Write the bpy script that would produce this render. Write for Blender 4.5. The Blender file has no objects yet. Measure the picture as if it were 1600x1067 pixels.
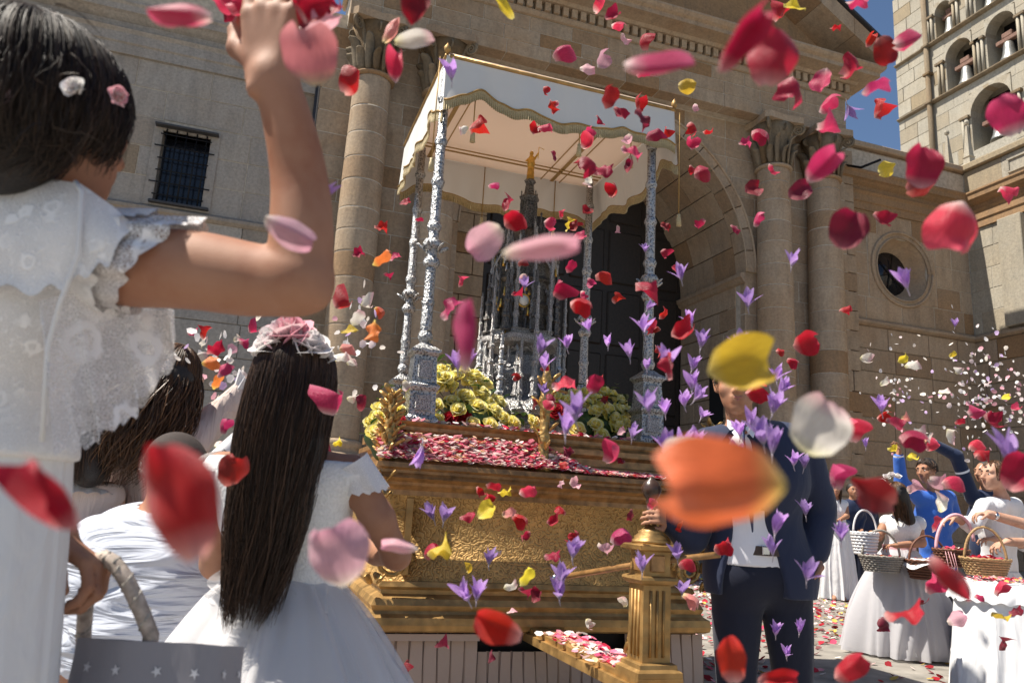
import bpy, math, random
import numpy as np
from mathutils import Vector, Matrix

random.seed(7)
RNG = np.random.default_rng(11)
scene = bpy.context.scene
COL = scene.collection
R = math.radians

# ------------------------------------------------------------------ camera
CAM = Vector((0.0, 0.0, 1.0))
FPX = 1200.0                                   # focal length in pixels of the 1600 px wide photograph
PITCH, ROLL, YAW = R(12.2), R(3.25), R(18.3)
c_fw = Vector((math.sin(YAW) * math.cos(PITCH), math.cos(YAW) * math.cos(PITCH), math.sin(PITCH)))
_r0 = Vector((math.cos(YAW), -math.sin(YAW), 0))
_u0 = _r0.cross(c_fw)
c_rt = _r0 * math.cos(ROLL) + _u0 * math.sin(ROLL)
c_up = -_r0 * math.sin(ROLL) + _u0 * math.cos(ROLL)
cam_data = bpy.data.cameras.new('camera')
cam = bpy.data.objects.new('camera', cam_data)
COL.objects.link(cam)
cam.matrix_world = Matrix(((c_rt.x, c_up.x, -c_fw.x, CAM.x), (c_rt.y, c_up.y, -c_fw.y, CAM.y),
                           (c_rt.z, c_up.z, -c_fw.z, CAM.z), (0, 0, 0, 1)))
cam_data.sensor_width = 36.0
cam_data.lens = 36.0 * FPX / 1600.0
cam_data.clip_start = 0.02
cam_data.clip_end = 500
cam_data.dof.use_dof = True
cam_data.dof.focus_distance = 4.6
cam_data.dof.aperture_fstop = 5.6
scene.camera = cam

# ------------------------------------------------------------------ sky and sun
SUN_EL, SUN_BACK = R(60), R(9)                # sun on the left, a little behind the facade's plane
to_sun = Vector((-math.cos(SUN_EL) * math.cos(SUN_BACK), math.cos(SUN_EL) * math.sin(SUN_BACK), math.sin(SUN_EL)))
world = bpy.data.worlds.new('World')
scene.world = world
world.use_nodes = True
wn = world.node_tree.nodes
wn.clear()
sky = wn.new('ShaderNodeTexSky')
sky.sky_type = 'NISHITA'
sky.sun_disc = False
sky.sun_elevation = SUN_EL
sky.sun_rotation = R(-90) + SUN_BACK
sky.altitude = 700
sky.air_density = 1.0
sky.dust_density = 0.25
sky.ozone_density = 2.5
bg = wn.new('ShaderNodeBackground')
bg.inputs[1].default_value = 0.065
wo = wn.new('ShaderNodeOutputWorld')
world.node_tree.links.new(sky.outputs[0], bg.inputs[0])
world.node_tree.links.new(bg.outputs[0], wo.inputs[0])
sd = bpy.data.lights.new('sun', 'SUN')
sd.energy = 4.8
sd.angle = R(0.5)
sd.color = (1.0, 0.93, 0.82)
so = bpy.data.objects.new('sun', sd)
COL.objects.link(so)
so.rotation_euler = (-to_sun).to_track_quat('-Z', 'Y').to_euler()
so.location = to_sun * 60
vs = scene.view_settings
scene.display_settings.display_device = 'sRGB'
vs.view_transform = 'Standard'
vs.look = 'None'
vs.gamma = 1.0
vs.exposure = 0.9
vs.use_curve_mapping = False
scene.cycles.max_bounces = 8
scene.cycles.transparent_max_bounces = 16


def ray(px, py):
    return c_fw + c_rt * ((px - 800) / FPX) - c_up * ((py - 533.5) / FPX)


def atD(px, py, D):            # a point of the place seen at this pixel, D metres deep
    return CAM + ray(px, py) * D


def atY(px, py, Y):
    d = ray(px, py)
    return CAM + d * (Y / d.y)


def atZ(px, py, Z):
    d = ray(px, py)
    return CAM + d * ((Z - CAM.z) / d.z)


# ------------------------------------------------------------------ object helpers
WM = {}


def tag(o, label=None, cat=None, group=None, kind=None):
    if label: o['label'] = label
    if cat: o['category'] = cat
    if group: o['group'] = group
    if kind: o['kind'] = kind
    return o


def mesh_of(name, v, f, mat=None, smooth=True):
    me = bpy.data.meshes.new(name)
    me.from_pydata([tuple(p) for p in v] if not isinstance(v, np.ndarray) else v.tolist(), [], f if isinstance(f, list) else f.tolist())
    if mat is not None:
        me.materials.append(mat)
    if smooth:
        me.polygons.foreach_set('use_smooth', [True] * len(me.polygons))
    me.update()
    return me


def put(name, me, parent=None, mw=None):
    o = bpy.data.objects.new(name, me)
    COL.objects.link(o)
    mw = mw if mw is not None else Matrix.Identity(4)
    WM[o] = mw
    if parent is not None:
        o.parent = parent
        o.matrix_parent_inverse = WM[parent].inverted()
    o.matrix_basis = mw
    return o


def mk(name, vf, mat, parent=None, smooth=True):
    """one mesh object from world-space vertices; its origin is moved to its own middle"""
    v = np.array([tuple(p) for p in vf[0]], dtype=float)
    c = (v.min(0) + v.max(0)) / 2
    c[2] = v[:, 2].min()
    me = mesh_of(name, v - c, vf[1], mat, smooth)
    return put(name, me, parent, Matrix.Translation(Vector(c)))


def empty(name, loc):
    o = bpy.data.objects.new(name, None)
    COL.objects.link(o)
    o.empty_display_size = 0.1
    o.location = loc
    WM[o] = Matrix.Translation(Vector(loc))
    return o


def thing(name, loc, label, cat, group=None):
    return tag(empty(name, loc), label, cat, group)


def join(*vfs):
    V, F = [], []
    for v, f in vfs:
        n = len(V)
        V.extend(tuple(p) for p in v)
        F.extend([tuple(i + n for i in q) for q in f])
    return V, F


def xf(vf, m):
    return [m @ Vector(p) for p in vf[0]], vf[1]


def box(x0, x1, y0, y1, z0, z1, b=0.0):
    if b <= 0:
        v = [(x, y, z) for x in (x0, x1) for y in (y0, y1) for z in (z0, z1)]
        f = [(0, 1, 3, 2), (4, 6, 7, 5), (0, 4, 5, 1), (2, 3, 7, 6), (0, 2, 6, 4), (1, 5, 7, 3)]
        return v, f
    v, idx = [], {}
    X, Y, Z = (x0, x1), (y0, y1), (z0, z1)
    for i in (0, 1):
        for j in (0, 1):
            for k in (0, 1):
                sx, sy, sz = (1, -1)[i] * b, (1, -1)[j] * b, (1, -1)[k] * b
                for a, p in enumerate(((X[i], Y[j] + sy, Z[k] + sz), (X[i] + sx, Y[j], Z[k] + sz), (X[i] + sx, Y[j] + sy, Z[k]))):
                    idx[i, j, k, a] = len(v)
                    v.append(p)
    g = lambda i, j, k, a: idx[i, j, k, a]
    f = []
    for i in (0, 1): f.append((g(i, 0, 0, 0), g(i, 0, 1, 0), g(i, 1, 1, 0), g(i, 1, 0, 0))[::1 if i == 0 else -1])
    for j in (0, 1): f.append((g(0, j, 0, 1), g(1, j, 0, 1), g(1, j, 1, 1), g(0, j, 1, 1))[::1 if j == 0 else -1])
    for k in (0, 1): f.append((g(0, 0, k, 2), g(0, 1, k, 2), g(1, 1, k, 2), g(1, 0, k, 2))[::1 if k == 0 else -1])
    for i in (0, 1):
        for j in (0, 1): f.append((g(i, j, 0, 0), g(i, j, 0, 1), g(i, j, 1, 1), g(i, j, 1, 0)))
        for k in (0, 1): f.append((g(i, 0, k, 0), g(i, 0, k, 2), g(i, 1, k, 2), g(i, 1, k, 0)))
    for j in (0, 1):
        for k in (0, 1): f.append((g(0, j, k, 1), g(0, j, k, 2), g(1, j, k, 2), g(1, j, k, 1)))
    for i in (0, 1):
        for j in (0, 1):
            for k in (0, 1): f.append((g(i, j, k, 0), g(i, j, k, 1), g(i, j, k, 2)))
    return v, f


def lathe(prof, n=20, c=(0, 0, 0), a0=0.0, a1=2 * math.pi, sq=0):
    """prof: list of (r, z). sq=4 gives a square section etc. via n=4"""
    full = abs(a1 - a0 - 2 * math.pi) < 1e-6
    m = n if full else n + 1
    v, f = [], []
    for r, z in prof:
        for i in range(m):
            a = a0 + (a1 - a0) * i / n + sq
            v.append((c[0] + r * math.cos(a), c[1] + r * math.sin(a), c[2] + z))
    for j in range(len(prof) - 1):
        for i in range(n):
            i2 = (i + 1) % m
            f.append((j * m + i, j * m + i2, (j + 1) * m + i2, (j + 1) * m + i))
    if full:
        f.append(tuple(range(m))[::-1])
        f.append(tuple((len(prof) - 1) * m + i for i in range(m)))
    return v, f


def tube(path, rad, n=8, caps=True, flat=1.0):
    P = [Vector(p) for p in path]
    if not hasattr(rad, '__len__'):
        rad = [rad] * len(P)
    v, f = [], []
    t = (P[1] - P[0]).normalized()
    nrm = t.orthogonal().normalized()
    for i, p in enumerate(P):
        t2 = ((P[min(i + 1, len(P) - 1)] - P[max(i - 1, 0)])).normalized()
        nrm = (nrm - t2 * nrm.dot(t2)).normalized()
        b = t2.cross(nrm)
        for k in range(n):
            a = 2 * math.pi * k / n
            v.append(p + (nrm * math.cos(a) + b * math.sin(a) * flat) * rad[i])
    for i in range(len(P) - 1):
        for k in range(n):
            k2 = (k + 1) % n
            f.append((i * n + k, i * n + k2, (i + 1) * n + k2, (i + 1) * n + k))
    if caps:
        f.append(tuple(range(n))[::-1])
        f.append(tuple((len(P) - 1) * n + k for k in range(n)))
    return v, f


def gridsurf(nu, nv, fn, closed_u=False):
    v, f = [], []
    for j in range(nv + 1):
        for i in range(nu if closed_u else nu + 1):
            v.append(fn(i / nu, j / nv))
    m = nu if closed_u else nu + 1
    for j in range(nv):
        for i in range(nu):
            i2 = (i + 1) % m
            f.append((j * m + i, j * m + i2, (j + 1) * m + i2, (j + 1) * m + i))
    return v, f


def prism(poly, y0, y1, axis='y'):
    """polygon in (x,z) extruded along y (or (y,z) along x)"""
    n = len(poly)
    v = []
    for d in (y0, y1):
        for a, b in poly:
            v.append((a, d, b) if axis == 'y' else ((d, a, b) if axis == 'x' else (a, b, d)))
    f = [tuple(range(n)), tuple(range(2 * n - 1, n - 1, -1))]
    for i in range(n):
        f.append((i, n + i, n + (i + 1) % n, (i + 1) % n))
    return v, f


def sweep(path, prof, closed=False):
    """moulding: plan polyline path [(x,y)], profile [(outward offset, z)]; outward is to the right of travel"""
    n = len(path)
    v, f = [], []
    P = [Vector((p[0], p[1])) for p in path]
    for i in range(n):
        a = P[i] - P[i - 1] if (i > 0 or closed) else P[1] - P[0]
        b = P[(i + 1) % n] - P[i] if (i < n - 1 or closed) else a
        na = Vector((a.y, -a.x)).normalized()
        nb = Vector((b.y, -b.x)).normalized()
        m = (na + nb)
        m = m / max(0.2, m.dot(na))
        for o, z in prof:
            v.append((P[i].x + m.x * o, P[i].y + m.y * o, z))
    k = len(prof)
    for i in range(n if closed else n - 1):
        i2 = (i + 1) % n
        for j in range(k - 1):
            f.append((i * k + j, i2 * k + j, i2 * k + j + 1, i * k + j + 1))
    if not closed:
        f.append(tuple(range(k))[::-1])
        f.append(tuple((n - 1) * k + j for j in range(k)))
    return v, f


# ------------------------------------------------------------------ smooth bodies from distance fields
def cap(a, b, ra, rb, k=0.02):
    return ('c', np.array(a, float), np.array(b, float), float(ra), float(rb), k)


def ell(c, r, k=0.02, rot=None):
    return ('e', np.array(c, float), np.array(r, float), rot, 0, k)


def chain(pts, rads, k=0.02):
    return [cap(pts[i], pts[i + 1], rads[i], rads[i + 1], k) for i in range(len(pts) - 1)]


def schain(pts, rads, n=6, k=0.012):
    """smooth tapering limb through the points"""
    P = [Vector(p) for p in pts]
    m = len(P)
    cp, cr_ = [], []
    for i in range(m - 1):
        q = [P[max(0, min(m - 1, i + d))] for d in (-1, 0, 1, 2)]
        r = [rads[max(0, min(m - 1, i + d))] for d in (-1, 0, 1, 2)]
        for j in range(n):
            t = j / n
            f = lambda a, b, c, d: 0.5 * ((b * 2) + (c - a) * t + (a * 2 - b * 5 + c * 4 - d) * t ** 2 + (b * 3 - a - c * 3 + d) * t ** 3)
            cp.append(f(*q)); cr_.append(f(*r))
    cp.append(P[-1]); cr_.append(rads[-1])
    return [cap(cp[i], cp[i + 1], cr_[i], cr_[i + 1], k if i == 0 else 0.006) for i in range(len(cp) - 1)]


def blob(prims, h, cuts=(), fold=None, subs=()):
    """surface net of the smooth union of prims, cut by half spaces (point, normal pointing to what is removed)"""
    lo, hi = np.full(3, 1e9), np.full(3, -1e9)
    ext = []
    for p in prims:
        if p[0] == 'c':
            a = np.minimum(p[1] - p[3], p[2] - p[4]); b = np.maximum(p[1] + p[3], p[2] + p[4])
        else:
            m = p[2].max(); a = p[1] - m; b = p[1] + m
        mg = p[5] + 3 * h
        ext.append((a - mg, b + mg)); lo = np.minimum(lo, a); hi = np.maximum(hi, b)
    lo = lo - 4 * h
    n = np.ceil((hi + 4 * h - lo) / h).astype(int) + 1
    F = np.full(n, 1.0, np.float32)
    ax = [lo[i] + h * np.arange(n[i]) for i in range(3)]
    for p, (a, b) in zip(prims, ext):
        i0 = np.maximum(((a - lo) / h).astype(int), 0); i1 = np.minimum(((b - lo) / h).astype(int) + 2, n)
        X, Y, Z = np.meshgrid(ax[0][i0[0]:i1[0]], ax[1][i0[1]:i1[1]], ax[2][i0[2]:i1[2]], indexing='ij')
        if p[0] == 'c':
            ba = p[2] - p[1]; L = max(ba @ ba, 1e-9)
            t = np.clip(((X - p[1][0]) * ba[0] + (Y - p[1][1]) * ba[1] + (Z - p[1][2]) * ba[2]) / L, 0, 1)
            d = np.sqrt((X - p[1][0] - ba[0] * t) ** 2 + (Y - p[1][1] - ba[1] * t) ** 2 + (Z - p[1][2] - ba[2] * t) ** 2) - (p[3] + (p[4] - p[3]) * t)
        else:
            Q = np.stack([X - p[1][0], Y - p[1][1], Z - p[1][2]])
            if p[3] is not None:
                Q = np.tensordot(np.array(p[3]), Q, 1)
            r = p[2][:, None, None, None]
            k0 = np.sqrt(((Q / r) ** 2).sum(0)); k1 = np.sqrt(((Q / r ** 2) ** 2).sum(0)) + 1e-9
            d = k0 * (k0 - 1) / k1
        s = (slice(i0[0], i1[0]), slice(i0[1], i1[1]), slice(i0[2], i1[2]))
        f = F[s]; k = max(p[5], 1e-5)
        hh = np.clip(0.5 + 0.5 * (f - d) / k, 0, 1)
        F[s] = f * (1 - hh) + d * hh - k * hh * (1 - hh)
    for p in subs:
        a = np.minimum(p[1] - p[3], p[2] - p[4]) - 4 * h; b = np.maximum(p[1] + p[3], p[2] + p[4]) + 4 * h
        i0 = np.maximum(((a - lo) / h).astype(int), 0); i1 = np.minimum(((b - lo) / h).astype(int) + 2, n)
        if (i1 <= i0).any(): continue
        X, Y, Z = np.meshgrid(ax[0][i0[0]:i1[0]], ax[1][i0[1]:i1[1]], ax[2][i0[2]:i1[2]], indexing='ij')
        ba = p[2] - p[1]; L = max(ba @ ba, 1e-9)
        t = np.clip(((X - p[1][0]) * ba[0] + (Y - p[1][1]) * ba[1] + (Z - p[1][2]) * ba[2]) / L, 0, 1)
        d = np.sqrt((X - p[1][0] - ba[0] * t) ** 2 + (Y - p[1][1] - ba[1] * t) ** 2 + (Z - p[1][2] - ba[2] * t) ** 2) - (p[3] + (p[4] - p[3]) * t)
        s = (slice(i0[0], i1[0]), slice(i0[1], i1[1]), slice(i0[2], i1[2]))
        F[s] = np.maximum(F[s], -d)
    for c, nn in cuts:
        c = np.array(c, float); nn = np.array(nn, float); nn /= np.linalg.norm(nn)
        pl = ((ax[0][:, None, None] - c[0]) * nn[0] + (ax[1][None, :, None] - c[1]) * nn[1] + (ax[2][None, None, :] - c[2]) * nn[2])
        F = np.maximum(F, pl.astype(np.float32))
    if fold is not None:
        X, Y, Z = np.meshgrid(*ax, indexing='ij')
        F = F + fold(X, Y, Z).astype(np.float32)
    S = F < 0
    n1 = n - 1
    corner = lambda A, i, j, k: A[i:i + n1[0], j:j + n1[1], k:k + n1[2]]
    cnt = sum(corner(S, i, j, k).astype(np.int8) for i in (0, 1) for j in (0, 1) for k in (0, 1))
    cells = np.argwhere((cnt > 0) & (cnt < 8))
    cid = np.full(n1, -1, np.int32)
    cid[tuple(cells.T)] = np.arange(len(cells))
    acc = np.zeros((len(cells), 3)); w = np.zeros(len(cells))
    offs = np.array([(i, j, k) for i in (0, 1) for j in (0, 1) for k in (0, 1)])
    for a in range(8):
        for b in range(a + 1, 8):
            if np.abs(offs[a] - offs[b]).sum() != 1: continue
            fa = F[tuple((cells + offs[a]).T)]; fb = F[tuple((cells + offs[b]).T)]
            m = (fa < 0) != (fb < 0)
            t = fa[m] / (fa[m] - fb[m])
            acc[m] += offs[a] + (offs[b] - offs[a]) * t[:, None]; w[m] += 1
    V = lo + h * (cells + acc / w[:, None])
    Q = []
    for d in range(3):
        e = [0, 0, 0]; e[d] = 1
        A = S[:n[0] - e[0], :n[1] - e[1], :n[2] - e[2]]; B = S[e[0]:, e[1]:, e[2]:]
        u, v = (d + 1) % 3, (d + 2) % 3
        idx = np.argwhere(A != B)
        ok = (idx[:, u] > 0) & (idx[:, v] > 0) & (idx[:, u] < n1[u]) & (idx[:, v] < n1[v]) & (idx[:, d] < n1[d])
        idx = idx[ok]
        ins = A[tuple(idx.T)]
        eu = np.zeros(3, int); eu[u] = 1; ev = np.zeros(3, int); ev[v] = 1
        q = np.stack([cid[tuple((idx - eu - ev).T)], cid[tuple((idx - ev).T)], cid[tuple(idx.T)], cid[tuple((idx - eu).T)]], 1)
        q[~ins] = q[~ins][:, ::-1]
        Q.append(q)
    Q = np.concatenate(Q)
    return V, Q[(Q >= 0).all(1)]
# ------------------------------------------------------------------ materials
def newmat(name):
    m = bpy.data.materials.new(name)
    m.use_nodes = True
    nt = m.node_tree
    b = nt.nodes.get('Principled BSDF')
    return m, nt, b


def ramp(nt, stops, interp='LINEAR'):
    r = nt.nodes.new('ShaderNodeValToRGB')
    r.color_ramp.interpolation = interp
    el = r.color_ramp.elements
    while len(el) < len(stops): el.new(0.5)
    for e, (p, c) in zip(el, stops):
        e.position = p
        e.color = (*c, 1)
    return r


def coords(nt, kind='Object', scale=None):
    tc = nt.nodes.new('ShaderNodeTexCoord')
    if kind == 'World':
        g = nt.nodes.new('ShaderNodeNewGeometry')
        src = g.outputs['Position']
    else:
        src = tc.outputs[kind]
    if scale is not None:
        mp = nt.nodes.new('ShaderNodeMapping')
        mp.inputs['Scale'].default_value = scale
        nt.links.new(src, mp.inputs[0])
        src = mp.outputs[0]
    return src


def noise(nt, src, scale, detail=4, rough=0.55, dist=0.0):
    n = nt.nodes.new('ShaderNodeTexNoise')
    n.inputs['Scale'].default_value = scale
    n.inputs['Detail'].default_value = detail
    n.inputs['Roughness'].default_value = rough
    n.inputs['Distortion'].default_value = dist
    nt.links.new(src, n.inputs['Vector'])
    return n


def mixc(nt, fac, a, b, mode='MIX'):
    m = nt.nodes.new('ShaderNodeMix')
    m.data_type = 'RGBA'
    m.blend_type = mode
    for inp, val in ((m.inputs['Factor'], fac), (m.inputs['A'], a), (m.inputs['B'], b)):
        pass
    def setin(sock, val):
        if hasattr(val, 'is_output') or isinstance(val, bpy.types.NodeSocket): nt.links.new(val, sock)
        elif isinstance(val, (int, float)): sock.default_value = val
        else: sock.default_value = (*val, 1)
    setin(m.inputs[0], fac); setin(m.inputs[6], a); setin(m.inputs[7], b)
    return m.outputs[2]


def bump(nt, b, height, strength=0.3, dist=0.01, prev=None):
    n = nt.nodes.new('ShaderNodeBump')
    n.inputs['Strength'].default_value = strength
    n.inputs['Distance'].default_value = dist
    nt.links.new(height, n.inputs['Height'])
    if prev is not None: nt.links.new(prev, n.inputs['Normal'])
    if b is not None: nt.links.new(n.outputs[0], b.inputs['Normal'])
    return n.outputs[0]


def simple(name, c, rough=0.6, metal=0.0, spec=0.5, nscale=30, var=0.25, bmp=0.15, bdist=0.004, kind='World', c2=None, sheen=0.0, trans=0.0):
    m, nt, b = newmat(name)
    s = coords(nt, kind)
    n = noise(nt, s, nscale)
    lo = c2 if c2 else tuple(x * (1 - var) for x in c)
    hi = tuple(min(1, x * (1 + var * 0.6)) for x in c)
    rp = ramp(nt, [(0.3, lo), (0.7, hi)])
    nt.links.new(n.outputs[0], rp.inputs[0])
    nt.links.new(rp.outputs[0], b.inputs['Base Color'])
    b.inputs['Roughness'].default_value = rough
    b.inputs['Metallic'].default_value = metal
    b.inputs['Specular IOR Level'].default_value = spec
    if sheen: b.inputs['Sheen Weight'].default_value = sheen
    if bmp: bump(nt, b, n.outputs[0], bmp, bdist)
    if trans: translucent(nt, b, rp.outputs[0], trans)
    return m


def translucent(nt, b, colour, amount):
    t = nt.nodes.new('ShaderNodeBsdfTranslucent')
    if isinstance(colour, bpy.types.NodeSocket): nt.links.new(colour, t.inputs[0])
    else: t.inputs[0].default_value = (*colour, 1)
    mx = nt.nodes.new('ShaderNodeMixShader')
    mx.inputs[0].default_value = amount
    out = [n for n in nt.nodes if n.type == 'OUTPUT_MATERIAL'][0]
    nt.links.new(b.outputs[0], mx.inputs[1])
    nt.links.new(t.outputs[0], mx.inputs[2])
    nt.links.new(mx.outputs[0], out.inputs[0])
    return mx


def stone(name, a, bcol, rust, rustamt=0.5, dark=0.5, seed=0.0, contrast=1.0):
    """weathered ashlar: one tone for each block, iron-brown staining, grey grime, fine pitting"""
    m, nt, b = newmat(name)
    s = coords(nt, 'World')
    oi = nt.nodes.new('ShaderNodeObjectInfo')
    rp = ramp(nt, [(0.0, a), (0.45, tuple((x + y) / 2 for x, y in zip(a, bcol))), (0.8, bcol), (1.0, tuple(x * 0.78 for x in rust))])
    nt.links.new(oi.outputs['Random'], rp.inputs[0])
    n1 = noise(nt, s, 0.9 + seed, 6, 0.6, 0.4)
    r1 = ramp(nt, [(0.42, (0, 0, 0)), (0.72, (1, 1, 1))])
    nt.links.new(n1.outputs[0], r1.inputs[0])
    k = nt.nodes.new('ShaderNodeMath'); k.operation = 'MULTIPLY'; k.inputs[1].default_value = rustamt
    nt.links.new(r1.outputs[0], k.inputs[0])
    c1 = mixc(nt, k.outputs[0], rp.outputs[0], rust)
    s2 = coords(nt, 'World', (3.5, 3.5, 0.7))
    n2 = noise(nt, s2, 1.6, 7, 0.65, 0.2)
    r2 = ramp(nt, [(0.45, (0, 0, 0)), (0.75, (1, 1, 1))])
    nt.links.new(n2.outputs[0], r2.inputs[0])
    k2 = nt.nodes.new('ShaderNodeMath'); k2.operation = 'MULTIPLY'; k2.inputs[1].default_value = dark
    nt.links.new(r2.outputs[0], k2.inputs[0])
    c2 = mixc(nt, k2.outputs[0], c1, tuple(x * 0.42 for x in bcol))
    n3 = noise(nt, s, 22, 6, 0.7)
    r3 = ramp(nt, [(0.3, (0.72, 0.72, 0.72)), (0.65, (1.08, 1.06, 1.03))])
    nt.links.new(n3.outputs[0], r3.inputs[0])
    c3 = mixc(nt, 1.0, c2, r3.outputs[0], 'MULTIPLY')
    nt.links.new(c3, b.inputs['Base Color'])
    b.inputs['Roughness'].default_value = 0.92
    b.inputs['Specular IOR Level'].default_value = 0.2
    n4 = noise(nt, s, 60, 5, 0.7)
    p = bump(nt, None, n3.outputs[0], 0.5, 0.012)
    bump(nt, b, n4.outputs[0], 0.35, 0.004, p)
    return m


def hairmat(name, c, c2, rough=0.38):
    m, nt, b = newmat(name)
    g = nt.nodes.new('ShaderNodeNewGeometry')
    rp = ramp(nt, [(0.0, c), (0.65, tuple(0.6 * x + 0.4 * y for x, y in zip(c, c2))), (1.0, c2)])
    nt.links.new(g.outputs['Random Per Island'], rp.inputs[0])
    nt.links.new(rp.outputs[0], b.inputs['Base Color'])
    b.inputs['Roughness'].default_value = rough
    b.inputs['Specular IOR Level'].default_value = 0.35
    return m


def petalmat(name, base, tip, edge=None, trans=0.35):
    """petal: pale claw to coloured blade along the local y axis, veins, light passing through"""
    m, nt, b = newmat(name)
    s = coords(nt, 'Object')
    sx = nt.nodes.new('ShaderNodeSeparateXYZ')
    nt.links.new(s, sx.inputs[0])
    mr = nt.nodes.new('ShaderNodeMapRange')
    mr.inputs[1].default_value = -0.5
    mr.inputs[2].default_value = 0.5
    nt.links.new(sx.outputs[1], mr.inputs[0])
    rp = ramp(nt, [(0.0, base), (0.13, tuple(0.4 * x + 0.6 * y for x, y in zip(base, tip))), (0.3, tip), (0.7, tip), (1.0, edge or tip)])
    nt.links.new(mr.outputs[0], rp.inputs[0])
    oi = nt.nodes.new('ShaderNodeObjectInfo')
    hs = nt.nodes.new('ShaderNodeHueSaturation')
    v = nt.nodes.new('ShaderNodeMapRange')
    v.inputs[3].default_value = 0.72
    v.inputs[4].default_value = 1.15
    nt.links.new(oi.outputs['Random'], v.inputs[0])
    nt.links.new(v.outputs[0], hs.inputs['Value'])
    hu = nt.nodes.new('ShaderNodeMapRange')
    hu.inputs[3].default_value = 0.485
    hu.inputs[4].default_value = 0.515
    nt.links.new(oi.outputs['Random'], hu.inputs[0])
    nt.links.new(hu.outputs[0], hs.inputs['Hue'])
    nt.links.new(rp.outputs[0], hs.inputs['Color'])
    s2 = coords(nt, 'Object', (26, 3, 3))
    n = noise(nt, s2, 1.5, 3)
    r3 = ramp(nt, [(0.3, (0.78, 0.75, 0.75)), (0.7, (1.08, 1.08, 1.08))])
    nt.links.new(n.outputs[0], r3.inputs[0])
    cc = mixc(nt, 1.0, hs.outputs[0], r3.outputs[0], 'MULTIPLY')
    nt.links.new(cc, b.inputs['Base Color'])
    b.inputs['Roughness'].default_value = 0.45
    b.inputs['Specular IOR Level'].default_value = 0.35
    b.inputs['Sheen Weight'].default_value = 0.2
    bump(nt, b, n.outputs[0], 0.25, 0.05)
    translucent(nt, b, cc, trans)
    return m


def islandmat(name, cols, trans=0.25, rough=0.75):
    m, nt, b = newmat(name)
    g = nt.nodes.new('ShaderNodeNewGeometry')
    n = len(cols)
    rp = ramp(nt, [(i / n, c) for i, c in enumerate(cols)], 'CONSTANT')
    nt.links.new(g.outputs['Random Per Island'], rp.inputs[0])
    nt.links.new(rp.outputs[0], b.inputs['Base Color'])
    b.inputs['Roughness'].default_value = rough
    b.inputs['Specular IOR Level'].default_value = 0.2
    if trans: translucent(nt, b, rp.outputs[0], trans)
    return m


def lacemat(name, c, scale, cover, kind='UV', flower=True):
    """lace: a sheer net with solid worked flowers; the open ground lets light through"""
    m, nt, b = newmat(name)
    s = coords(nt, kind)
    vo = nt.nodes.new('ShaderNodeTexVoronoi')
    vo.inputs['Scale'].default_value = scale
    nt.links.new(s, vo.inputs['Vector'])
    # flower: petals from the angle within each cell
    nz = noise(nt, s, scale * 3.2, 3, 0.6)
    md = nt.nodes.new('ShaderNodeMath'); md.operation = 'MULTIPLY_ADD'
    md.inputs[1].default_value = 0.55; nt.links.new(nz.outputs[0], md.inputs[0]); nt.links.new(vo.outputs['Distance'], md.inputs[2])
    r1 = ramp(nt, [(0.30, (1, 1, 1)), (0.36, (0.25, 0.25, 0.25)), (0.44, (0.25, 0.25, 0.25)), (0.48, (1, 1, 1)), (0.62, (1, 1, 1)), (0.72, (0, 0, 0))])
    nt.links.new(md.outputs[0], r1.inputs[0])
    v2 = nt.nodes.new('ShaderNodeTexVoronoi'); v2.feature = 'DISTANCE_TO_EDGE'
    v2.inputs['Scale'].default_value = 240
    nt.links.new(s, v2.inputs['Vector'])
    r2 = ramp(nt, [(0.05, (1, 1, 1)), (0.14, (0, 0, 0))])
    nt.links.new(v2.outputs['Distance'], r2.inputs[0])
    n3 = noise(nt, s, scale * 0.55, 2)
    r3 = ramp(nt, [(0.42, (0, 0, 0)), (0.58, (1, 1, 1))])
    nt.links.new(n3.outputs[0], r3.inputs[0])
    fl = mixc(nt, r3.outputs[0], r1.outputs[0], (0.3, 0.3, 0.3))
    mx = nt.nodes.new('ShaderNodeMath'); mx.operation = 'MAXIMUM'
    nt.links.new(fl, mx.inputs[0]); nt.links.new(r2.outputs[0], mx.inputs[1])
    mr = nt.nodes.new('ShaderNodeMapRange')
    mr.inputs[3].default_value = cover
    mr.inputs[4].default_value = 1.0
    nt.links.new(mx.outputs[0], mr.inputs[0])
    b.inputs['Base Color'].default_value = (*c, 1)
    b.inputs['Roughness'].default_value = 0.75
    b.inputs['Specular IOR Level'].default_value = 0.2
    nt.links.new(mr.outputs[0], b.inputs['Alpha'])
    bump(nt, b, mx.outputs[0], 0.6, 0.004)
    return m


def sheermat(name, c, alpha, trans=0.3):
    m, nt, b = newmat(name)
    b.inputs['Base Color'].default_value = (*c, 1)
    b.inputs['Roughness'].default_value = 0.8
    b.inputs['Specular IOR Level'].default_value = 0.15
    b.inputs['Alpha'].default_value = alpha
    s = coords(nt, 'World')
    n = noise(nt, s, 25, 4)
    bump(nt, b, n.outputs[0], 0.2, 0.01)
    t = nt.nodes.new('ShaderNodeBsdfTranslucent'); t.inputs[0].default_value = (*c, 1)
    mx = nt.nodes.new('ShaderNodeMixShader'); mx.inputs[0].default_value = trans * alpha
    out = [n for n in nt.nodes if n.type == 'OUTPUT_MATERIAL'][0]
    nt.links.new(b.outputs[0], mx.inputs[1]); nt.links.new(t.outputs[0], mx.inputs[2]); nt.links.new(mx.outputs[0], out.inputs[0])
    return m


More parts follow.
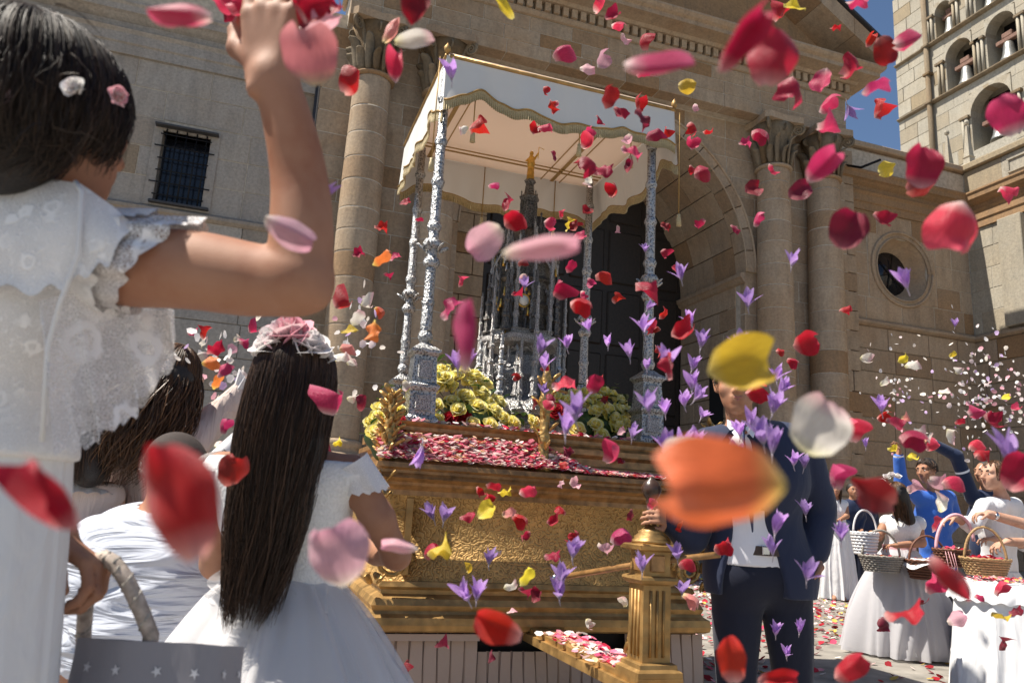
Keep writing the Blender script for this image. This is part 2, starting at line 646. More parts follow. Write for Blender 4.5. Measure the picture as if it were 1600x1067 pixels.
def skinmat(name, c):
    m, nt, b = newmat(name)
    s = coords(nt, 'World')
    n = noise(nt, s, 14, 5)
    rp = ramp(nt, [(0.28, (c[0] * 0.80, c[1] * 0.66, c[2] * 0.60)), (0.5, (c[0] * 0.95, c[1] * 0.92, c[2] * 0.90)), (0.75, (c[0] * 1.06, c[1] * 1.08, c[2] * 1.1))])
    nt.links.new(n.outputs[0], rp.inputs[0])
    nt.links.new(rp.outputs[0], b.inputs['Base Color'])
    b.inputs['Roughness'].default_value = 0.6
    b.inputs['Specular IOR Level'].default_value = 0.3
    b.inputs['Subsurface Weight'].default_value = 0.06
    b.inputs['Subsurface Radius'].default_value = (0.012, 0.005, 0.003)
    b.inputs['Subsurface Scale'].default_value = 0.6
    n2 = noise(nt, s, 520, 4, 0.7)
    bump(nt, b, n2.outputs[0], 0.3, 0.0015)
    return m


def clothmat(name, c, rough=0.85, weave=900, fold=9, fstr=0.5, fdist=0.02, trans=0.0, sheen=0.15, stretch=(1, 1, 0.35)):
    """cloth: soft creases, fine weave"""
    m, nt, b = newmat(name)
    s = coords(nt, 'World', stretch)
    n = noise(nt, s, fold, 3, 0.5, 1.2)
    s1 = coords(nt, 'World')
    n2 = noise(nt, s1, weave, 2)
    b.inputs['Base Color'].default_value = (*c, 1)
    b.inputs['Roughness'].default_value = rough
    b.inputs['Specular IOR Level'].default_value = 0.25
    b.inputs['Sheen Weight'].default_value = sheen
    p = bump(nt, None, n.outputs[0], fstr, fdist)
    bump(nt, b, n2.outputs[0], 0.2, 0.0006, p)
    if trans: translucent(nt, b, c, trans)
    return m


def goldmat(name, c=(0.62, 0.40, 0.12), rough=0.34, carve=0.0, scale=18, metal=0.9, dark=(0.10, 0.055, 0.02), damask=False):
    """gilded wood: worn leaf, brown in the hollows of the carving"""
    m, nt, b = newmat(name)
    s = coords(nt, 'World')
    n = noise(nt, s, 9, 6, 0.6)
    if damask:                                    # shallow scrolling relief cut in the gesso
        w = nt.nodes.new('ShaderNodeTexWave'); w.wave_type = 'RINGS'; w.rings_direction = 'SPHERICAL'
        w.inputs['Scale'].default_value = scale * 0.16; w.inputs['Distortion'].default_value = 30
        w.inputs['Detail'].default_value = 2.5; w.inputs['Detail Scale'].default_value = 2.2
        nt.links.new(s, w.inputs['Vector'])
        h = w.outputs['Fac']
        mk_ = ramp(nt, [(0.0, (0, 0, 0)), (0.16, (1, 1, 1))])
    else:
        v = nt.nodes.new('ShaderNodeTexVoronoi'); v.feature = 'SMOOTH_F1'
        v.inputs['Scale'].default_value = scale
        nt.links.new(s, v.inputs['Vector'])
        h = v.outputs['Distance']
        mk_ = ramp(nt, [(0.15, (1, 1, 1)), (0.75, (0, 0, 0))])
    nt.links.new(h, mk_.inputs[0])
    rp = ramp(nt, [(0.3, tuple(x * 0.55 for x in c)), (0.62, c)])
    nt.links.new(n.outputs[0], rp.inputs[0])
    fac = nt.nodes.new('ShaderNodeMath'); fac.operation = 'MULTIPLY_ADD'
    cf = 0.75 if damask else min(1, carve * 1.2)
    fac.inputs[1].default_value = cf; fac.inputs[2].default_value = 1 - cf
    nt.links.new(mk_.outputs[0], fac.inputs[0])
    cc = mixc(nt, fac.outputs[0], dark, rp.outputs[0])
    nt.links.new(cc, b.inputs['Base Color'])
    b.inputs['Metallic'].default_value = metal
    rr = nt.nodes.new('ShaderNodeMapRange')
    rr.inputs[3].default_value = rough * 0.8; rr.inputs[4].default_value = rough * 1.7
    nt.links.new(n.outputs[0], rr.inputs[0]); nt.links.new(rr.outputs[0], b.inputs['Roughness'])
    n2 = noise(nt, s, 120, 4)
    p = bump(nt, None, n2.outputs[0], 0.2, 0.003)
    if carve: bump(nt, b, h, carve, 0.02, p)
    else: nt.links.new(p, b.inputs['Normal'])
    return m


def silvermat(name, c=(0.72, 0.74, 0.78), scale=60, carve=0.8, rough=0.28):
    m, nt, b = newmat(name)
    s = coords(nt, 'World')
    v = nt.nodes.new('ShaderNodeTexVoronoi'); v.inputs['Scale'].default_value = scale
    nt.links.new(s, v.inputs['Vector'])
    n = noise(nt, s, scale * 1.7, 4, 0.6, 1.0)
    mm = nt.nodes.new('ShaderNodeMath'); mm.operation = 'MULTIPLY'
    nt.links.new(v.outputs['Distance'], mm.inputs[0]); nt.links.new(n.outputs[0], mm.inputs[1])
    rp = ramp(nt, [(0.10, tuple(x * 0.25 for x in c)), (0.3, c)])
    nt.links.new(mm.outputs[0], rp.inputs[0])
    nt.links.new(rp.outputs[0], b.inputs['Base Color'])
    b.inputs['Metallic'].default_value = 0.95
    b.inputs['Roughness'].default_value = rough
    bump(nt, b, mm.outputs[0], carve, 0.012)
    return m


MAT = {}
MAT['stone'] = stone('facade_sandstone', (0.44, 0.345, 0.25), (0.365, 0.29, 0.215), (0.38, 0.235, 0.125), 0.6, 0.45)
MAT['stone_grey'] = stone('wing_sandstone', (0.39, 0.36, 0.325), (0.34, 0.315, 0.29), (0.36, 0.27, 0.18), 0.3, 0.4, 0.3)
MAT['stone_tower'] = stone('tower_limestone', (0.42, 0.39, 0.325), (0.37, 0.345, 0.29), (0.40, 0.32, 0.21), 0.35, 0.35, 0.1)
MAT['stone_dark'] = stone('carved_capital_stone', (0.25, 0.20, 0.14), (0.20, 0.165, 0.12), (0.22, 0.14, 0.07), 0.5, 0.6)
MAT['mortar'] = simple('lime_mortar', (0.47, 0.41, 0.33), 0.95, nscale=12, var=0.25, bmp=0.3, bdist=0.01)
MAT['mortar_tower'] = simple('tower_mortar', (0.36, 0.33, 0.27), 0.95, nscale=12, var=0.25)
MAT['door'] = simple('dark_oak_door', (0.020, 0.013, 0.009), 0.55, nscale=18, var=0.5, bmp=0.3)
MAT['iron'] = simple('black_iron', (0.015, 0.015, 0.017), 0.5, 0.7, nscale=40, var=0.4)
MAT['darkglass'] = simple('dark_window_glass', (0.012, 0.013, 0.018), 0.12, nscale=6, var=0.5, bmp=0.05)
MAT['bell'] = simple('bell_bronze', (0.36, 0.36, 0.34), 0.42, 0.75, nscale=30, var=0.4)
MAT['wood_red'] = simple('bell_yoke_wood', (0.20, 0.11, 0.08), 0.8, nscale=18, var=0.4)
MAT['lead'] = simple('lead_flashing', (0.05, 0.05, 0.055), 0.6, 0.3)
MAT['paving'] = simple('stone_paving', (0.26, 0.24, 0.21), 0.9, nscale=5, var=0.4, bmp=0.3, bdist=0.01)
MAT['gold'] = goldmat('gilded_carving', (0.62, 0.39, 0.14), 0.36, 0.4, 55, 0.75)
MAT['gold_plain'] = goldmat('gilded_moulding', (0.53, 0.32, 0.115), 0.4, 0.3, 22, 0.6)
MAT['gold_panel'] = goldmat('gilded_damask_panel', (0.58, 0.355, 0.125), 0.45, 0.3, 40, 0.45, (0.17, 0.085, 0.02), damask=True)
MAT['walnut'] = simple('gilt_brown_wood', (0.34, 0.18, 0.065), 0.35, 0.25, nscale=20, var=0.5)
MAT['knob'] = simple('turned_dark_wood', (0.055, 0.03, 0.02), 0.3, nscale=40, var=0.4)
MAT['silver'] = silvermat('chased_silver', (0.50, 0.50, 0.50), 75, 0.9, 0.34)
MAT['silver_fine'] = silvermat('pierced_silver', (0.54, 0.53, 0.52), 140, 1.0, 0.3)
MAT['silver_dark'] = silvermat('tarnished_silver', (0.18, 0.17, 0.16), 90, 0.9, 0.35)
MAT['silver_tracery'] = silvermat('pierced_tracery', (0.27, 0.24, 0.20), 95, 1.0, 0.32)
MAT['gold_bright'] = goldmat('bright_gilt', (0.85, 0.52, 0.12), 0.25, 0.2, 60)
MAT['host'] = simple('host_wafer', (0.75, 0.72, 0.62), 0.6, var=0.05)
MAT['skirt'] = clothmat('taupe_pleated_cloth', (0.42, 0.33, 0.27), 0.9, 700, 7, 0.3, 0.01)
MAT['black'] = simple('black_void_shade', (0.008, 0.008, 0.009), 0.9)  # black colour stands in for the shade inside openings and hollows
MAT['valance'] = clothmat('cream_silk', (0.62, 0.61, 0.58), 0.6, 800, 6, 0.25, 0.01, 0.06)
MAT['ceiling_silk'] = clothmat('blush_silk_ceiling', (0.70, 0.59, 0.50), 0.7, 800, 5, 0.2, 0.01, 0.42)
MAT['fringe'] = simple('gold_fringe', (0.50, 0.40, 0.22), 0.6, 0.15, nscale=300, var=0.6, bmp=0.6, bdist=0.004)
MAT['braid'] = simple('gold_braid', (0.36, 0.22, 0.07), 0.45, 0.4, nscale=200, var=0.4)
MAT['leaf'] = simple('rose_leaf', (0.05, 0.10, 0.025), 0.45, nscale=30, var=0.5, trans=0.2)
MAT['rose_y'] = islandmat('yellow_rose_petals', [(0.90, 0.82, 0.30), (0.92, 0.87, 0.46), (0.92, 0.89, 0.60), (0.88, 0.76, 0.20)], 0.4)
MAT['rose_r'] = islandmat('red_rose_petals', [(0.45, 0.02, 0.03), (0.6, 0.05, 0.08), (0.35, 0.01, 0.02)], 0.25)
MAT['skin'] = skinmat('skin_child', (0.36, 0.185, 0.115))
MAT['skin_tan'] = skinmat('skin_tan', (0.40, 0.21, 0.13))
MAT['skin_fair'] = skinmat('skin_fair', (0.52, 0.31, 0.22))
MAT['hair_black'] = hairmat('near_black_hair', (0.011, 0.007, 0.006), (0.12, 0.066, 0.04), 0.42)
MAT['hair_brown'] = hairmat('brown_wavy_hair', (0.022, 0.011, 0.006), (0.17, 0.082, 0.035), 0.4)
MAT['hair_dark'] = hairmat('dark_brown_hair', (0.009, 0.006, 0.005), (0.085, 0.055, 0.036), 0.5)
MAT['scalp'] = simple('hair_mass', (0.014, 0.010, 0.008), 0.6, nscale=200, var=0.5, bmp=0.6, bdist=0.003)
MAT['buzz'] = simple('cropped_dark_hair', (0.075, 0.052, 0.042), 0.75, nscale=900, var=0.4, bmp=0.9, bdist=0.003, c2=(0.012, 0.009, 0.008))
MAT['white_cloth'] = clothmat('white_cotton', (0.80, 0.81, 0.83), 0.85, 900, 5, 0.9, 0.035, 0.12)
MAT['tshirt'] = clothmat('white_tshirt', (0.52, 0.55, 0.62), 0.85, 900, 7, 1.0, 0.04, 0.0, 0.1, (0.5, 0.6, 2.6))
MAT['white_dress'] = clothmat('white_dress_cloth', (0.74, 0.74, 0.75), 0.85, 500, 12, 0.6, 0.02, 0.08)
MAT['bodice'] = simple('white_brocade', (0.80, 0.80, 0.79), 0.85, nscale=160, var=0.12, bmp=0.9, bdist=0.004)
MAT['tulle'] = sheermat('white_tulle', (0.76, 0.75, 0.76), 0.5, 0.15)
MAT['lace'] = lacemat('white_lace', (0.84, 0.82, 0.82), 21.0, 0.26, 'World')
MAT['lace_sheer'] = lacemat('sheer_lace', (0.82, 0.80, 0.81), 15.0, 0.20, 'World')
MAT['lace_dense'] = lacemat('dense_white_lace', (0.86, 0.85, 0.85), 34.0, 0.8, 'World')
MAT['blush'] = clothmat('blush_striped_dress', (0.66, 0.55, 0.50), 0.8, 500, 26, 0.9, 0.02, 0.1, 0.1, (1, 1, 0.06))
MAT['suit'] = clothmat('navy_suit_wool', (0.020, 0.028, 0.062), 0.75, 900, 7, 0.5, 0.02)
MAT['trousers'] = clothmat('dark_navy_trousers', (0.013, 0.016, 0.032), 0.8, 900, 6, 0.5, 0.02)
MAT['shirt'] = clothmat('white_shirt', (0.78, 0.78, 0.82), 0.8, 900, 9, 0.4, 0.012)
MAT['tie'] = simple('navy_silk_tie', (0.02, 0.035, 0.11), 0.4, nscale=200, var=0.3)
MAT['leather'] = simple('brown_leather', (0.06, 0.03, 0.02), 0.45)
MAT['blue_jacket'] = clothmat('royal_blue_jacket', (0.035, 0.13, 0.50), 0.6, 900, 10, 0.7, 0.02)
MAT['navy_jacket'] = clothmat('navy_jacket', (0.012, 0.022, 0.06), 0.7, 900, 10, 0.6, 0.02)
MAT['grey_tulle'] = sheermat('pale_tulle_skirt', (0.66, 0.65, 0.68), 0.8, 0.35)
MAT['wicker'] = simple('pale_wicker', (0.40, 0.25, 0.11), 0.6, nscale=90, var=0.5, bmp=0.4)
MAT['wicker_grey'] = simple('grey_wicker', (0.32, 0.29, 0.25), 0.7, nscale=90, var=0.5, bmp=0.4)
MAT['wicker_red'] = simple('chestnut_wicker', (0.16, 0.06, 0.03), 0.6, nscale=90, var=0.5, bmp=0.4)
MAT['lining'] = clothmat('grey_cotton_lining', (0.26, 0.25, 0.27), 0.9, 700, 12, 0.5, 0.012)
MAT['star'] = simple('white_print', (0.62, 0.61, 0.63), 0.9, var=0.1, bmp=0)
MAT['ribbon'] = simple('pink_ribbon', (0.72, 0.40, 0.44), 0.5, var=0.15)
MAT['stripe'] = simple('striped_basket_handle', (0.40, 0.33, 0.28), 0.7, nscale=60, var=0.5)
MAT['crownpink'] = islandmat('pink_white_artificial_rose', [(0.82, 0.55, 0.58), (0.80, 0.66, 0.66), (0.75, 0.38, 0.44)], 0.25)
MAT['crownwhite'] = islandmat('white_artificial_rose', [(0.82, 0.80, 0.80), (0.80, 0.74, 0.74), (0.84, 0.82, 0.78)], 0.25)
MAT['steel'] = simple('polished_steel', (0.6, 0.6, 0.62), 0.2, 1.0, var=0.05, bmp=0)
MAT['paint_white'] = simple('white_enamel', (0.74, 0.73, 0.74), 0.4, var=0.08, bmp=0.05)
MAT['print_black'] = simple('black_print', (0.02, 0.02, 0.02), 0.6, var=0.1, bmp=0)
MAT['eye'] = simple('eye_white', (0.7, 0.68, 0.66), 0.2, var=0.05, bmp=0)
MAT['iris'] = simple('eye_brown', (0.02, 0.012, 0.008), 0.15, var=0.05, bmp=0)
MAT['lip'] = simple('lips', (0.36, 0.13, 0.11), 0.45, var=0.1, bmp=0)
MAT['shoe'] = simple('black_shoe_leather', (0.012, 0.012, 0.013), 0.35, bmp=0.05)
# ------------------------------------------------------------------ ground
g = mk('ground', gridsurf(60, 60, lambda u, v: (-120 + 240 * u, -120 + 240 * v, 0.0)), MAT['paving'], smooth=False)
tag(g, kind='structure')

# ------------------------------------------------------------------ church front
CX = 6.1                                        # the portal's axis
YW, YE = 12.75, 12.30                           # portal wall, entablature front
church = thing('church_facade', (CX, 13, 0), 'brown sandstone church front with portal arch, paired columns and pediment', 'church')


def spans(a, b, w, off, rnd):
    xs, x = [a], a + w * off
    while x < b - 0.18:
        if x > a + 0.18: xs.append(x)
        x += w * (1 + rnd * (random.random() - 0.5))
    xs.append(b)
    return list(zip(xs[:-1], xs[1:]))


def ashlar(parent, u0, u1, z0, z1, ch, bw, plane, mat, depth=0.16, normal='-y', holes=(), gap=0.018, b=0.007, circ=None, jit=0.004, mortar='mortar', name='stone'):
    """courses of separate stones over a recessed mortar bed; holes are (u0,u1,z0,z1)"""
    nz = max(1, round((z1 - z0) / ch))
    ch = (z1 - z0) / nz
    for r in range(nz):
        za, zb = z0 + r * ch, z0 + (r + 1) * ch
        segs = [(u0, u1)]
        for h in holes:
            if h[2] < zb - 0.02 and h[3] > za + 0.02:
                ns = []
                for a, c in segs:
                    if h[0] > a + 0.02: ns.append((a, min(c, h[0])))
                    if h[1] < c - 0.02: ns.append((max(a, h[1]), c))
                    if h[1] <= a or h[0] >= c: ns.append((a, c))
                segs = sorted(set(q for q in ns if q[1] - q[0] > 0.03))
        for a, c in segs:
            for ua, ub in spans(a, c, bw, random.choice((0.5, 1.0, 0.7)), 0.35):
                d = random.uniform(-jit, jit)
                g2 = gap / 2
                if circ and normal == '-y':
                    cx, cz, rr = circ
                    if any(((x - cx) ** 2 + (max(za, cz) - cz) ** 2) < rr * rr for x in np.linspace(ua, ub, 9)) and zb > cz:
                        n = 8
                        cols_ = []
                        for i in range(n + 1):
                            x = ua + g2 + (ub - ua - gap) * i / n
                            lo = za + g2
                            if abs(x - cx) < rr: lo = max(lo, cz + math.sqrt(rr * rr - (x - cx) ** 2))
                            cols_.append((x, lo))
                        run = [q for q in cols_ if q[1] < zb - g2 - 0.004]
                        if len(run) < 2: continue
                        poly = run + [(run[-1][0], zb - g2), (run[0][0], zb - g2)]
                        mk(name, prism(poly, plane + d, plane + depth), mat, parent, False)
                        continue
                if normal == '-y':
                    vf = box(ua + g2, ub - g2, plane + d, plane + depth, za + g2, zb - g2, b)
                else:                            # faces -x
                    vf = box(plane + d, plane + depth, ua + g2, ub - g2, za + g2, zb - g2, b)
                mk(name, vf, mat, parent, False)


# mass of the building behind the stones
def wall_plate(name, poly_or_box, mat, parent): return mk(name, poly_or_box, mat, parent, False)

# --- left wing (window), right wing (oculus)
WL = 13.0
win = (-1.955, -1.217, 5.545, 6.75)
ashlar(church, -6.5, 0.42, 5.42, 7.95, 0.5, 1.25, WL, MAT['stone_grey'], holes=[win], gap=0.012)
ashlar(church, -6.5, 0.42, 2.0, 5.30, 0.55, 1.3, WL - 0.03, MAT['stone_grey'], gap=0.012)
wing_l = join(box(-14, win[0] - 0.001, WL + 0.009, 14.4, 0, 9.4), box(win[1] + 0.001, 0.9, WL + 0.009, 14.4, 0, 9.4),
              box(win[0] - 0.001, win[1] + 0.001, WL + 0.009, 14.4, 0, win[2]), box(win[0] - 0.001, win[1] + 0.001, WL + 0.009, 14.4, win[3], 9.4))
mk('wing_wall', wing_l, MAT['mortar'], church, False)
CORN = [(0.0, 7.95), (0.05, 7.95), (0.05, 8.12), (0.08, 8.14), (0.08, 8.30), (0.13, 8.36), (0.03, 8.38), (0.03, 8.52), (0.10, 8.56), (0.16, 8.60), (0.22, 8.62), (0.23, 8.72), (0.26, 8.76), (0.26, 8.80), (0.0, 8.84)]
mk('cornice', sweep([(-14, WL), (0.55, WL)], CORN), MAT['stone_grey'], church, False)
ashlar(church, -6.5, 0.42, 8.84, 9.45, 0.6, 1.2, WL + 0.02, MAT['stone_grey'])
mk('coping', box(-14, 0.5, WL - 0.09, 13.6, 9.46, 9.6, 0.02), MAT['stone_grey'], church, False)
STR = [(0.0, 5.27), (0.06, 5.29), (0.11, 5.33), (0.11, 5.38), (0.0, 5.45)]
mk('string_course', sweep([(-14, WL), (0.42, WL)], STR), MAT['stone_grey'], church, False)
# window
wpart = mk('window', box(win[0], win[1], WL + 0.27, WL + 0.30, win[2], win[3]), MAT['darkglass'], church, False)
mk('frame', join(box(win[0] - 0.14, win[0], WL - 0.025, WL + 0.28, win[2] - 0.1, win[3] + 0.14), box(win[1], win[1] + 0.14, WL - 0.025, WL + 0.28, win[2] - 0.1, win[3] + 0.14),
                 box(win[0], win[1], WL - 0.028, WL + 0.28, win[3], win[3] + 0.14), box(win[0], win[1], WL - 0.028, WL + 0.28, win[2] - 0.1, win[2])), MAT['stone_grey'], wpart, False)
for i in range(5):
    x = win[0] + 0.06 + (win[1] - win[0] - 0.12) * i / 4
    mk('bar', tube([(x, WL - 0.06, win[2] - 0.02), (x, WL - 0.06, win[3] + 0.02)], 0.013, 6), MAT['iron'], wpart)
for i in range(6):
    z = win[2] + 0.08 + (win[3] - win[2] - 0.16) * i / 5
    e = 0.09 if i in (1, 4) else 0.02
    mk('bar', tube([(win[0] - e, WL - 0.07, z), (win[1] + e, WL - 0.07, z)], 0.011, 6), MAT['iron'], wpart)
mk('ledge', box(win[0] - 0.12, win[1] + 0.12, WL - 0.16, WL - 0.03, win[3] + 0.04, win[3] + 0.075, 0.008), MAT['lead'], wpart, False)
mk('sill', box(win[0] - 0.05, win[1] + 0.12, WL - 0.12, WL - 0.03, win[2] - 0.07, win[2] - 0.03, 0.008), MAT['lead'], wpart, False)
pp = tube([(0.40, WL - 0.09, 9.0), (0.40, WL - 0.09, 0.3)], 0.05, 8)
mk('drainpipe', pp, MAT['lead'], church)

WR = 12.9
XR = 15.44
oc = (13.42, 6.72)
ashlar(church, 11.35, XR, 5.45, 7.95, 0.5, 1.0, WR, MAT['stone'], holes=[(oc[0] - 0.97, oc[0] + 0.97, 5.95, 7.46)], gap=0.014)
ashlar(church, 11.35, XR, 0.3, 5.27, 0.5, 1.0, WR - 0.03, MAT['stone'])
mk('wing_wall', join(box(11.0, oc[0] - 0.7, WR + 0.009, 14.4, 0, 9.4), box(oc[0] + 0.7, 17, WR + 0.009, 14.4, 0, 9.4),
                     box(oc[0] - 0.7, oc[0] + 0.7, WR + 0.009, 14.4, 0, oc[1] - 0.7), box(oc[0] - 0.7, oc[0] + 0.7, WR + 0.009, 14.4, oc[1] + 0.7, 9.4)), MAT['mortar'], church, False)
mk('cornice', sweep([(11.5, WR), (XR, WR), (XR, 5.0)], CORN), MAT['stone'], church, False)
mk('string_course', sweep([(11.35, WR), (XR, WR), (XR, 5.0)], STR), MAT['stone'], church, False)
ashlar(church, 11.5, XR, 8.84, 9.45, 0.6, 1.2, WR + 0.02, MAT['stone'])
mk('coping', box(11.5, XR + 0.3, WR - 0.09, 13.6, 9.46, 9.6, 0.02), MAT['stone'], church, False)
# oculus: square surround with a round splayed opening, moulded ring, dark leaded glass
ocp = mk('oculus', lathe([(0.0, 0.0), (0.52, 0.0), (0.52, 0.03), (0.0, 0.03)], 28), MAT['darkglass'], None)
ocp.parent = church
ocp.matrix_parent_inverse = WM[church].inverted()
WM[ocp] = Matrix.Translation((oc[0], WR + 0.42, oc[1])) @ Matrix.Rotation(R(90), 4, 'X')
ocp.matrix_basis = WM[ocp]


def sqring(u, v):
    a = 2 * math.pi * u
    c, s = math.cos(a), math.sin(a)
    if v < 0.34:                                   # outer square edge (in the hole of the ashlar)
        k = 1 / max(abs(c) / 0.96, abs(s) / 0.755) if True else 1
        r0_ = k
        return (oc[0] + c * r0_, WR, oc[1] + s * r0_ - 0.015)
    if v < 0.67: return (oc[0] + c * 0.73, WR, oc[1] + s * 0.73)
    return (oc[0] + c * 0.5, WR + 0.42, oc[1] + s * 0.5)


mk('surround', gridsurf(48, 3, sqring, True), MAT['stone'], ocp, False)
rv = [(oc[0] + math.cos(a) * 0.86, WR - 0.01, oc[1] + math.sin(a) * 0.86) for a in np.linspace(0, 2 * math.pi, 41)]
mk('ring', tube(rv, 0.035, 8), MAT['stone'], ocp)
rv = [(oc[0] + math.cos(a) * 0.74, WR - 0.01, oc[1] + math.sin(a) * 0.74) for a in np.linspace(0, 2 * math.pi, 41)]
mk('ring', tube(rv, 0.022, 8), MAT['stone'], ocp)
for a in (0.3, 1.35, 2.4):
    d = Vector((math.cos(a), 0, math.sin(a))) * 0.5
    c = Vector((oc[0], WR + 0.37, oc[1]))
    mk('glazing_bar', tube([c - d, c + d], 0.012, 5), MAT['iron'], ocp)

# return wing facing the portal, with attic and obelisks
ashlar(church, 7.5, WR - 0.01, 5.45, 7.95, 0.5, 1.0, XR, MAT['stone_tower'], normal='-x', gap=0.014)
ashlar(church, 7.5, WR - 0.01, 0.3, 5.27, 0.5, 1.0, XR - 0.03, MAT['stone'], normal='-x')
ashlar(church, 7.5, WR - 0.01, 8.84, 9.45, 0.6, 1.3, XR, MAT['stone_tower'], normal='-x')
mk('wing_wall', box(XR + 0.009, 19, 3.5, WR + 0.02, 0, 9.4), MAT['mortar_tower'], church, False)
mk('coping', box(XR - 0.09, XR + 0.6, 3.5, WR - 0.02, 9.46, 9.62, 0.02), MAT['stone_tower'], church, False)
for y in (11.3, 9.7):
    mk('attic_panel', join(box(XR - 0.03, XR + 0.02, y - 0.45, y + 0.45, 8.98, 9.02), box(XR - 0.03, XR + 0.02, y - 0.45, y + 0.45, 9.28, 9.32),
                           box(XR - 0.028, XR + 0.02, y - 0.45, y - 0.41, 9.03, 9.27), box(XR - 0.028, XR + 0.02, y + 0.41, y + 0.45, 9.03, 9.27)), MAT['stone_tower'], church, False)
for y in (11.75, 10.1):                             # flat pilaster strips
    mk('pilaster', box(XR - 0.14, XR + 0.02, y - 0.28, y + 0.28, 5.46, 7.94, 0.015), MAT['stone_tower'], church, False)
for px in (1482, 1514):
    d = ray(px, 247)
    p = CAM + d * ((XR + 0.25) / d.x)
    mk('obelisk', join(lathe([(0.17, 0), (0.17, 0.14), (0.13, 0.16), (0.12, 0.3), (0.15, 0.32), (0.11, 0.34), (0.03, 1.15), (0.0, 1.2)], 4, (p.x, p.y, 9.6), sq=R(45)),
                       lathe([(0.0, 1.17), (0.05, 1.2), (0.065, 1.25), (0.04, 1.31), (0.0, 1.33)], 10, (p.x, p.y, 9.6))), MAT['stone_tower'], church, False)

# --- portal wall with the arch
AR, AZ = 3.02, 5.95
ashlar(church, 0.42, 12.0, 5.95, 9.24, 0.41, 0.95, YW, MAT['stone'], circ=(CX, AZ, AR + 0.05))
ashlar(church, 0.42, CX - AR, 0.3, 5.95, 0.42, 0.8, YW, MAT['stone'])
ashlar(church, CX + AR, 12.0, 0.3, 5.95, 0.42, 0.8, YW, MAT['stone'])
# mortar bed behind (with the arch left open)
bed = [(0.45, 0), (CX - AR - 0.01, 0), (CX - AR - 0.01, AZ)]
bed += [(CX + (AR + 0.05) * math.cos(a), AZ + (AR + 0.05) * math.sin(a)) for a in np.linspace(math.pi, math.pi / 2, 15)]
bed += [(CX, 9.5), (0.45, 9.5)]
bedr = [(2 * CX - x, z) for x, z in bed][::-1]
bedr = [(min(x, 11.95), z) for x, z in bedr]
mk('portal_wall', join(prism(bed, YW + 0.009, YW + 0.6), prism(bedr, YW + 0.009, YW + 0.6)), MAT['mortar'], church, False)
# arch ring of separate wedge stones, with a raised outer moulding
NV = 21
for i in range(NV):
    a0 = math.pi * i / NV + 0.004
    a1 = math.pi * (i + 1) / NV - 0.004
    aa = np.linspace(a0, a1, 5)
    poly = [(CX + AR * math.cos(a), AZ + AR * math.sin(a)) for a in aa] + [(CX + (AR + 0.27) * math.cos(a), AZ + (AR + 0.27) * math.sin(a)) for a in aa[::-1]]
    mk('voussoir', prism(poly, YW - 0.05 + random.uniform(-.006, .006), YW + 0.3), MAT['stone'], church, False)
for rr_, w in ((AR + 0.245, 0.03), (AR + 0.02, 0.022)):
    mk('arch_moulding', tube([(CX + rr_ * math.cos(a), YW - 0.06, AZ + rr_ * math.sin(a)) for a in np.linspace(0, math.pi, 48)], w, 6), MAT['stone'], church)
# recess: jambs, barrel vault, dark doors
YB = 15.2
ashlar(church, YW + 0.3, YB, 0.3, 5.75, 0.45, 0.85, CX + AR, MAT['stone'], normal='-x')
mk('jamb_wall', box(CX + AR + 0.1, CX + AR + 0.7, YW + 0.61, YB + 0.4, 0, 6.0), MAT['mortar'], church, False)
mk('jamb_wall', box(CX - AR - 0.7, CX - AR, YW + 0.61, YB + 0.4, 0, 6.0), MAT['mortar'], church, False)
mk('impost', join(sweep([(CX + AR, YB), (CX + AR, YW - 0.04)], [(0, 5.72), (0.05, 5.75), (0.09, 5.82), (0.12, 5.84), (0.12, 5.92), (0.0, 5.95)])), MAT['stone'], church, False)
for r_ in range(3):
    ya, yb = YW + 0.31 + r_ * 0.76, YW + 0.31 + (r_ + 1) * 0.76 - 0.015
    for i in range(15):
        a0 = math.pi * (i + (0.0 if r_ % 2 else 0.0)) / 15 + 0.003
        a1 = math.pi * (i + 1) / 15 - 0.003
        aa = np.linspace(a0, a1, 4)
        rd = AR + random.uniform(-0.008, 0.008)
        poly = [(CX + rd * math.cos(a), AZ + rd * math.sin(a)) for a in aa] + [(CX + (AR + 0.2) * math.cos(a), AZ + (AR + 0.2) * math.sin(a)) for a in aa[::-1]]
        mk('vault_stone', prism(poly, ya, yb), MAT['stone'], church, False)
vo = [(CX + (AR + 0.6) * math.cos(a), AZ + (AR + 0.6) * math.sin(a)) for a in np.linspace(0, math.pi, 20)]
vi = [(CX + (AR + 0.19) * math.cos(a), AZ + (AR + 0.19) * math.sin(a)) for a in np.linspace(math.pi, 0, 20)]
mk('vault_shell', prism(vo + vi, YW + 0.61, YB + 0.4), MAT['mortar'], church, False)
ashlar(church, CX - AR, 4.3, 0.3, 9.0, 0.45, 0.7, YB, MAT['stone'], circ=None)
mk('back_wall', box(2.9, 9.4, YB + 0.16, YB + 0.5, 0, 9.2), MAT['black'], church, False)  # black puts the recess's deep shade into the wall colour
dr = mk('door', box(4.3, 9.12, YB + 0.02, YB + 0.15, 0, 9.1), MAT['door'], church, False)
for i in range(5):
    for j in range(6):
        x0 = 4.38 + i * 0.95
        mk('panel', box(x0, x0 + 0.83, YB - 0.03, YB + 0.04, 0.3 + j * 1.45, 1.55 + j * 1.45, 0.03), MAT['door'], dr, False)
# flat black plate paints the shade of a niche slit on the jamb
mk('jamb_niche_shade', box(CX + AR - 0.012, CX + AR + 0.02, 13.5, 14.0, 1.6, 4.4), MAT['black'], church, False)

# --- columns
DRUM = 0.46
ZB, ZT = 1.9, 8.12


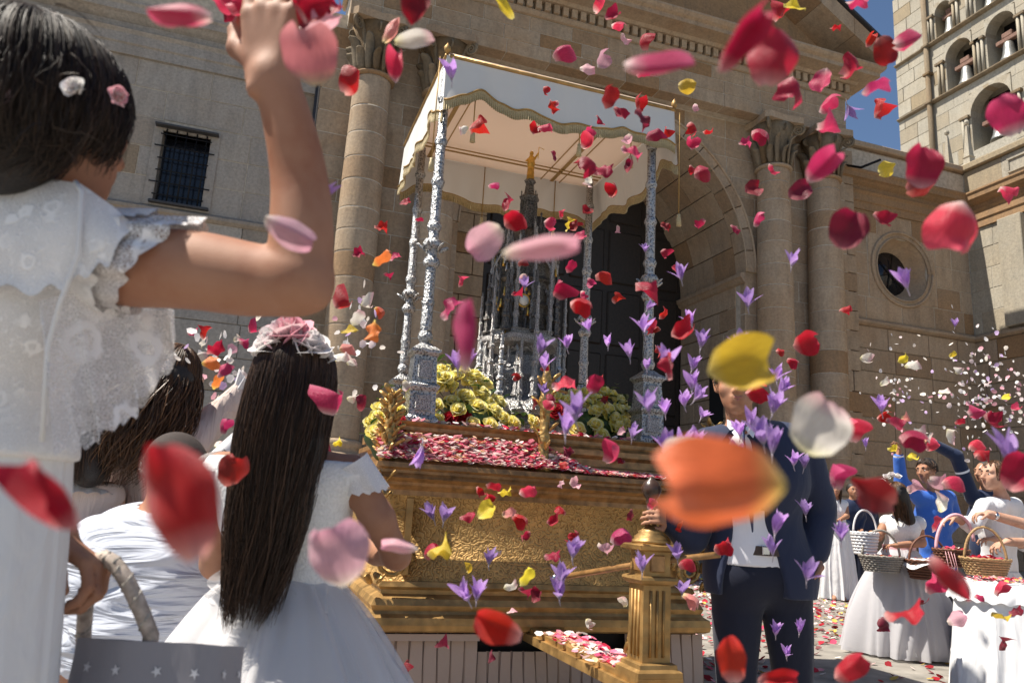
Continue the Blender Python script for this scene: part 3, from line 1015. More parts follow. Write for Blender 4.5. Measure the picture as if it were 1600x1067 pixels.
def leafmesh(h, out, w):
    path, rad = [], []
    for i in range(8):
        t = i / 7
        path.append((0, -out * (0.12 * t + 0.9 * t ** 3.2), h * (t - 0.24 * max(0, t - 0.72) ** 1.2 * 4)))
        rad.append(w * (0.6 + 1.1 * math.sin(math.pi * min(1, t * 0.8 + 0.12))) * (0.55 if i == 7 else 1))
    return tube(path, rad, 7, True, 0.38)


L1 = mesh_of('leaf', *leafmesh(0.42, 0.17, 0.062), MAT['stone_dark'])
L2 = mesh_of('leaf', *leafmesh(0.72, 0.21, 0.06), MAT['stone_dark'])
sp = []
for i in range(26):
    t = i / 25
    a = 4.4 * math.pi * t
    r_ = 0.115 * (1 - t) + 0.012
    sp.append((0, -0.02 - math.sin(a) * r_, math.cos(a) * r_))
stem = [(0, 0.24, -0.50), (0, 0.20, -0.28), (0, 0.12, -0.05), (0, 0.04, 0.09)]
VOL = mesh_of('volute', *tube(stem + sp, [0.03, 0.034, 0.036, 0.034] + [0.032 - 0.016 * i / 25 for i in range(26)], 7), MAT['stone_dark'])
for xcol in (1.28, 2.55, 9.65, 10.92):
    yc = 12.47
    core = mk('column', lathe([(0.351, ZB), (0.351, 3.6), (0.345, 5.6), (0.330, 7.2), (0.317, ZT)], 28, (xcol, yc, 0)), MAT['mortar'], church)
    mk('pedestal', join(box(xcol - 0.52, xcol + 0.52, yc - 0.52, YW, 0, 0.25), box(xcol - 0.46, xcol + 0.46, yc - 0.46, YW, 0.25, 1.4, 0.02), box(xcol - 0.52, xcol + 0.52, yc - 0.52, YW, 1.4, 1.55, 0.03)), MAT['stone'], core, False)
    mk('base', lathe([(0.46, 1.55), (0.47, 1.62), (0.45, 1.68), (0.40, 1.70), (0.38, 1.76), (0.42, 1.79), (0.42, 1.86), (0.37, 1.9)], 28, (xcol, yc, 0)), MAT['stone'], core)
    z = ZB
    while z < ZT - 0.05:
        hgt = DRUM * random.uniform(0.82, 1.12)
        z2 = min(ZT, z + hgt)
        if ZT - z2 < 0.2: z2 = ZT
        rr = lambda zz: 0.36 - 0.035 * max(0, (zz - 3.5) / (ZT - 3.5)) ** 1.6
        d = random.uniform(-0.003, 0.003)
        mk('drum', lathe([(rr(z) - 0.008 + d, z + 0.008), (rr(z) - 0.001 + d, z + 0.014), (rr(z) + d, z + 0.017), (rr(z) + d, z + 0.03), (rr(z2) + d, z2 - 0.03), (rr(z2) + d, z2 - 0.017), (rr(z2) - 0.001 + d, z2 - 0.014), (rr(z2) - 0.008 + d, z2 - 0.008)], 36, (xcol, yc, 0)), MAT['stone'], core)
        z = z2
    mk('astragal', lathe([(0.325, ZT), (0.37, ZT + 0.02), (0.385, ZT + 0.045), (0.37, ZT + 0.07), (0.325, ZT + 0.09)], 32, (xcol, yc, 0)), MAT['stone'], core)
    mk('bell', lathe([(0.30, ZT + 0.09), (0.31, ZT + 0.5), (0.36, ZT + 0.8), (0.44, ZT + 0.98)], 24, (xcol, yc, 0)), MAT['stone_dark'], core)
    for k in range(8):
        for me, off in ((L1, 0), (L2, math.pi / 8)):
            a = 2 * math.pi * k / 8 + off
            put('leaf', me, core, Matrix.Translation((xcol, yc, ZT + 0.09)) @ Matrix.Rotation(a, 4, 'Z') @ Matrix.Translation((0, -0.325, 0)))
    for k in range(4):
        a = math.pi / 4 + k * math.pi / 2
        put('volute', VOL, core, Matrix.Translation((xcol, yc, ZT + 0.88)) @ Matrix.Rotation(a, 4, 'Z') @ Matrix.Translation((0, -0.50, 0)))
        put('volute', VOL, core, Matrix.Translation((xcol, yc, ZT + 0.86)) @ Matrix.Rotation(a + math.pi / 4, 4, 'Z') @ Matrix.Translation((0, -0.40, 0)) @ Matrix.Scale(0.6, 4))
    ab = []
    for k in range(4):
        a = math.pi / 4 + k * math.pi / 2
        for da, rr2 in ((-0.09, 0.63), (0.09, 0.63), (math.pi / 4, 0.43)):
            ab.append((xcol + rr2 * math.cos(a + da), yc + rr2 * math.sin(a + da)))
    mk('abacus', prism(ab, ZT + 0.98, ZT + 1.12, 'z'), MAT['stone'], core, False)

# --- entablature and pediment
mk('entablature_core', box(0.76, 11.44, YE + 0.012, 13.6, 9.262, 10.7), MAT['mortar'], church, False)
ashlar(church, 0.75, 11.45, 9.25, 10.12, 0.29, 0.8, YE, MAT['stone'], depth=0.3, gap=0.014)
ashlar(church, YE + 0.30, 13.6, 9.25, 10.12, 0.29, 0.8, 11.2, MAT['stone'], normal='-x', depth=0.2)
PATH = [(0.75, 13.6), (0.75, YE), (11.45, YE), (11.45, 13.6)]
mk('bed_moulding', sweep(PATH, [(0, 10.125), (0.05, 10.14), (0.08, 10.2), (0.08, 10.24), (0.0, 10.245)]), MAT['stone'], church, False)
mk('corona', sweep(PATH, [(0, 10.43), (0.16, 10.44), (0.20, 10.5), (0.50, 10.53), (0.50, 10.62), (0.56, 10.66), (0.60, 10.72), (0.60, 10.76), (0.0, 10.79)]), MAT['stone'], church, False)
dv = []
x = 0.8
while x < 11.4:
    dv.append(box(x, x + 0.11, YE - 0.13, YE + 0.05, 10.25, 10.425)); x += 0.185
mk('dentil_course', join(*dv), MAT['stone'], church, False)
ext = [(0.15, 10.80), (12.05, 10.80), (CX, 10.80 + 0.62 * 5.95)]
mk('tympanum', prism([(0.6, 10.80), (11.6, 10.80), (CX, 14.2)], YE + 0.05, 13.6), MAT['stone'], church, False)
for s_ in (-1, 1):
    n = 7
    for i in range(n):
        t0, t1 = i / n, (i + 1) / n - 0.002
        pts = []
        for t, o in ((t0, -0.02), (t1, -0.02), (t1, -0.44), (t0, -0.44)):
            xx = CX + s_ * 5.98 * (1 - t)
            zz = 10.80 + 0.62 * 5.98 * t + (o + 0.44 if False else 0) + o + 0.44
            pts.append((xx, zz))
        mk('raking_stone', join(prism(pts, YE - 0.58, YE + 0.4)), MAT['stone'], church, False)
        pts2 = [(p[0], p[1] - (0.14 if k < 2 else 0.14)) for k, p in enumerate(pts)]
    q = [(CX + s_ * 6.05, 10.80 + 0.43), (CX, 10.80 + 0.62 * 6.05 + 0.43), (CX, 10.80 + 0.62 * 6.05 + 0.49), (CX + s_ * 6.05, 10.80 + 0.49)]
    mk('flashing', prism(q, YE - 0.64, YE + 0.5), MAT['lead'], church, False)
p = atY(1292, 20, 12.2)
mk('acroterion', lathe([(0.28, -0.5), (0.28, 0.0), (0.2, 0.05), (0.24, 0.3), (0.34, 0.5), (0.30, 0.62), (0.12, 0.7), (0.14, 0.85), (0.0, 1.0)], 14, (p.x, 12.9, p.z)), MAT['stone_dark'], church)
mk('nave_sun_block', box(-14, 17, 15.85, 30, 0, 8.8), MAT['mortar'], church, False)  # unseen block added behind the front so sunlight does not leak
mk('lamp_bracket', tube([atY(1320, 258, 12.75), atY(1345, 262, 12.2), atY(1376, 250, 12.0)], 0.028, 6), MAT['iron'], church)

# ------------------------------------------------------------------ bell tower beyond the right wing
XT = 24.0
tower = thing('bell_tower', (XT + 3, 18, 0), 'sunlit pale limestone bell tower with rows of arched openings, behind the wing', 'tower')


def tY(px, py):
    d = ray(px, py)
    q = CAM + d * (XT / d.x)
    return q.y, q.z


YT0, YT1 = 14.0, tY(1401, 100)[0]
yd = tY(1452, 90)[0]
rows = []
s2 = tY(1463, 159)[1]; s1 = tY(1457, 71)[1]; s3 = tY(1496, 269)[1] - 0.4
WIN = [((1478, 100), (1522, 118), s2 + 0.05, 'middle row, nearest the drainpipe'), ((1542, 75), (1591, 80), s2 + 0.05, 'middle row, at the picture edge'), ((1461, 30), (1488, 40), s1 + 0.05, 'top row, nearest the drainpipe'),
       ((1524, 10), (1552, 12), s1 + 0.05, 'top row, second opening'), ((1519, 205), (1585, 190), tY(1540, 205)[1] - 0.55, 'bottom row, behind the obelisks')]
holes, arcs = [], []
for (l, r_, zs, nm) in WIN:
    ya, yb = sorted((tY(*l)[0], tY(*r_)[0]))
    w = yb - ya
    ht = {0: 1.75}.get(0) if w < 1.0 else 1.5
    holes.append((ya, yb, zs, zs + 1.15 + (0.25 if w > 1 else 0)))
    arcs.append((ya, yb, zs, zs + 1.15 + (0.25 if w > 1 else 0), nm))
# stones; above each springing the stones are cut back and the arch ring fills the gap
full = [(a - 0.02, b + 0.02, z0, z1 + (b - a) / 2 + 0.1) for a, b, z0, z1, nm in arcs]
ashlar(tower, YT0, yd - 0.12, 8.5, s2 - 0.06, 0.6, 1.3, XT, MAT['stone_tower'], normal='-x', holes=full, mortar='mortar_tower', gap=0.02)
ashlar(tower, YT0, yd - 0.12, s2 + 0.1, s1 - 0.06, 0.6, 1.3, XT, MAT['stone_tower'], normal='-x', holes=full, gap=0.02)
ashlar(tower, YT0, yd - 0.12, s1 + 0.1, s1 + 3.2, 0.6, 1.3, XT, MAT['stone_tower'], normal='-x', holes=full, gap=0.02)
ashlar(tower, yd + 0.12, YT1, 8.5, s1 + 3.2, 0.62, 1.2, XT - 0.06, MAT['stone_tower'], normal='-x', gap=0.02)
TOP = s1 + 3.2
for nm_, zz in (('string_course', s2), ('string_course', s1)):
    mk(nm_, sweep([(XT, YT1), (XT, YT0)], [(0, zz - 0.06), (0.1, zz - 0.04), (0.17, zz + 0.01), (0.17, zz + 0.05), (0.0, zz + 0.1)]), MAT['stone_dark'], tower, False)
for k, (a, b, z0, z1, nm) in enumerate(arcs):
    cy, r_ = (a + b) / 2, (b - a) / 2
    zt = z1 + r_ + 0.1
    n = 12
    for i in range(n):                              # spandrel pieces and ring of the arch
        a0, a1 = math.pi * i / n, math.pi * (i + 1) / n
        def sqp(t):
            c, s = math.cos(t), math.sin(t)
            kk = min((r_ + 0.02) / max(abs(c), 1e-6), (r_ + 0.1) / max(s, 1e-6))
            return cy + c * kk, z1 + s * kk
        poly = [(cy + r_ * math.cos(a0), z1 + r_ * math.sin(a0)), (cy + r_ * math.cos(a1), z1 + r_ * math.sin(a1)), sqp(a1), sqp(a0)]
        mk('arch_stone', prism(poly, XT - 0.03, XT + 0.5, 'x'), MAT['stone_tower'], tower, False)
    mk('reveal', box(XT + 0.01, XT + 1.04, a - 0.3, a, z0, z1 + 0.02), MAT['stone_tower'], tower, False)
    mk('reveal', box(XT + 0.01, XT + 1.04, b, b + 0.3, z0, z1 + 0.02), MAT['stone_tower'], tower, False)
    for s_, e in ((a - 0.13, 0), (b + 0.13, 0), (a - 0.30, 0), (b + 0.30, 0)):
        mk('colonnette', tube([(XT - 0.07, s_, z0 + 0.05), (XT - 0.07, s_, z1 - 0.05)], 0.05, 8), MAT['stone_tower'], tower)
    for y0_, y1_ in ((a - 0.42, a - 0.02), (b + 0.02, b + 0.42)):
        mk('impost', box(XT - 0.15, XT + 0.2, y0_, y1_, z1 - 0.05, z1 + 0.06, 0.01), MAT['stone_dark'], tower, False)
    mk('opening_dark', box(XT + 1.05, XT + 1.1, a - 0.3, b + 0.3, z0, z1 + r_ + 0.3), MAT['black'], tower, False)  # black sheet painted in for the unlit tower interior
    br = min(0.34, r_ * 0.78)
    bc = (XT + 0.35, cy, z0 + 0.12)
    bl = thing('bell', bc, 'bronze bell in the tower opening, ' + nm, 'bell', 'bells hanging in the tower')
    mk('bell_body', lathe([(br * 0.9, 0.06), (br, 0.0), (br * 0.92, 0.08), (br * 0.7, 0.25), (br * 0.58, 0.5), (br * 0.52, 0.68), (br * 0.4, 0.78), (0.03, 0.82)], 20, bc), MAT['bell'], bl)
    mk('clapper', lathe([(0.0, -0.12), (0.05, -0.09), (0.06, -0.04), (0.02, 0.02), (0.015, 0.5)], 8, bc), MAT['iron'], bl)
    mk('yoke', join(box(bc[0] - 0.1, bc[0] + 0.1, cy - r_ * 0.75, cy + r_ * 0.75, z0 + 0.93, z0 + 1.1, 0.02), box(bc[0] - 0.09, bc[0] + 0.09, cy - r_ * 0.35, cy + r_ * 0.35, z0 + 1.1, z0 + 1.32, 0.03)), MAT['wood_red'], bl, False)
core_h = [(b_, c_, d_, e_) for b_, c_, d_, e_ in full]
# core walls left open behind the openings
ys = sorted(set([YT0, YT1] + [v for h in full for v in h[:2]]))
for ya, yb in zip(ys[:-1], ys[1:]):
    zs_ = [8.0, TOP]
    hs = sorted([(h[2], h[3]) for h in full if h[0] < (ya + yb) / 2 < h[1]])
    z = 0.0
    parts = []
    for h in hs:
        if h[0] > z: parts.append(box(XT + 0.012, XT + 1.0, ya, yb, z, h[0]))
        z = max(z, h[1])
    parts.append(box(XT + 0.012, XT + 1.0, ya, yb, z, TOP))
    mk('tower_wall', join(*parts), MAT['mortar_tower'], tower, False)
mk('tower_mass', join(box(XT + 1.2, XT + 8, YT0, YT1, 0, TOP), box(XT + 1.0, XT + 1.2, YT0, YT0 + .2, 0, TOP)), MAT['stone_tower'], tower, False)
mk('downpipe', tube([(XT - 0.14, yd, TOP), (XT - 0.14, yd, 8.5)], 0.1, 8), MAT['stone_dark'], tower)
for zz in (s1, s2, (s1 + s2) / 2):
    mk('pipe_collar', box(XT - 0.27, XT, yd - 0.16, yd + 0.16, zz - 0.06, zz + 0.06, 0.02), MAT['stone_dark'], tower, False)
# ------------------------------------------------------------------ processional float
FX0, FX1, FY0, FY1 = 0.62, 2.56, 3.90, 5.85
fl = thing('processional_float', ((FX0 + FX1) / 2, 4.85, 0), 'gilded carved wooden float with damask panels and pleated cloth skirt', 'float')
RECT = [(FX0, FY0), (FX1, FY0), (FX1, FY1), (FX0, FY1)]
mk('top_moulding', sweep(RECT, [(-0.5, 1.185), (-0.02, 1.20), (0.0, 1.195), (0.005, 1.17), (-0.03, 1.16), (-0.03, 1.145), (-0.015, 1.12), (-0.05, 1.10), (-0.055, 1.085), (-0.085, 1.06), (-0.085, 1.035), (-0.12, 1.03)], True), MAT['walnut'], fl, False)
mk('side_panel', sweep(RECT, [(-0.085, 1.035), (-0.11, 0.97), (-0.12, 0.85), (-0.115, 0.72), (-0.095, 0.61)], True), MAT['gold_panel'], fl)
mk('base_moulding', sweep(RECT, [(-0.12, 0.615), (-0.08, 0.61), (-0.07, 0.585), (-0.085, 0.57), (-0.085, 0.55), (-0.05, 0.53), (-0.035, 0.50), (-0.045, 0.475), (-0.035, 0.46), (-0.01, 0.445), (-0.005, 0.41), (-0.01, 0.385), (-0.03, 0.375), (-0.15, 0.37)], True), MAT['gold_plain'], fl, False)
mk('platform', box(FX0 + 0.05, FX1 - 0.05, FY0 + 0.05, FY1 - 0.05, 1.165, 1.1995), MAT['walnut'], fl, False)
mk('step', sweep([(0.74, 4.06), (2.42, 4.06), (2.42, 5.6), (0.74, 5.6)], [(0.0, 1.2), (0.0, 1.25), (-0.03, 1.26), (-0.03, 1.30), (-0.005, 1.32), (-0.005, 1.35), (-0.05, 1.37), (-0.04, 1.40), (-0.02, 1.42), (-0.9, 1.425)], True), MAT['walnut'], fl, False)
mk('step_top', box(0.76, 2.40, 4.1, 5.56, 1.38, 1.428), MAT['walnut'], fl, False)
for x0, x1 in ((0.80, 0.835), (2.34, 2.375)):
    mk('panel_border', prism([(x0, 0.64), (x1, 0.64), (x1, 1.02), (x0, 1.02)], FY0 + 0.085, FY0 + 0.16), MAT['gold_plain'], fl, False)
# pleated skirt, hung in lengths; the middle length hangs lower and leaves a dark gap


def pleats(name, x0, x1, zt, y, w=0.066):
    n = max(2, int(round((x1 - x0) / w)))
    prof = []
    for i in range(n):
        a = x0 + (x1 - x0) * i / n
        d = (x1 - x0) / n
        prof += [(a, y + 0.016), (a + d * 0.10, y + random.uniform(-.004, .003)), (a + d * 0.90, y - random.uniform(0, .006)), (a + d * 0.97, y + 0.018)]
    prof.append((x1, y))
    V, F = [], []
    nz = 5
    for j in range(nz + 1):
        t = j / nz
        for i, (a, b) in enumerate(prof):
            V.append((a + 0.004 * math.sin(i * 1.7 + t * 4), b - 0.03 * t + 0.012 * t * math.sin(a * 23 + 1), zt * (1 - t) + 0.012 * t))
    m = len(prof)
    for j in range(nz):
        for i in range(m - 1): F.append((j * m + i, j * m + i + 1, (j + 1) * m + i + 1, (j + 1) * m + i))
    mk(name, (V, F), MAT['skirt'], fl, False)


pleats('cloth_skirt', 0.66, 1.22, 0.365, FY0 + 0.07)
pleats('cloth_skirt', 1.22, 2.06, 0.275, FY0 + 0.085)
pleats('cloth_skirt', 2.06, 2.54, 0.365, FY0 + 0.07)
mk('skirt_hem_band', box(0.66, 1.22, FY0 + 0.035, FY0 + 0.055, 0.335, 0.367), MAT['skirt'], fl, False)
mk('underfloat_shade', box(0.72, 2.46, FY0 + 0.14, FY1 - 0.1, 0.02, 0.39), MAT['black'], fl, False)  # black box whose colour stands for the shade under the float
side = []
for xs, sg in ((FX0 + 0.07, 1), (FX1 - 0.07, -1)):
    V, F = gridsurf(80, 3, lambda u, v: (xs + sg * 0.012 * (1 if int(u * 80) % 3 else -1), FY0 + 0.08 + u * (FY1 - FY0 - 0.16), 0.365 * (1 - v) + 0.01))
    mk('cloth_skirt', (V, F), MAT['skirt'], fl, False)


def leaf_tube(p, d, up, ln, w, curl):
    p, d, up = Vector(p), Vector(d).normalized(), Vector(up).normalized()
    path, rad = [], []
    for i in range(7):
        t = i / 6
        path.append(p + d * ln * math.sin(min(1, t * 1.0) * 1.35) + up * ln * curl * (1 - math.cos(t * 2.6)) * 0.6)
        rad.append(w * (0.45 + 1.0 * math.sin(math.pi * (0.12 + 0.8 * t))) * (0.4 if i == 6 else 1))
    return tube(path, rad, 6, True, 0.5)


# carved acanthus on the corners of the body
for xc, sg in ((FX0 + 0.03, -1), (FX1 - 0.03, 1)):
    for i in range(11):
        z = 0.60 + 0.05 * i
        for s2_ in (0, 1):
            base = (xc - sg * 0.02 * s2_ + sg * 0.015 * math.sin(i), FY0 + 0.06 - 0.02 * s2_, z)
            dirv = (sg * (0.5 - 0.9 * s2_) + random.uniform(-.2, .2), -0.55, 0.5 - 0.9 * (i % 2))
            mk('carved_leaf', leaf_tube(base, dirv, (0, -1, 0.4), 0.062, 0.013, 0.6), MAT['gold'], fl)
    scr = []
    for i in range(30):
        t = i / 29
        a = 5 * math.pi * t
        r_ = 0.085 * (1 - t) + 0.008
        scr.append((xc - sg * (0.10 + math.cos(a) * r_), FY0 + 0.065 - 0.03 * t, 0.71 + math.sin(a) * r_))
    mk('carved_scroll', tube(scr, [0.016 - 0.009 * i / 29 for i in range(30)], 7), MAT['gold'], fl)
# gilded finials on the platform: corners and centre
def finial(px, py0, Y, h, w, nm='carved_finial'):
    b = atY(px, py0, Y)
    b.z = 1.2
    core = mk(nm, lathe([(w * 0.55, 0), (w * 0.75, 0.03), (w * 0.45, 0.07), (w * 0.6, h * 0.35), (w * 0.38, h * 0.6), (w * 0.42, h * 0.72), (w * 0.2, h * 0.9), (w * 0.26, h * 0.95), (0.004, h)], 10, b), MAT['gold'], fl)
    for i in range(34):
        t = (i + 0.5) / 34
        a = i * 2.4
        r_ = w * (0.62 - 0.42 * t)
        p = b + Vector((math.cos(a) * r_, math.sin(a) * r_, 0.02 + h * 0.9 * t))
        mk('carved_leaf', leaf_tube(p, (math.cos(a) * .5, math.sin(a) * .5, 0.9), (math.cos(a), math.sin(a), 0.2), 0.042, 0.013, 0.7), MAT['gold'], core)
    return core


finial(606, 700, 3.99, 0.37, 0.07)
finial(1112, 715, 3.99, 0.37, 0.07)
cb = atY(848, 725, 3.99); cb.z = 1.2
cp = mk('centre_post', join(lathe([(0.05, 0), (0.055, 0.03), (0.035, 0.05), (0.03, 0.16), (0.038, 0.19), (0.028, 0.22), (0.032, 0.36), (0.042, 0.40), (0.03, 0.43), (0.036, 0.5), (0.02, 0.56), (0.012, 0.6)], 8, cb)), MAT['gold'], fl)
for i in range(14):
    a = i * 2.4
    p = cb + Vector((math.cos(a) * 0.03, math.sin(a) * 0.03, 0.05 + 0.035 * i))
    mk('carved_leaf', leaf_tube(p, (math.cos(a) * .4, math.sin(a) * .4, 1), (math.cos(a), math.sin(a), 0.2), 0.05, 0.011, 0.6), MAT['gold'], cp)
mk('cross_arm', tube([cb + Vector((0, 0, 0.47)), cb + Vector((0.08, 0.05, 0.475)), cb + Vector((0.17, 0.1, 0.47))], 0.008, 6), MAT['gold_plain'], cp)

# ------------------------------------------------------------------ steering post in front of the float
pb = Vector((1.575, 2.84, 0.40))
sp_ = thing('steering_post', (pb.x, pb.y, 0), 'gilded square post on a petal-strewn plank with dark turned knob on top', 'post')
def sqb(z0, z1, r0, r1, b=0.0): return lathe([(r0 * 1.4142, z0), (r1 * 1.4142, z1)], 4, (pb.x, pb.y, 0), sq=R(45))
mk('plank', join(prism([(pb.x - 0.115, 0.335), (pb.x + 0.115, 0.335), (pb.x + 0.115, 0.375), (pb.x - 0.115, 0.375)], pb.y - 0.12, 3.96), prism([(pb.x - 0.095, 0.3755), (pb.x + 0.095, 0.3755), (pb.x + 0.095, 0.398), (pb.x - 0.095, 0.398)], pb.y - 0.10, 3.95)), MAT['gold_plain'], sp_, False)
mk('plank_support', box(pb.x - 0.05, pb.x + 0.05, pb.y - 0.02, pb.y + 0.08, 0.0, 0.334, 0.01), MAT['walnut'], sp_, False)
mk('foot', lathe([(0.135, 0.398), (0.135, 0.42), (0.115, 0.43), (0.112, 0.445), (0.098, 0.45)], 4, (pb.x, pb.y, 0), sq=R(45)), MAT['gold_plain'], sp_, False)
mk('shaft', sqb(0.45, 0.735, 0.060, 0.060), MAT['gold_plain'], sp_, False)
for sx, sy in ((0, -1), (-1, 0), (1, 0), (0, 1)):
    c = Vector((pb.x + sx * 0.062, pb.y + sy * 0.062, 0))
    for e in (-0.028, 0.0, 0.028):
        q = Vector((e, 0, 0)) if sx == 0 else Vector((0, e, 0))
        mk('flute', tube([c + q + Vector((0, 0, 0.47)), c + q + Vector((0, 0, 0.715))], 0.006, 6), MAT['gold_plain'], sp_)
mk('collar', lathe([(0.088, 0.735), (0.105, 0.742), (0.118, 0.755), (0.112, 0.765), (0.085, 0.77)], 4, (pb.x, pb.y, 0), sq=R(45)), MAT['gold_plain'], sp_, False)
mk('upper_block', sqb(0.77, 0.862, 0.058, 0.058), MAT['gold_plain'], sp_, False)
mk('panel_inset', box(pb.x - 0.032, pb.x + 0.032, pb.y - 0.066, pb.y - 0.055, 0.785, 0.85, 0.004), MAT['walnut'], sp_, False)
mk('panel_inset', box(pb.x - 0.066, pb.x - 0.055, pb.y - 0.032, pb.y + 0.032, 0.785, 0.85, 0.004), MAT['walnut'], sp_, False)
mk('top_plate', lathe([(0.09, 0.862), (0.125, 0.87), (0.13, 0.885), (0.10, 0.892)], 4, (pb.x, pb.y, 0), sq=R(45)), MAT['gold_plain'], sp_, False)
mk('turned_neck', lathe([(0.078, 0.892), (0.08, 0.902), (0.066, 0.908), (0.068, 0.918), (0.05, 0.93), (0.052, 0.938), (0.03, 0.95), (0.02, 0.97)], 20, (pb.x, pb.y, 0)), MAT['gold_plain'], sp_)
mk('handle', lathe([(0.018, 0.96), (0.02, 1.0), (0.018, 1.045), (0.024, 1.055), (0.02, 1.065), (0.032, 1.078), (0.041, 1.10), (0.041, 1.112), (0.032, 1.135), (0.014, 1.147), (0.012, 1.155), (0.0, 1.158)], 20, (pb.x, pb.y, 0)), MAT['knob'], sp_)
for i in range(5):
    scr = []
    for k in range(16):
        t = k / 15
        a = 3.4 * math.pi * t
        r_ = (0.045 - 0.004 * i) * (1 - t) + 0.006
        scr.append((pb.x + (-0.03 + 0.015 * i), pb.y + 0.085 + 0.02 * i + math.cos(a) * r_, 0.455 + 0.02 * i + math.sin(a) * r_))
    mk('carved_scroll', tube(scr, [0.012 - 0.006 * k / 15 for k in range(16)], 6), MAT['gold'], sp_)
bar = thing('wooden_bar', atD(1000, 878, 3.1), 'long brown wooden bar crossing behind the gilded steering post', 'bar')
mk('bar_shaft', tube([atD(868, 903, 3.45), atD(1010, 879, 3.12), atD(1125, 866, 2.98)], 0.013, 8), MAT['walnut'], bar)
mk('bar_end', lathe([(0.0, 0), (0.018, 0.004), (0.018, 0.03), (0.0, 0.034)], 10, atD(868, 903, 3.45) - Vector((0, 0, 0.017))), MAT['steel'], bar)

# ------------------------------------------------------------------ canopy on four silver poles
KX0, KX1, KY0, KY1, KZ = 0.85, 2.42, 4.14, 5.46, 3.64
ca = thing('canopy', ((KX0 + KX1) / 2, 4.8, 1.43), 'cream silk processional canopy with gold fringe on four chased silver poles', 'canopy')
for x, y in ((0.87, 4.2), (2.29, 4.2), (0.97, 5.35), (2.36, 5.35)):
    po = mk('pole', lathe([(0.030, 1.86), (0.034, 2.0), (0.030, 2.3), (0.030, 2.42), (0.032, 2.55), (0.030, 3.0), (0.027, 3.62)], 14, (x, y, 0)), MAT['silver'], ca)
    for zk, rk in ((1.92, 0.045), (2.12, 0.04), (2.36, 0.052), (2.47, 0.06), (2.58, 0.045), (2.86, 0.042), (3.12, 0.04), (3.4, 0.042)):
        mk('knop', lathe([(0.028, zk - 0.035), (rk * 0.8, zk - 0.025), (rk, zk), (rk * 0.8, zk + 0.025), (0.028, zk + 0.035)], 14, (x, y, 0)), MAT['silver'], po)
    for k in range(6):
        a = k * math.pi / 3
        mk('boss', leaf_tube((x + 0.04 * math.cos(a), y + 0.04 * math.sin(a), 2.42), (math.cos(a) * .5, math.sin(a) * .5, 1), (math.cos(a), math.sin(a), 0), 0.05, 0.01, 0.6), MAT['silver'], po)
    s = R(45)
    mk('pedestal', lathe([(0.125, 1.43), (0.125, 1.45), (0.105, 1.47), (0.102, 1.60), (0.122, 1.62), (0.125, 1.635), (0.100, 1.65), (0.088, 1.80), (0.115, 1.82), (0.118, 1.835), (0.07, 1.86), (0.04, 1.88)], 4, (x, y, 0), sq=s), MAT['silver'], po, False)
    mk('pedestal_panel', box(x - 0.045, x + 0.045, y - 0.082, y - 0.07, 1.49, 1.585, 0.006), MAT['silver_fine'], po, False)
    mk('pedestal_panel', box(x - 0.04, x + 0.04, y - 0.076, y - 0.062, 1.67, 1.78, 0.006), MAT['silver_fine'], po, False)
mk('rod', tube([(KX0 + 0.02, KY0, KZ + 0.02), (KX1, KY0, KZ + 0.02)], 0.013, 8), MAT['gold_plain'], ca)
mk('rod', tube([(KX0 + 0.02, KY1, KZ + 0.02), (KX1, KY1, KZ + 0.02)], 0.013, 8), MAT['gold_plain'], ca)
mk('rod', tube([(KX0, KY0, KZ + 0.02), (KX0, KY1, KZ + 0.02)], 0.013, 8), MAT['gold_plain'], ca)
mk('rod', tube([(KX1, KY0, KZ + 0.02), (KX1, KY1, KZ + 0.02)], 0.013, 8), MAT['gold_plain'], ca)
for x in (KX0, KX1):
    mk('rod_finial', lathe([(0.008, 0), (0.02, 0.02), (0.022, 0.04), (0.008, 0.06), (0.0, 0.075)], 8, (x, KY0, KZ + 0.03)), MAT['gold_plain'], ca)
mk('ceiling', gridsurf(24, 20, lambda u, v: (KX0 + (KX1 - KX0) * u, KY0 + (KY1 - KY0) * v, KZ - 0.02 - 0.03 * math.sin(math.pi * u) * math.sin(math.pi * v))), MAT['ceiling_silk'], ca)
mk('canopy_top', gridsurf(12, 10, lambda u, v: (KX0 + (KX1 - KX0) * u, KY0 + (KY1 - KY0) * v, KZ + 0.04)), MAT['ceiling_silk'], ca)
DR = [0.30, 0.24, 0.20, 0.235, 0.265, 0.28, 0.285, 0.28, 0.27, 0.255, 0.235, 0.22, 0.245, 0.27]


def drop(u, k=0):
    t = min(0.9999, max(0, u)) * (len(DR) - 1)
    i = int(t)
    f_ = t - i
    f_ = f_ * f_ * (3 - 2 * f_)
    return DR[i] * (1 - f_) + DR[min(i + 1, len(DR) - 1)] * f_ + 0.012 * math.sin(u * 31 + k)


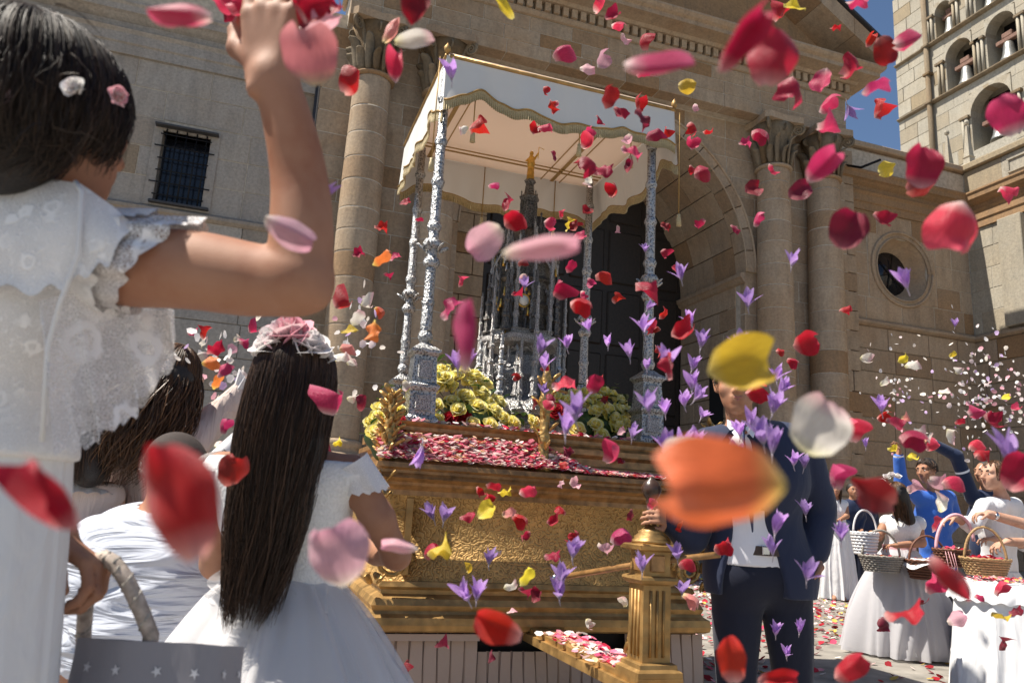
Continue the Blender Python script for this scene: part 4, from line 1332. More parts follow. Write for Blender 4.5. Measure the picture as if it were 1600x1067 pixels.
def valance(p0, p1, k, out, extra=0.0, flare=0.05):
    p0, p1, out = Vector(p0), Vector(p1), Vector(out)
    def fn(u, v, a=0.0, b=1.0, off=0.0):
        d = (drop(u, k) + extra)
        vv = a + (b - a) * v
        base = p0.lerp(p1, u)
        w = out * (0.014 * math.sin(u * 21 + k) * vv + flare * vv * (0.3 + 0.7 * math.sin(u * 3.1)) + 0.006 * math.sin(u * 60 + k * 3) * vv + off)
        return base + w - Vector((0, 0, d * vv))
    va = mk('valance', gridsurf(70, 8, lambda u, v: fn(u, v)), MAT['valance'], ca)
    def fr(u, v):
        q = fn(u, 1.0)
        return q - Vector((0, 0, 0.075 * v - 0.008)) + out * (0.004 + 0.006 * (1 if int(u * 240) % 2 else -1) * v)
    mk('fringe', gridsurf(240, 2, fr), MAT['fringe'], va, False)
    mk('braid', tube([fn(u, 1.0) + out * 0.006 for u in np.linspace(0, 1, 71)], 0.006, 5), MAT['braid'], va)


valance((KX0, KY0, KZ + 0.02), (KX1, KY0, KZ + 0.02), 0, (0, -1, 0), 0, 0.02)
valance((KX0, KY1, KZ + 0.02), (KX1, KY1, KZ + 0.02), 2, (0, 1, 0), 0.06, 0.02)
valance((KX0, KY0, KZ + 0.02), (KX0, KY1, KZ + 0.02), 5, (-1, 0, 0), 0.08, 0.025)
valance((KX1, KY0, KZ + 0.02), (KX1, KY1, KZ + 0.02), 7, (1, 0, 0), 0.08, 0.05)
# gold braid bands on the ceiling
for x, w in ((1.02, 0.03), (1.10, 0.008), (2.03, 0.03), (2.11, 0.008), (1.95, 0.008)):
    mk('ceiling_band', box(x, x + w, KY0 + 0.05, KY1 - 0.05, KZ - 0.056, KZ - 0.051), MAT['braid'], ca, False)
for y, w in ((5.16, 0.012), (5.21, 0.02), (4.34, 0.012), (4.29, 0.02)):
    mk('ceiling_band', box(KX0 + 0.05, KX1 - 0.05, y, y + w, KZ - 0.0645, KZ - 0.0595), MAT['braid'], ca, False)
for x, y, ln in ((1.06, KY0 + 0.05, 0.40), (1.75, KY0 + 0.02, 0.36), (2.12, KY0 + 0.03, 0.36), (KX1 + 0.03, KY0 - 0.02, 0.72), (KX0 - 0.04, KY0, 0.66), (1.5, KY1, 0.44), (2.1, KY1, 0.44)):
    t = mk('tassel', lathe([(0.0, 0.0), (0.012, -0.006), (0.010, -0.02), (0.014, -0.03), (0.018, -0.085), (0.0, -0.087)], 9, (x, y, KZ - ln)), MAT['fringe'], ca)
    mk('cord', tube([(x, y, KZ), (x, y, KZ - ln)], 0.004, 5), MAT['braid'], t)

# ------------------------------------------------------------------ silver monstrance tower
mx, my = 1.655, 4.80
mo = thing('monstrance_tower', (mx, my, 1.43), 'tall silver openwork monstrance tower with pinnacles and gilt figure on top', 'monstrance')
MC = lambda z=0: (mx, my, z)
mk('plinth', lathe([(0.36, 1.43), (0.36, 1.46), (0.33, 1.48), (0.33, 1.53), (0.30, 1.55), (0.26, 1.58), (0.22, 1.60)], 6, MC()), MAT['silver_fine'], mo, False)
mk('drum', lathe([(0.15, 1.58), (0.15, 1.62), (0.12, 1.64), (0.115, 1.78), (0.13, 1.80), (0.13, 1.83), (0.11, 1.85), (0.12, 1.98), (0.18, 2.02), (0.2, 2.04)], 8, MC()), MAT['silver'], mo, False)
mk('gallery', lathe([(0.2, 2.03), (0.27, 2.05), (0.29, 2.07), (0.29, 2.10), (0.25, 2.11), (0.25, 2.13), (0.27, 2.14), (0.10, 2.15)], 6, MC()), MAT['silver_fine'], mo, False)


def pinnacle(x, y, z0, h, w, mat, parent):
    prof = [(w, 0)]
    n = max(3, int(h / 0.10))
    for i in range(n):
        t = i / n
        r_ = w * (1 - 0.65 * t)
        prof += [(r_ * 1.25, h * (t + 0.08 / n)), (r_ * 0.85, h * (t + 0.2 / n)), (r_ * 0.8, h * (t + 0.85 / n)), (r_ * 1.1, h * (t + 0.94 / n))]
    prof += [(w * 0.25, h * 0.99), (0, h * 1.04)]
    return mk('pinnacle', lathe(prof, 6, (x, y, z0)), mat, parent, False)


def ring6(r, ph=0.0, n=6): return [(mx + r * math.cos(ph + 2 * math.pi * k / n), my + r * math.sin(ph + 2 * math.pi * k / n)) for k in range(n)]


for x, y in ring6(0.29, R(30)): pinnacle(x, y, 1.60, 0.82, 0.026, MAT['silver_fine'], mo)
for x, y in ring6(0.235): pinnacle(x, y, 2.12, 0.66, 0.022, MAT['silver_fine'], mo)
for x, y in ring6(0.20, R(15)): pinnacle(x, y, 2.12, 0.62, 0.016, MAT['silver_dark'], mo)
for x, y in ring6(0.155, R(30)): pinnacle(x, y, 2.12, 0.78, 0.018, MAT['silver_fine'], mo)
for x, y in ring6(0.27, R(12)): pinnacle(x, y, 1.60, 0.45, 0.024, MAT['silver_fine'], mo)
for x, y in ring6(0.215, R(50)): pinnacle(x, y, 1.58, 0.42, 0.03, MAT['silver_fine'], mo)
mk('inner_shrine', lathe([(0.09, 2.13), (0.12, 2.2), (0.11, 2.45), (0.125, 2.6), (0.09, 2.75)], 8, MC()), MAT['silver_dark'], mo, False)
for n_, (rr_, z_, h_, w_, ph_, mt_) in enumerate(((0.245, 2.12, 0.42, 0.03, 45, 'silver_dark'), (0.205, 2.12, 0.62, 0.026, 0, 'silver_fine'), (0.28, 1.6, 0.5, 0.03, 0, 'silver'), (0.25, 1.6, 0.4, 0.034, 22, 'silver_fine'), (0.15, 2.7, 0.22, 0.02, 0, 'silver_dark'), (0.19, 2.66, 0.2, 0.02, 30, 'silver_fine'))):
    for x, y in ring6(rr_, R(ph_), 8 if n_ < 4 else 6): pinnacle(x, y, z_, h_, w_, MAT[mt_], mo)
mk('lower_tier', lathe([(0.30, 1.58), (0.31, 1.66), (0.25, 1.70), (0.24, 1.80), (0.27, 1.84), (0.22, 1.90), (0.17, 1.98)], 8, MC()), MAT['silver_fine'], mo, False)
mk('tracery_screen', lathe([(0.19, 2.14), (0.205, 2.17), (0.185, 2.2), (0.19, 2.3), (0.215, 2.32), (0.18, 2.35), (0.185, 2.48), (0.21, 2.5), (0.18, 2.53), (0.17, 2.66)], 12, MC()), MAT['silver_tracery'], mo, False)
for k in range(70):
    a, z = random.uniform(0, 6.28), random.uniform(2.16, 2.7)
    r_ = random.uniform(0.19, 0.215)
    p = (mx + r_ * math.cos(a), my + r_ * math.sin(a), z)
    mk('gilt_figure', join(lathe([(0.012, -0.025), (0.008, 0.0), (0.011, 0.012), (0.004, 0.02), (0.008, 0.028), (0.0, 0.037)], 6, p)), MAT['gold_bright'] if k % 2 else MAT['silver'], mo)
for k in range(110):
    a, z = random.uniform(0, 6.28), random.uniform(1.62, 2.72)
    r_ = 0.205 if z > 2.14 else (0.27 - 0.16 * max(0, z - 1.85))
    p = (mx + r_ * math.cos(a), my + r_ * math.sin(a), z)
    mk('silver_boss', lathe([(0.0, -0.014), (0.011, -0.008), (0.013, 0.0), (0.009, 0.009), (0.004, 0.014), (0.006, 0.02), (0.0, 0.026)], 6, p), MAT['silver_fine'] if k % 4 else MAT['gold_bright'], mo)
hp = Vector((mx - 0.07, my - 0.20, 2.33))
hst = mk('host_window', lathe([(0.0, -0.004), (0.034, -0.004), (0.034, 0.004), (0.0, 0.004)], 20), MAT['host'])
hst.parent = mo; hst.matrix_parent_inverse = WM[mo].inverted()
WM[hst] = Matrix.Translation(hp) @ Matrix.Rotation(R(90), 4, 'X'); hst.matrix_basis = WM[hst]
mk('host_ring', tube([hp + Vector((0.042 * math.cos(a), 0, 0.042 * math.sin(a))) for a in np.linspace(0, 2 * math.pi, 25)], 0.007, 6), MAT['gold_bright'], mo)
# pointed arches between the columns, cornice, upper stages
for x, y in ring6(0.235):
    for x2, y2 in ring6(0.235):
        if 0.2 < math.hypot(x - x2, y - y2) < 0.26 and (x, y) < (x2, y2):
            pts = []
            for i in range(13):
                t = i / 12
                pts.append((x + (x2 - x) * t, y + (y2 - y) * t, 2.56 + 0.13 * (1 - abs(2 * t - 1) ** 1.7)))
            mk('arch', tube(pts, 0.009, 5), MAT['silver_fine'], mo)
mk('cornice', lathe([(0.12, 2.66), (0.245, 2.68), (0.255, 2.70), (0.21, 2.72), (0.13, 2.73)], 6, MC()), MAT['silver_dark'], mo, False)
for x, y in ring6(0.12): pinnacle(x, y, 2.72, 0.28, 0.014, MAT['silver_dark'], mo)
mk('dome', lathe([(0.16, 2.73), (0.15, 2.79), (0.115, 2.85), (0.07, 2.88), (0.055, 2.9)], 8, MC()), MAT['silver_dark'], mo)
for x, y in ring6(0.058): pinnacle(x, y, 2.88, 0.30, 0.010, MAT['silver_dark'], mo)
mk('lantern', lathe([(0.05, 2.88), (0.045, 3.1), (0.07, 3.12), (0.075, 3.135), (0.04, 3.16), (0.03, 3.24), (0.045, 3.26), (0.03, 3.275)], 6, MC()), MAT['silver_dark'], mo, False)
V, F = blob([cap(MC(3.28), MC(3.40), 0.028, 0.022), cap(MC(3.40), MC(3.445), 0.026, 0.018), ell(MC(3.475), (0.015, 0.016, 0.019), 0.006),
             cap((mx - 0.02, my, 3.43), (mx - 0.045, my - 0.02, 3.40), 0.009, 0.007, 0.008), cap((mx + 0.02, my, 3.43), (mx + 0.045, my - 0.015, 3.48), 0.009, 0.007, 0.008)], 0.005)
fg = mk('gilt_statue', (V, F), MAT['gold_bright'], mo)
mk('banner', tube([(mx + 0.045, my - 0.015, 3.44), (mx + 0.05, my - 0.01, 3.53), (mx + 0.09, my - 0.01, 3.52)], 0.003, 5), MAT['gold_bright'], fg)

# ------------------------------------------------------------------ roses
def rose_vf(seed, n=17, r=0.043):
    rnd = random.Random(seed)
    V, F = [], []
    for i in range(n):
        t = i / (n - 1)
        a = i * 2.399 + rnd.uniform(-.2, .2)
        rad = r * (0.10 + 0.72 * t ** 1.2)
        hgt = r * (1.22 - 0.50 * t)
        wd = r * (0.45 + 0.75 * t)
        opn = 0.02 + 0.62 * t ** 1.5
        n0 = len(V)
        for iv in range(4):
            v = iv / 3
            for iu in range(5):
                u = (iu / 4 - 0.5) * 2
                wv = wd * math.sin(math.pi * (0.18 + 0.62 * v)) * u
                rr = rad * (0.35 + 0.65 * v) + opn * r * 0.35 * v ** 2 - 0.22 * wd * u * u
                if v > 0.9: rr += 0.14 * r * (1 - u * u) * opn
                zz = hgt * v - 0.1 * r * u * u * v - (0.25 * r * t if v > 0.9 else 0) * 0.4
                V.append((rr * math.cos(a) - wv * math.sin(a), rr * math.sin(a) + wv * math.cos(a), zz - r * 0.3))
        for iv in range(3):
            for iu in range(4):
                q = n0 + iv * 5 + iu
                F.append((q, q + 1, q + 6, q + 5))
    return V, F


ROSE = [mesh_of('rose', *rose_vf(s), MAT['rose_y']) for s in range(4)]
ROSER = [mesh_of('rose', *rose_vf(s + 9), MAT['rose_r']) for s in range(2)]
LEAFV = gridsurf(4, 6, lambda u, v: ((u - 0.5) * 0.036 * math.sin(math.pi * min(1, v * 0.93 + 0.04)), v * 0.07, 0.012 * math.sin(v * 2.5) + 0.012 * abs(u - 0.5)))
LEAF = mesh_of('leaf', *LEAFV, MAT['leaf'])


def rot_to(d, spin=0.0):
    return Vector(d).to_track_quat('Z', 'Y').to_matrix().to_4x4() @ Matrix.Rotation(spin, 4, 'Z')


def arrangement(label, centre, pts, reds, nl, spread):
    c = Vector(centre)
    ar = thing('flower_arrangement', c, label, 'flowers', 'flower arrangements on the float')
    mass = [ell((c.x + random.uniform(-1, 1) * spread[0] * 0.55, c.y + random.uniform(-.5, .5) * spread[1], c.z + spread[2] * random.uniform(0.15, 0.5)), (0.07, 0.06, 0.06), 0.03) for _ in range(9)]
    mk('foliage', blob(mass, 0.014), MAT['leaf'], ar)
    for k, (px, py, Y) in enumerate(pts):
        p = atY(px, py, Y)
        d = Vector(((p.x - c.x) * 1.4, -0.55 + (p.y - c.y), 0.28 + (p.z - c.z) * 1.2))
        put('rose', (ROSER if k in reds else ROSE)[k % 2 if k in reds else k % 4], ar, Matrix.Translation(p) @ rot_to(d, k * 1.3) @ Matrix.Scale(random.uniform(1.08, 1.4), 4))
        mk('stem', tube([p, p.lerp(c + Vector((0, 0, -0.02)), 0.6), c.lerp(p, 0.15) + Vector((0, 0, 0.0))], 0.003, 4), MAT['leaf'], ar)
    for _ in range(nl):
        px, py, Y = random.choice(pts)
        p = atY(px + random.uniform(-22, 22), py + random.uniform(-18, 22), Y + random.uniform(0, 0.08))
        if p.z < c.z + 0.005: p.z = c.z + 0.005
        put('leaf', LEAF, ar, Matrix.Translation(p) @ Matrix.Rotation(random.uniform(0, 6.28), 4, 'Z') @ Matrix.Rotation(random.uniform(-.6, .9), 4, 'X') @ Matrix.Scale(random.uniform(.7, 1.2), 4))


A1 = [(690, 580, 4.42), (683, 606, 4.38), (680, 634, 4.33), (682, 659, 4.28), (712, 588, 4.46), (731, 598, 4.48), (752, 614, 4.44), (726, 620, 4.40), (746, 636, 4.36), (762, 628, 4.42), (723, 650, 4.32), (772, 642, 4.38), (766, 664, 4.3), (802, 661, 4.34), (702, 604, 4.40), (741, 588, 4.5), (706, 628, 4.36), (702, 656, 4.30), (832, 660, 4.36), (784, 652, 4.36), (724, 580, 4.5), (757, 600, 4.5), (738, 664, 4.29), (716, 640, 4.3), (694, 592, 4.36), (778, 628, 4.46)]
A2 = [(930, 643, 4.36), (958, 653, 4.34), (940, 682, 4.28), (987, 685, 4.28), (956, 618, 4.44), (935, 627, 4.42), (967, 627, 4.44), (902, 671, 4.3), (898, 616, 4.46), (869, 643, 4.36), (979, 643, 4.38), (964, 666, 4.32), (945, 614, 4.46), (866, 622, 4.44), (914, 630, 4.42), (948, 640, 4.36), (975, 660, 4.34), (884, 628, 4.42), (918, 616, 4.46), (930, 664, 4.3), (968, 642, 4.38)]
A3 = [(590, 652, 4.18), (600, 668, 4.12), (586, 676, 4.08), (624, 642, 4.22), (582, 662, 4.2), (618, 622, 4.3), (628, 662, 4.15), (596, 640, 4.25)]
c = atY(735, 672, 4.42); c.z = 1.43
arrangement('mound of yellow roses between left silver pole and monstrance', c, A1, (10, 17), 90, (0.22, 0.1, 0.3))
c = atY(930, 690, 4.42); c.z = 1.43
arrangement('mound of yellow roses beside the right front silver pole', c, A2, (9,), 80, (0.22, 0.1, 0.28))
c = atY(600, 690, 4.15); c.z = 1.2
arrangement('small bunch of yellow roses behind the left gilded corner finial', c, A3, (6,), 24, (0.08, 0.08, 0.3))
# ------------------------------------------------------------------ people
UP = Vector((0, 0, 1))
FWH = Vector((c_fw.x, c_fw.y, 0)).normalized()      # away from the camera, level
RTH = Vector((FWH.y, -FWH.x, 0))


def frame(fwd, up=UP):
    f_ = Vector(fwd).normalized()
    r_ = f_.cross(Vector(up)).normalized()
    u_ = r_.cross(f_).normalized()
    return r_, f_, u_


def lp(c, fr, x, y, z): return Vector(c) + fr[0] * x + fr[1] * y + fr[2] * z


def head_prims(c, fr, s=1.0, ears=True):
    rot = np.array([tuple(fr[0]), tuple(fr[1]), tuple(fr[2])])
    E = lambda x, y, z, rx, ry, rz, k: ell(lp(c, fr, x * s, y * s, z * s), (rx * s, ry * s, rz * s), k * s, rot)
    P = lambda *a: lp(c, fr, *[q * s for q in a])
    pr = [E(0, -0.012, 0.022, 0.074, 0.092, 0.088, 0.01), E(0, 0.030, -0.040, 0.058, 0.062, 0.072, 0.03), cap(P(0, 0.066, -0.088), P(0, 0.062, -0.085), 0.020 * s, 0.02 * s, 0.03 * s),
          cap(P(0, 0.088, 0.012), P(0, 0.112, -0.026), 0.008 * s, 0.013 * s, 0.012 * s), cap(P(-0.014, 0.098, -0.032), P(0.014, 0.098, -0.032), 0.008 * s, 0.008 * s, 0.008 * s),
          cap(P(-0.045, 0.072, 0.026), P(0.045, 0.072, 0.026), 0.012 * s, 0.012 * s, 0.02 * s), E(-0.042, 0.056, -0.022, 0.022, 0.022, 0.02, 0.02), E(0.042, 0.056, -0.022, 0.022, 0.022, 0.02, 0.02),
          cap(P(-0.018, 0.086, -0.052), P(0.018, 0.086, -0.052), 0.0085 * s, 0.0085 * s, 0.008 * s), cap(P(-0.015, 0.084, -0.064), P(0.015, 0.084, -0.064), 0.009 * s, 0.009 * s, 0.008 * s)]
    if ears:
        for sx in (-1, 1):
            pr += [cap(P(sx * 0.073, -0.012, 0.012), P(sx * 0.071, -0.004, -0.022), 0.011 * s, 0.008 * s, 0.006 * s), cap(P(sx * 0.079, -0.02, 0.018), P(sx * 0.075, -0.012, -0.018), 0.007 * s, 0.006 * s, 0.005 * s)]
    return pr


def face(th_body, c, fr, s, smile=False):
    P = lambda *a: lp(c, fr, *[q * s for q in a])
    for sx in (-1, 1):
        ew = mk('eye', blob([ell(P(sx * 0.031, 0.0715, 0.002), (0.0125 * s, 0.0115 * s, 0.0075 * s), 0.001)], 0.0035 * s), MAT['eye'], th_body)
        mk('iris', blob([ell(P(sx * 0.031, 0.0800, 0.002), (0.006 * s, 0.005 * s, 0.0058 * s), 0.001)], 0.002 * s), MAT['iris'], th_body)
        mk('eyebrow', tube([P(sx * 0.015, 0.088, 0.026), P(sx * 0.032, 0.086, 0.032), P(sx * 0.048, 0.074, 0.027)], [0.004 * s, 0.0045 * s, 0.002 * s], 6), MAT['scalp'], th_body)
    w = 0.026 if smile else 0.022
    zz = 0.006 if smile else 0.0
    mk('lips', join(tube([P(-w, 0.082, -0.054 + zz), P(-0.01, 0.0945, -0.053), P(0, 0.0935, -0.0545), P(0.01, 0.0945, -0.053), P(w, 0.082, -0.054 + zz)], [0.0015 * s, 0.004 * s, 0.0035 * s, 0.004 * s, 0.0015 * s], 6),
                    tube([P(-w, 0.081, -0.056 + zz), P(0, 0.093, -0.063), P(w, 0.081, -0.056 + zz)], [0.0015 * s, 0.0055 * s, 0.0015 * s], 6)), MAT['lip'], th_body)
    if smile:
        mk('teeth', tube([P(-w * 0.7, 0.087, -0.0545 + zz * .4), P(0, 0.094, -0.0578), P(w * 0.7, 0.087, -0.0545 + zz * .4)], 0.0028 * s, 6), MAT['eye'], th_body)


def hand_prims(w, d, n, side, s=1.0, curl=0.4, spread=0.0, thumb=0.3):
    """w wrist, d towards the fingers, n palm normal; five separate fingers bending towards n"""
    w, d = Vector(w), Vector(d).normalized()
    n = (Vector(n) - d * Vector(n).dot(d)).normalized()
    t = d.cross(n).normalized() * side
    pr = []
    for i in range(4):
        kx = 0.031 - 0.0195 * i
        pr.append(cap(w + t * kx * 0.55 * s, w + d * (0.078 - 0.004 * abs(i - 1)) * s + t * kx * s, 0.0145 * s, 0.0105 * s, 0.012 * s))
    for i, ln in enumerate((0.92, 1.04, 1.0, 0.8)):
        kx = 0.031 - 0.0195 * i
        p = w + d * (0.078 - 0.004 * abs(i - 1)) * s + t * kx * s
        ang = 0.0
        r_ = (0.0093 - 0.0006 * (i == 3)) * s
        for L, k in ((0.040, 0.9), (0.025, 1.15), (0.02, 0.8)):
            ang += curl * k * (1 + 0.12 * (i - 1.5))
            q = p + (d * math.cos(ang) + n * math.sin(ang) + t * spread * (1.5 - i) * 0.35).normalized() * L * ln * s
            pr.append(cap(p, q, r_, r_ * 0.9, 0.003 * s))
            p, r_ = q, r_ * 0.9
    p = w + d * 0.022 * s + t * 0.024 * s
    dirs = [(d * 0.55 + t * 0.8 + n * 0.2), (d * 0.8 + t * (0.45 - thumb) + n * (0.3 + thumb * 0.8)), (d * 0.75 + t * (0.1 - thumb) + n * (0.35 + thumb * 0.8))]
    r_ = 0.0135 * s
    for v, L in zip(dirs, (0.036, 0.030, 0.024)):
        q = p + v.normalized() * L * s
        pr.append(cap(p, q, r_, r_ * 0.86, 0.006 * s))
        p, r_ = q, r_ * 0.84
    return pr


def strands(name, parent, mat, paths, rad, n=3):
    V, F = [], []
    for P, r_ in zip(paths, rad):
        v, f_ = tube(P, [r_ * (1.0 if i < len(P) - 2 else 0.45) for i in range(len(P))], n, False)
        b = len(V)
        V.extend(v)
        F.extend([tuple(i + b for i in q) for q in f_])
    return mk(name, (V, F), mat, parent)


def clump(paths, n, amt, seed):
    """strands draw together into locks towards their ends"""
    rnd = random.Random(seed + 1)
    gs = rnd.sample(range(len(paths)), min(n, len(paths)))
    G = np.array([tuple(paths[g][len(paths[g]) // 2]) for g in gs])
    for p in paths:
        m = np.array(tuple(p[len(p) // 2]))
        g = paths[gs[int(np.argmin(((G - m) ** 2).sum(1)))]]
        n_ = len(p)
        for i in range(n_ // 3, n_):
            t = (i - n_ // 3) / (n_ - 1 - n_ // 3)
            p[i] = p[i].lerp(g[min(i, len(g) - 1)], amt * t ** 1.2)
    return paths


def fall_hair(c, fr, s, count, length, seed, spread=0.0, wave=0.004, wfreq=18, drift=Vector((0, 0, 0)), face_gap=1.0, rr=(0.082, 0.100, 0.098), jl=0.12, taper=0.75, segs=14):
    rnd = random.Random(seed)
    out = []
    while len(out) < count:
        az = rnd.uniform(-math.pi, math.pi)            # 0 = towards the face
        if abs(az) < face_gap: continue
        ph0 = rnd.uniform(0.02, 0.9)
        lay = rnd.uniform(0.98, 1.13)
        pts = []
        phe = rnd.uniform(1.35, 1.75)
        for i in range(6):
            ph = ph0 + (phe - ph0) * i / 5
            pts.append(lp(c, fr, rr[0] * s * lay * math.sin(ph) * math.sin(az), -0.01 * s + rr[1] * s * lay * math.sin(ph) * math.cos(az), 0.012 * s + rr[2] * s * lay * math.cos(ph)))
        p = pts[-1]
        L = length * rnd.uniform(1 - jl, 1 + jl * 0.5)
        cen = Vector(c)
        p1, p2 = rnd.uniform(0, 6.28), rnd.uniform(0, 6.28)
        for i in range(1, segs + 1):
            t = i / segs
            q = p - UP * L * t + drift * (t ** 1.2)
            rad_ = Vector((p.x - cen.x, p.y - cen.y, 0))
            q += rad_ * ((taper - 1) * t ** 1.3 + spread * math.sin(t * 3.0))
            am = wave * (0.25 + t)
            q += Vector((math.sin(t * L * wfreq * 2 + p1) * am, math.cos(t * L * wfreq * 1.7 + p2) * am, 0))
            pts.append(q)
        out.append(pts)
    return clump(out, max(40, count // 16), 0.42, seed)


def cap_hair(c, fr, s, count, seed, phmax=2.0, face_gap=0.9, rr=(0.080, 0.098, 0.095), whorl=0.5, lift=0.06):
    """short or tied hair that keeps close to the skull"""
    rnd = random.Random(seed)
    out = []
    while len(out) < count:
        az = rnd.uniform(-math.pi, math.pi)
        ph0 = rnd.uniform(0.0, phmax * 0.85)
        if abs(az) < face_gap and ph0 > 0.75: continue
        ln = rnd.uniform(0.3, 0.7)
        lay = rnd.uniform(0.99, 1.0 + lift)
        wh, wob, wp = rnd.uniform(-0.3, 0.9), rnd.uniform(0.0, 0.09), rnd.uniform(0, 6.28)
        pts = []
        for i in range(7):
            t = i / 6
            ph = min(phmax, ph0 + ln * t)
            a = az + whorl * t * wh + wob * math.sin(t * 5 + wp)
            if abs(a) < face_gap and ph > 1.0: ph = 1.0
            l2 = lay + 0.015 * math.sin(t * 3.1)
            pts.append(lp(c, fr, rr[0] * s * l2 * math.sin(ph) * math.sin(a), -0.008 * s + rr[1] * s * l2 * math.sin(ph) * math.cos(a), 0.014 * s + rr[2] * s * l2 * math.cos(ph)))
        out.append(pts)
    return out


def skirt(name, parent, mat, c_top, c_bot, rt, rb, nf, amp, n=120, nv=14, bulge=0.0, seed=0, ruffle=0.0, ph=0.0):
    n = max(n, nf * 16)
    nv = max(nv, 14)
    c_top, c_bot = Vector(c_top), Vector(c_bot)
    rnd = random.Random(seed)
    phs = [rnd.uniform(0, 6.28) for _ in range(6)]
    def fn(u, v):
        a = 2 * math.pi * u + ph
        c = c_top.lerp(c_bot, v)
        k = v ** 0.8 + bulge * math.sin(math.pi * v)
        rx = rt[0] + (rb[0] - rt[0]) * k
        ry = rt[1] + (rb[1] - rt[1]) * k
        rg = lambda q: 1 - 2 * abs(math.sin(q * 0.5)) ** 0.7           # soft valleys, sharp ridges
        aa = a + 0.10 * math.sin(3 * a + phs[4] + 2.2 * v) + 0.05 * math.sin(7 * a + phs[5] - 3 * v)
        w = 1 + amp * (0.22 + 0.9 * v) * (0.55 * rg(nf * aa + phs[0]) + 0.28 * math.sin((nf * 1.7 // 1) * aa + phs[2] + v * 2.5) + 0.35 * math.sin((nf * 0.45 // 1) * aa + phs[3] + 0.8 * v))
        return Vector((c.x, c.y, c.z)) + RTH * (rx * w * math.cos(a)) + FWH * (ry * w * math.sin(a)) + UP * (ruffle * math.sin(nf * 2 * a) * v)
    return mk(name, gridsurf(n, nv, fn, True), mat, parent)


def inflate(prims, e, k=None):
    out = []
    for p in prims:
        if p[0] == 'c': out.append(('c', p[1], p[2], p[3] + e, p[4] + e, p[5] if k is None else k))
        else: out.append(('e', p[1], p[2] + e, p[3], 0, p[5] if k is None else k))
    return out


def torso_prims(neck, shR, shL, chest, waist, hip, s, depth=0.8, kk=0.04):
    """neck, shoulders, rib cage, waist, pelvis as one soft form"""
    nb = (Vector(shR) + Vector(shL)) / 2
    w = (Vector(shL) - Vector(shR)).length
    ax = (Vector(shL) - Vector(shR)).normalized()
    pr = [cap(neck, nb + UP * 0.02 * s, 0.050 * s, 0.058 * s, 0.02), cap(Vector(shR) - ax * -0.01, nb + UP * 0.012 * s, 0.052 * s, 0.06 * s, kk), cap(Vector(shL) - ax * 0.01, nb + UP * 0.012 * s, 0.052 * s, 0.06 * s, kk)]
    for p, r_, off in ((chest, 0.098 * s, w * 0.20), (waist, 0.088 * s, w * 0.135), (hip, 0.105 * s, w * 0.18)):
        p = Vector(p)
        pr.append(cap(p - ax * off, p + ax * off, r_ * depth * 1.1, r_ * depth * 1.1, kk))
    ch, wa, hi = Vector(chest), Vector(waist), Vector(hip)
    for sg in (-1, 1):
        pr.append(cap(ch + ax * sg * w * 0.19, wa + ax * sg * w * 0.13, 0.092 * s * depth * 1.05, 0.085 * s * depth * 1.05, kk))
        pr.append(cap(wa + ax * sg * w * 0.13, hi + ax * sg * w * 0.17, 0.085 * s * depth * 1.05, 0.10 * s * depth * 1.05, kk))
        pr.append(cap(nb + ax * sg * w * 0.25 - UP * 0.03 * s, ch + ax * sg * w * 0.2, 0.07 * s, 0.092 * s * depth * 1.05, kk))
    return pr


def flower(parent, p, d, mat_key, sc, seed, name='hair_flower'):
    me = mesh_of(name, *rose_vf(seed, 15, 0.043), MAT[mat_key])
    return put(name, me, parent, Matrix.Translation(p) @ rot_to(d, seed) @ Matrix.Scale(sc, 4))


def ground_pt(p, z=0.0): return Vector((p.x, p.y, z))


# =============================================================== 1: girl in the foreground, back to us, arm thrown up
g1 = thing('person', ground_pt(atD(10, 700, 1.02)), 'child in white lace dress, back turned, right arm raised with petals, at left edge', 'person')
D1 = 1.0
A = lambda x, y, d=0.0: atD(x, y, D1 + d)
hc = A(80, 176, 0.02)
hf = frame(FWH * 1.0 + RTH * 0.3 + UP * 0.05, UP + RTH * -0.12)
shR, shL = A(205, 418, 0.02), A(-150, 410, 0.10)
elb, wri = A(472, 436, -0.02), A(424, 118, 0.0)
nk = A(55, 290, 0.04)
pr = head_prims(hc, hf, 1.0)
pr += torso_prims(nk, A(175, 400, 0.03), shL, A(-10, 480, 0.06), A(-45, 690, 0.06), A(-60, 800, 0.06), 0.82)
pr += [cap(hc, nk, 0.05, 0.045, 0.03)]
pr += schain([shR, A(300, 422, 0.0), A(400, 438, -0.01), A(468, 440, -0.02)], [0.051, 0.0495, 0.045, 0.037], 6, 0.04)
pr += schain([A(468, 438, -0.02), A(471, 370, -0.012), A(469, 290, 0.0), A(456, 215, 0.0), A(438, 150, 0.0), wri], [0.037, 0.0385, 0.035, 0.031, 0.0275, 0.0255], 6, 0.03)
pr += [ell(A(494, 462, -0.03), (0.012, 0.012, 0.012), 0.02), ell(A(396, 140, -0.012), (0.009, 0.008, 0.010), 0.014)]
# raised hand, back of the hand to us, fingers closing over petals
hd = (A(420, 0) - A(424, 118)).normalized()
pr += hand_prims(A(424, 122, 0.004), hd + RTH * 0.05, FWH + RTH * 0.35, 1, 1.16, 0.42, 0.4, 0.1)
# left arm comes round the front to hold the basket
elL, wrL = A(-60, 700, 0.26), A(92, 838, 0.17)
pr += chain([shL, elL, A(20, 770, 0.22), wrL], [0.05, 0.042, 0.036, 0.027], 0.02)
hdL = (A(175, 890, 0.14) - wrL).normalized()
pr += hand_prims(A(96, 850, 0.165), hdL, -FWH * 0.2 - UP * 0.8, -1, 1.0, 0.95, 0.0, 0.5)
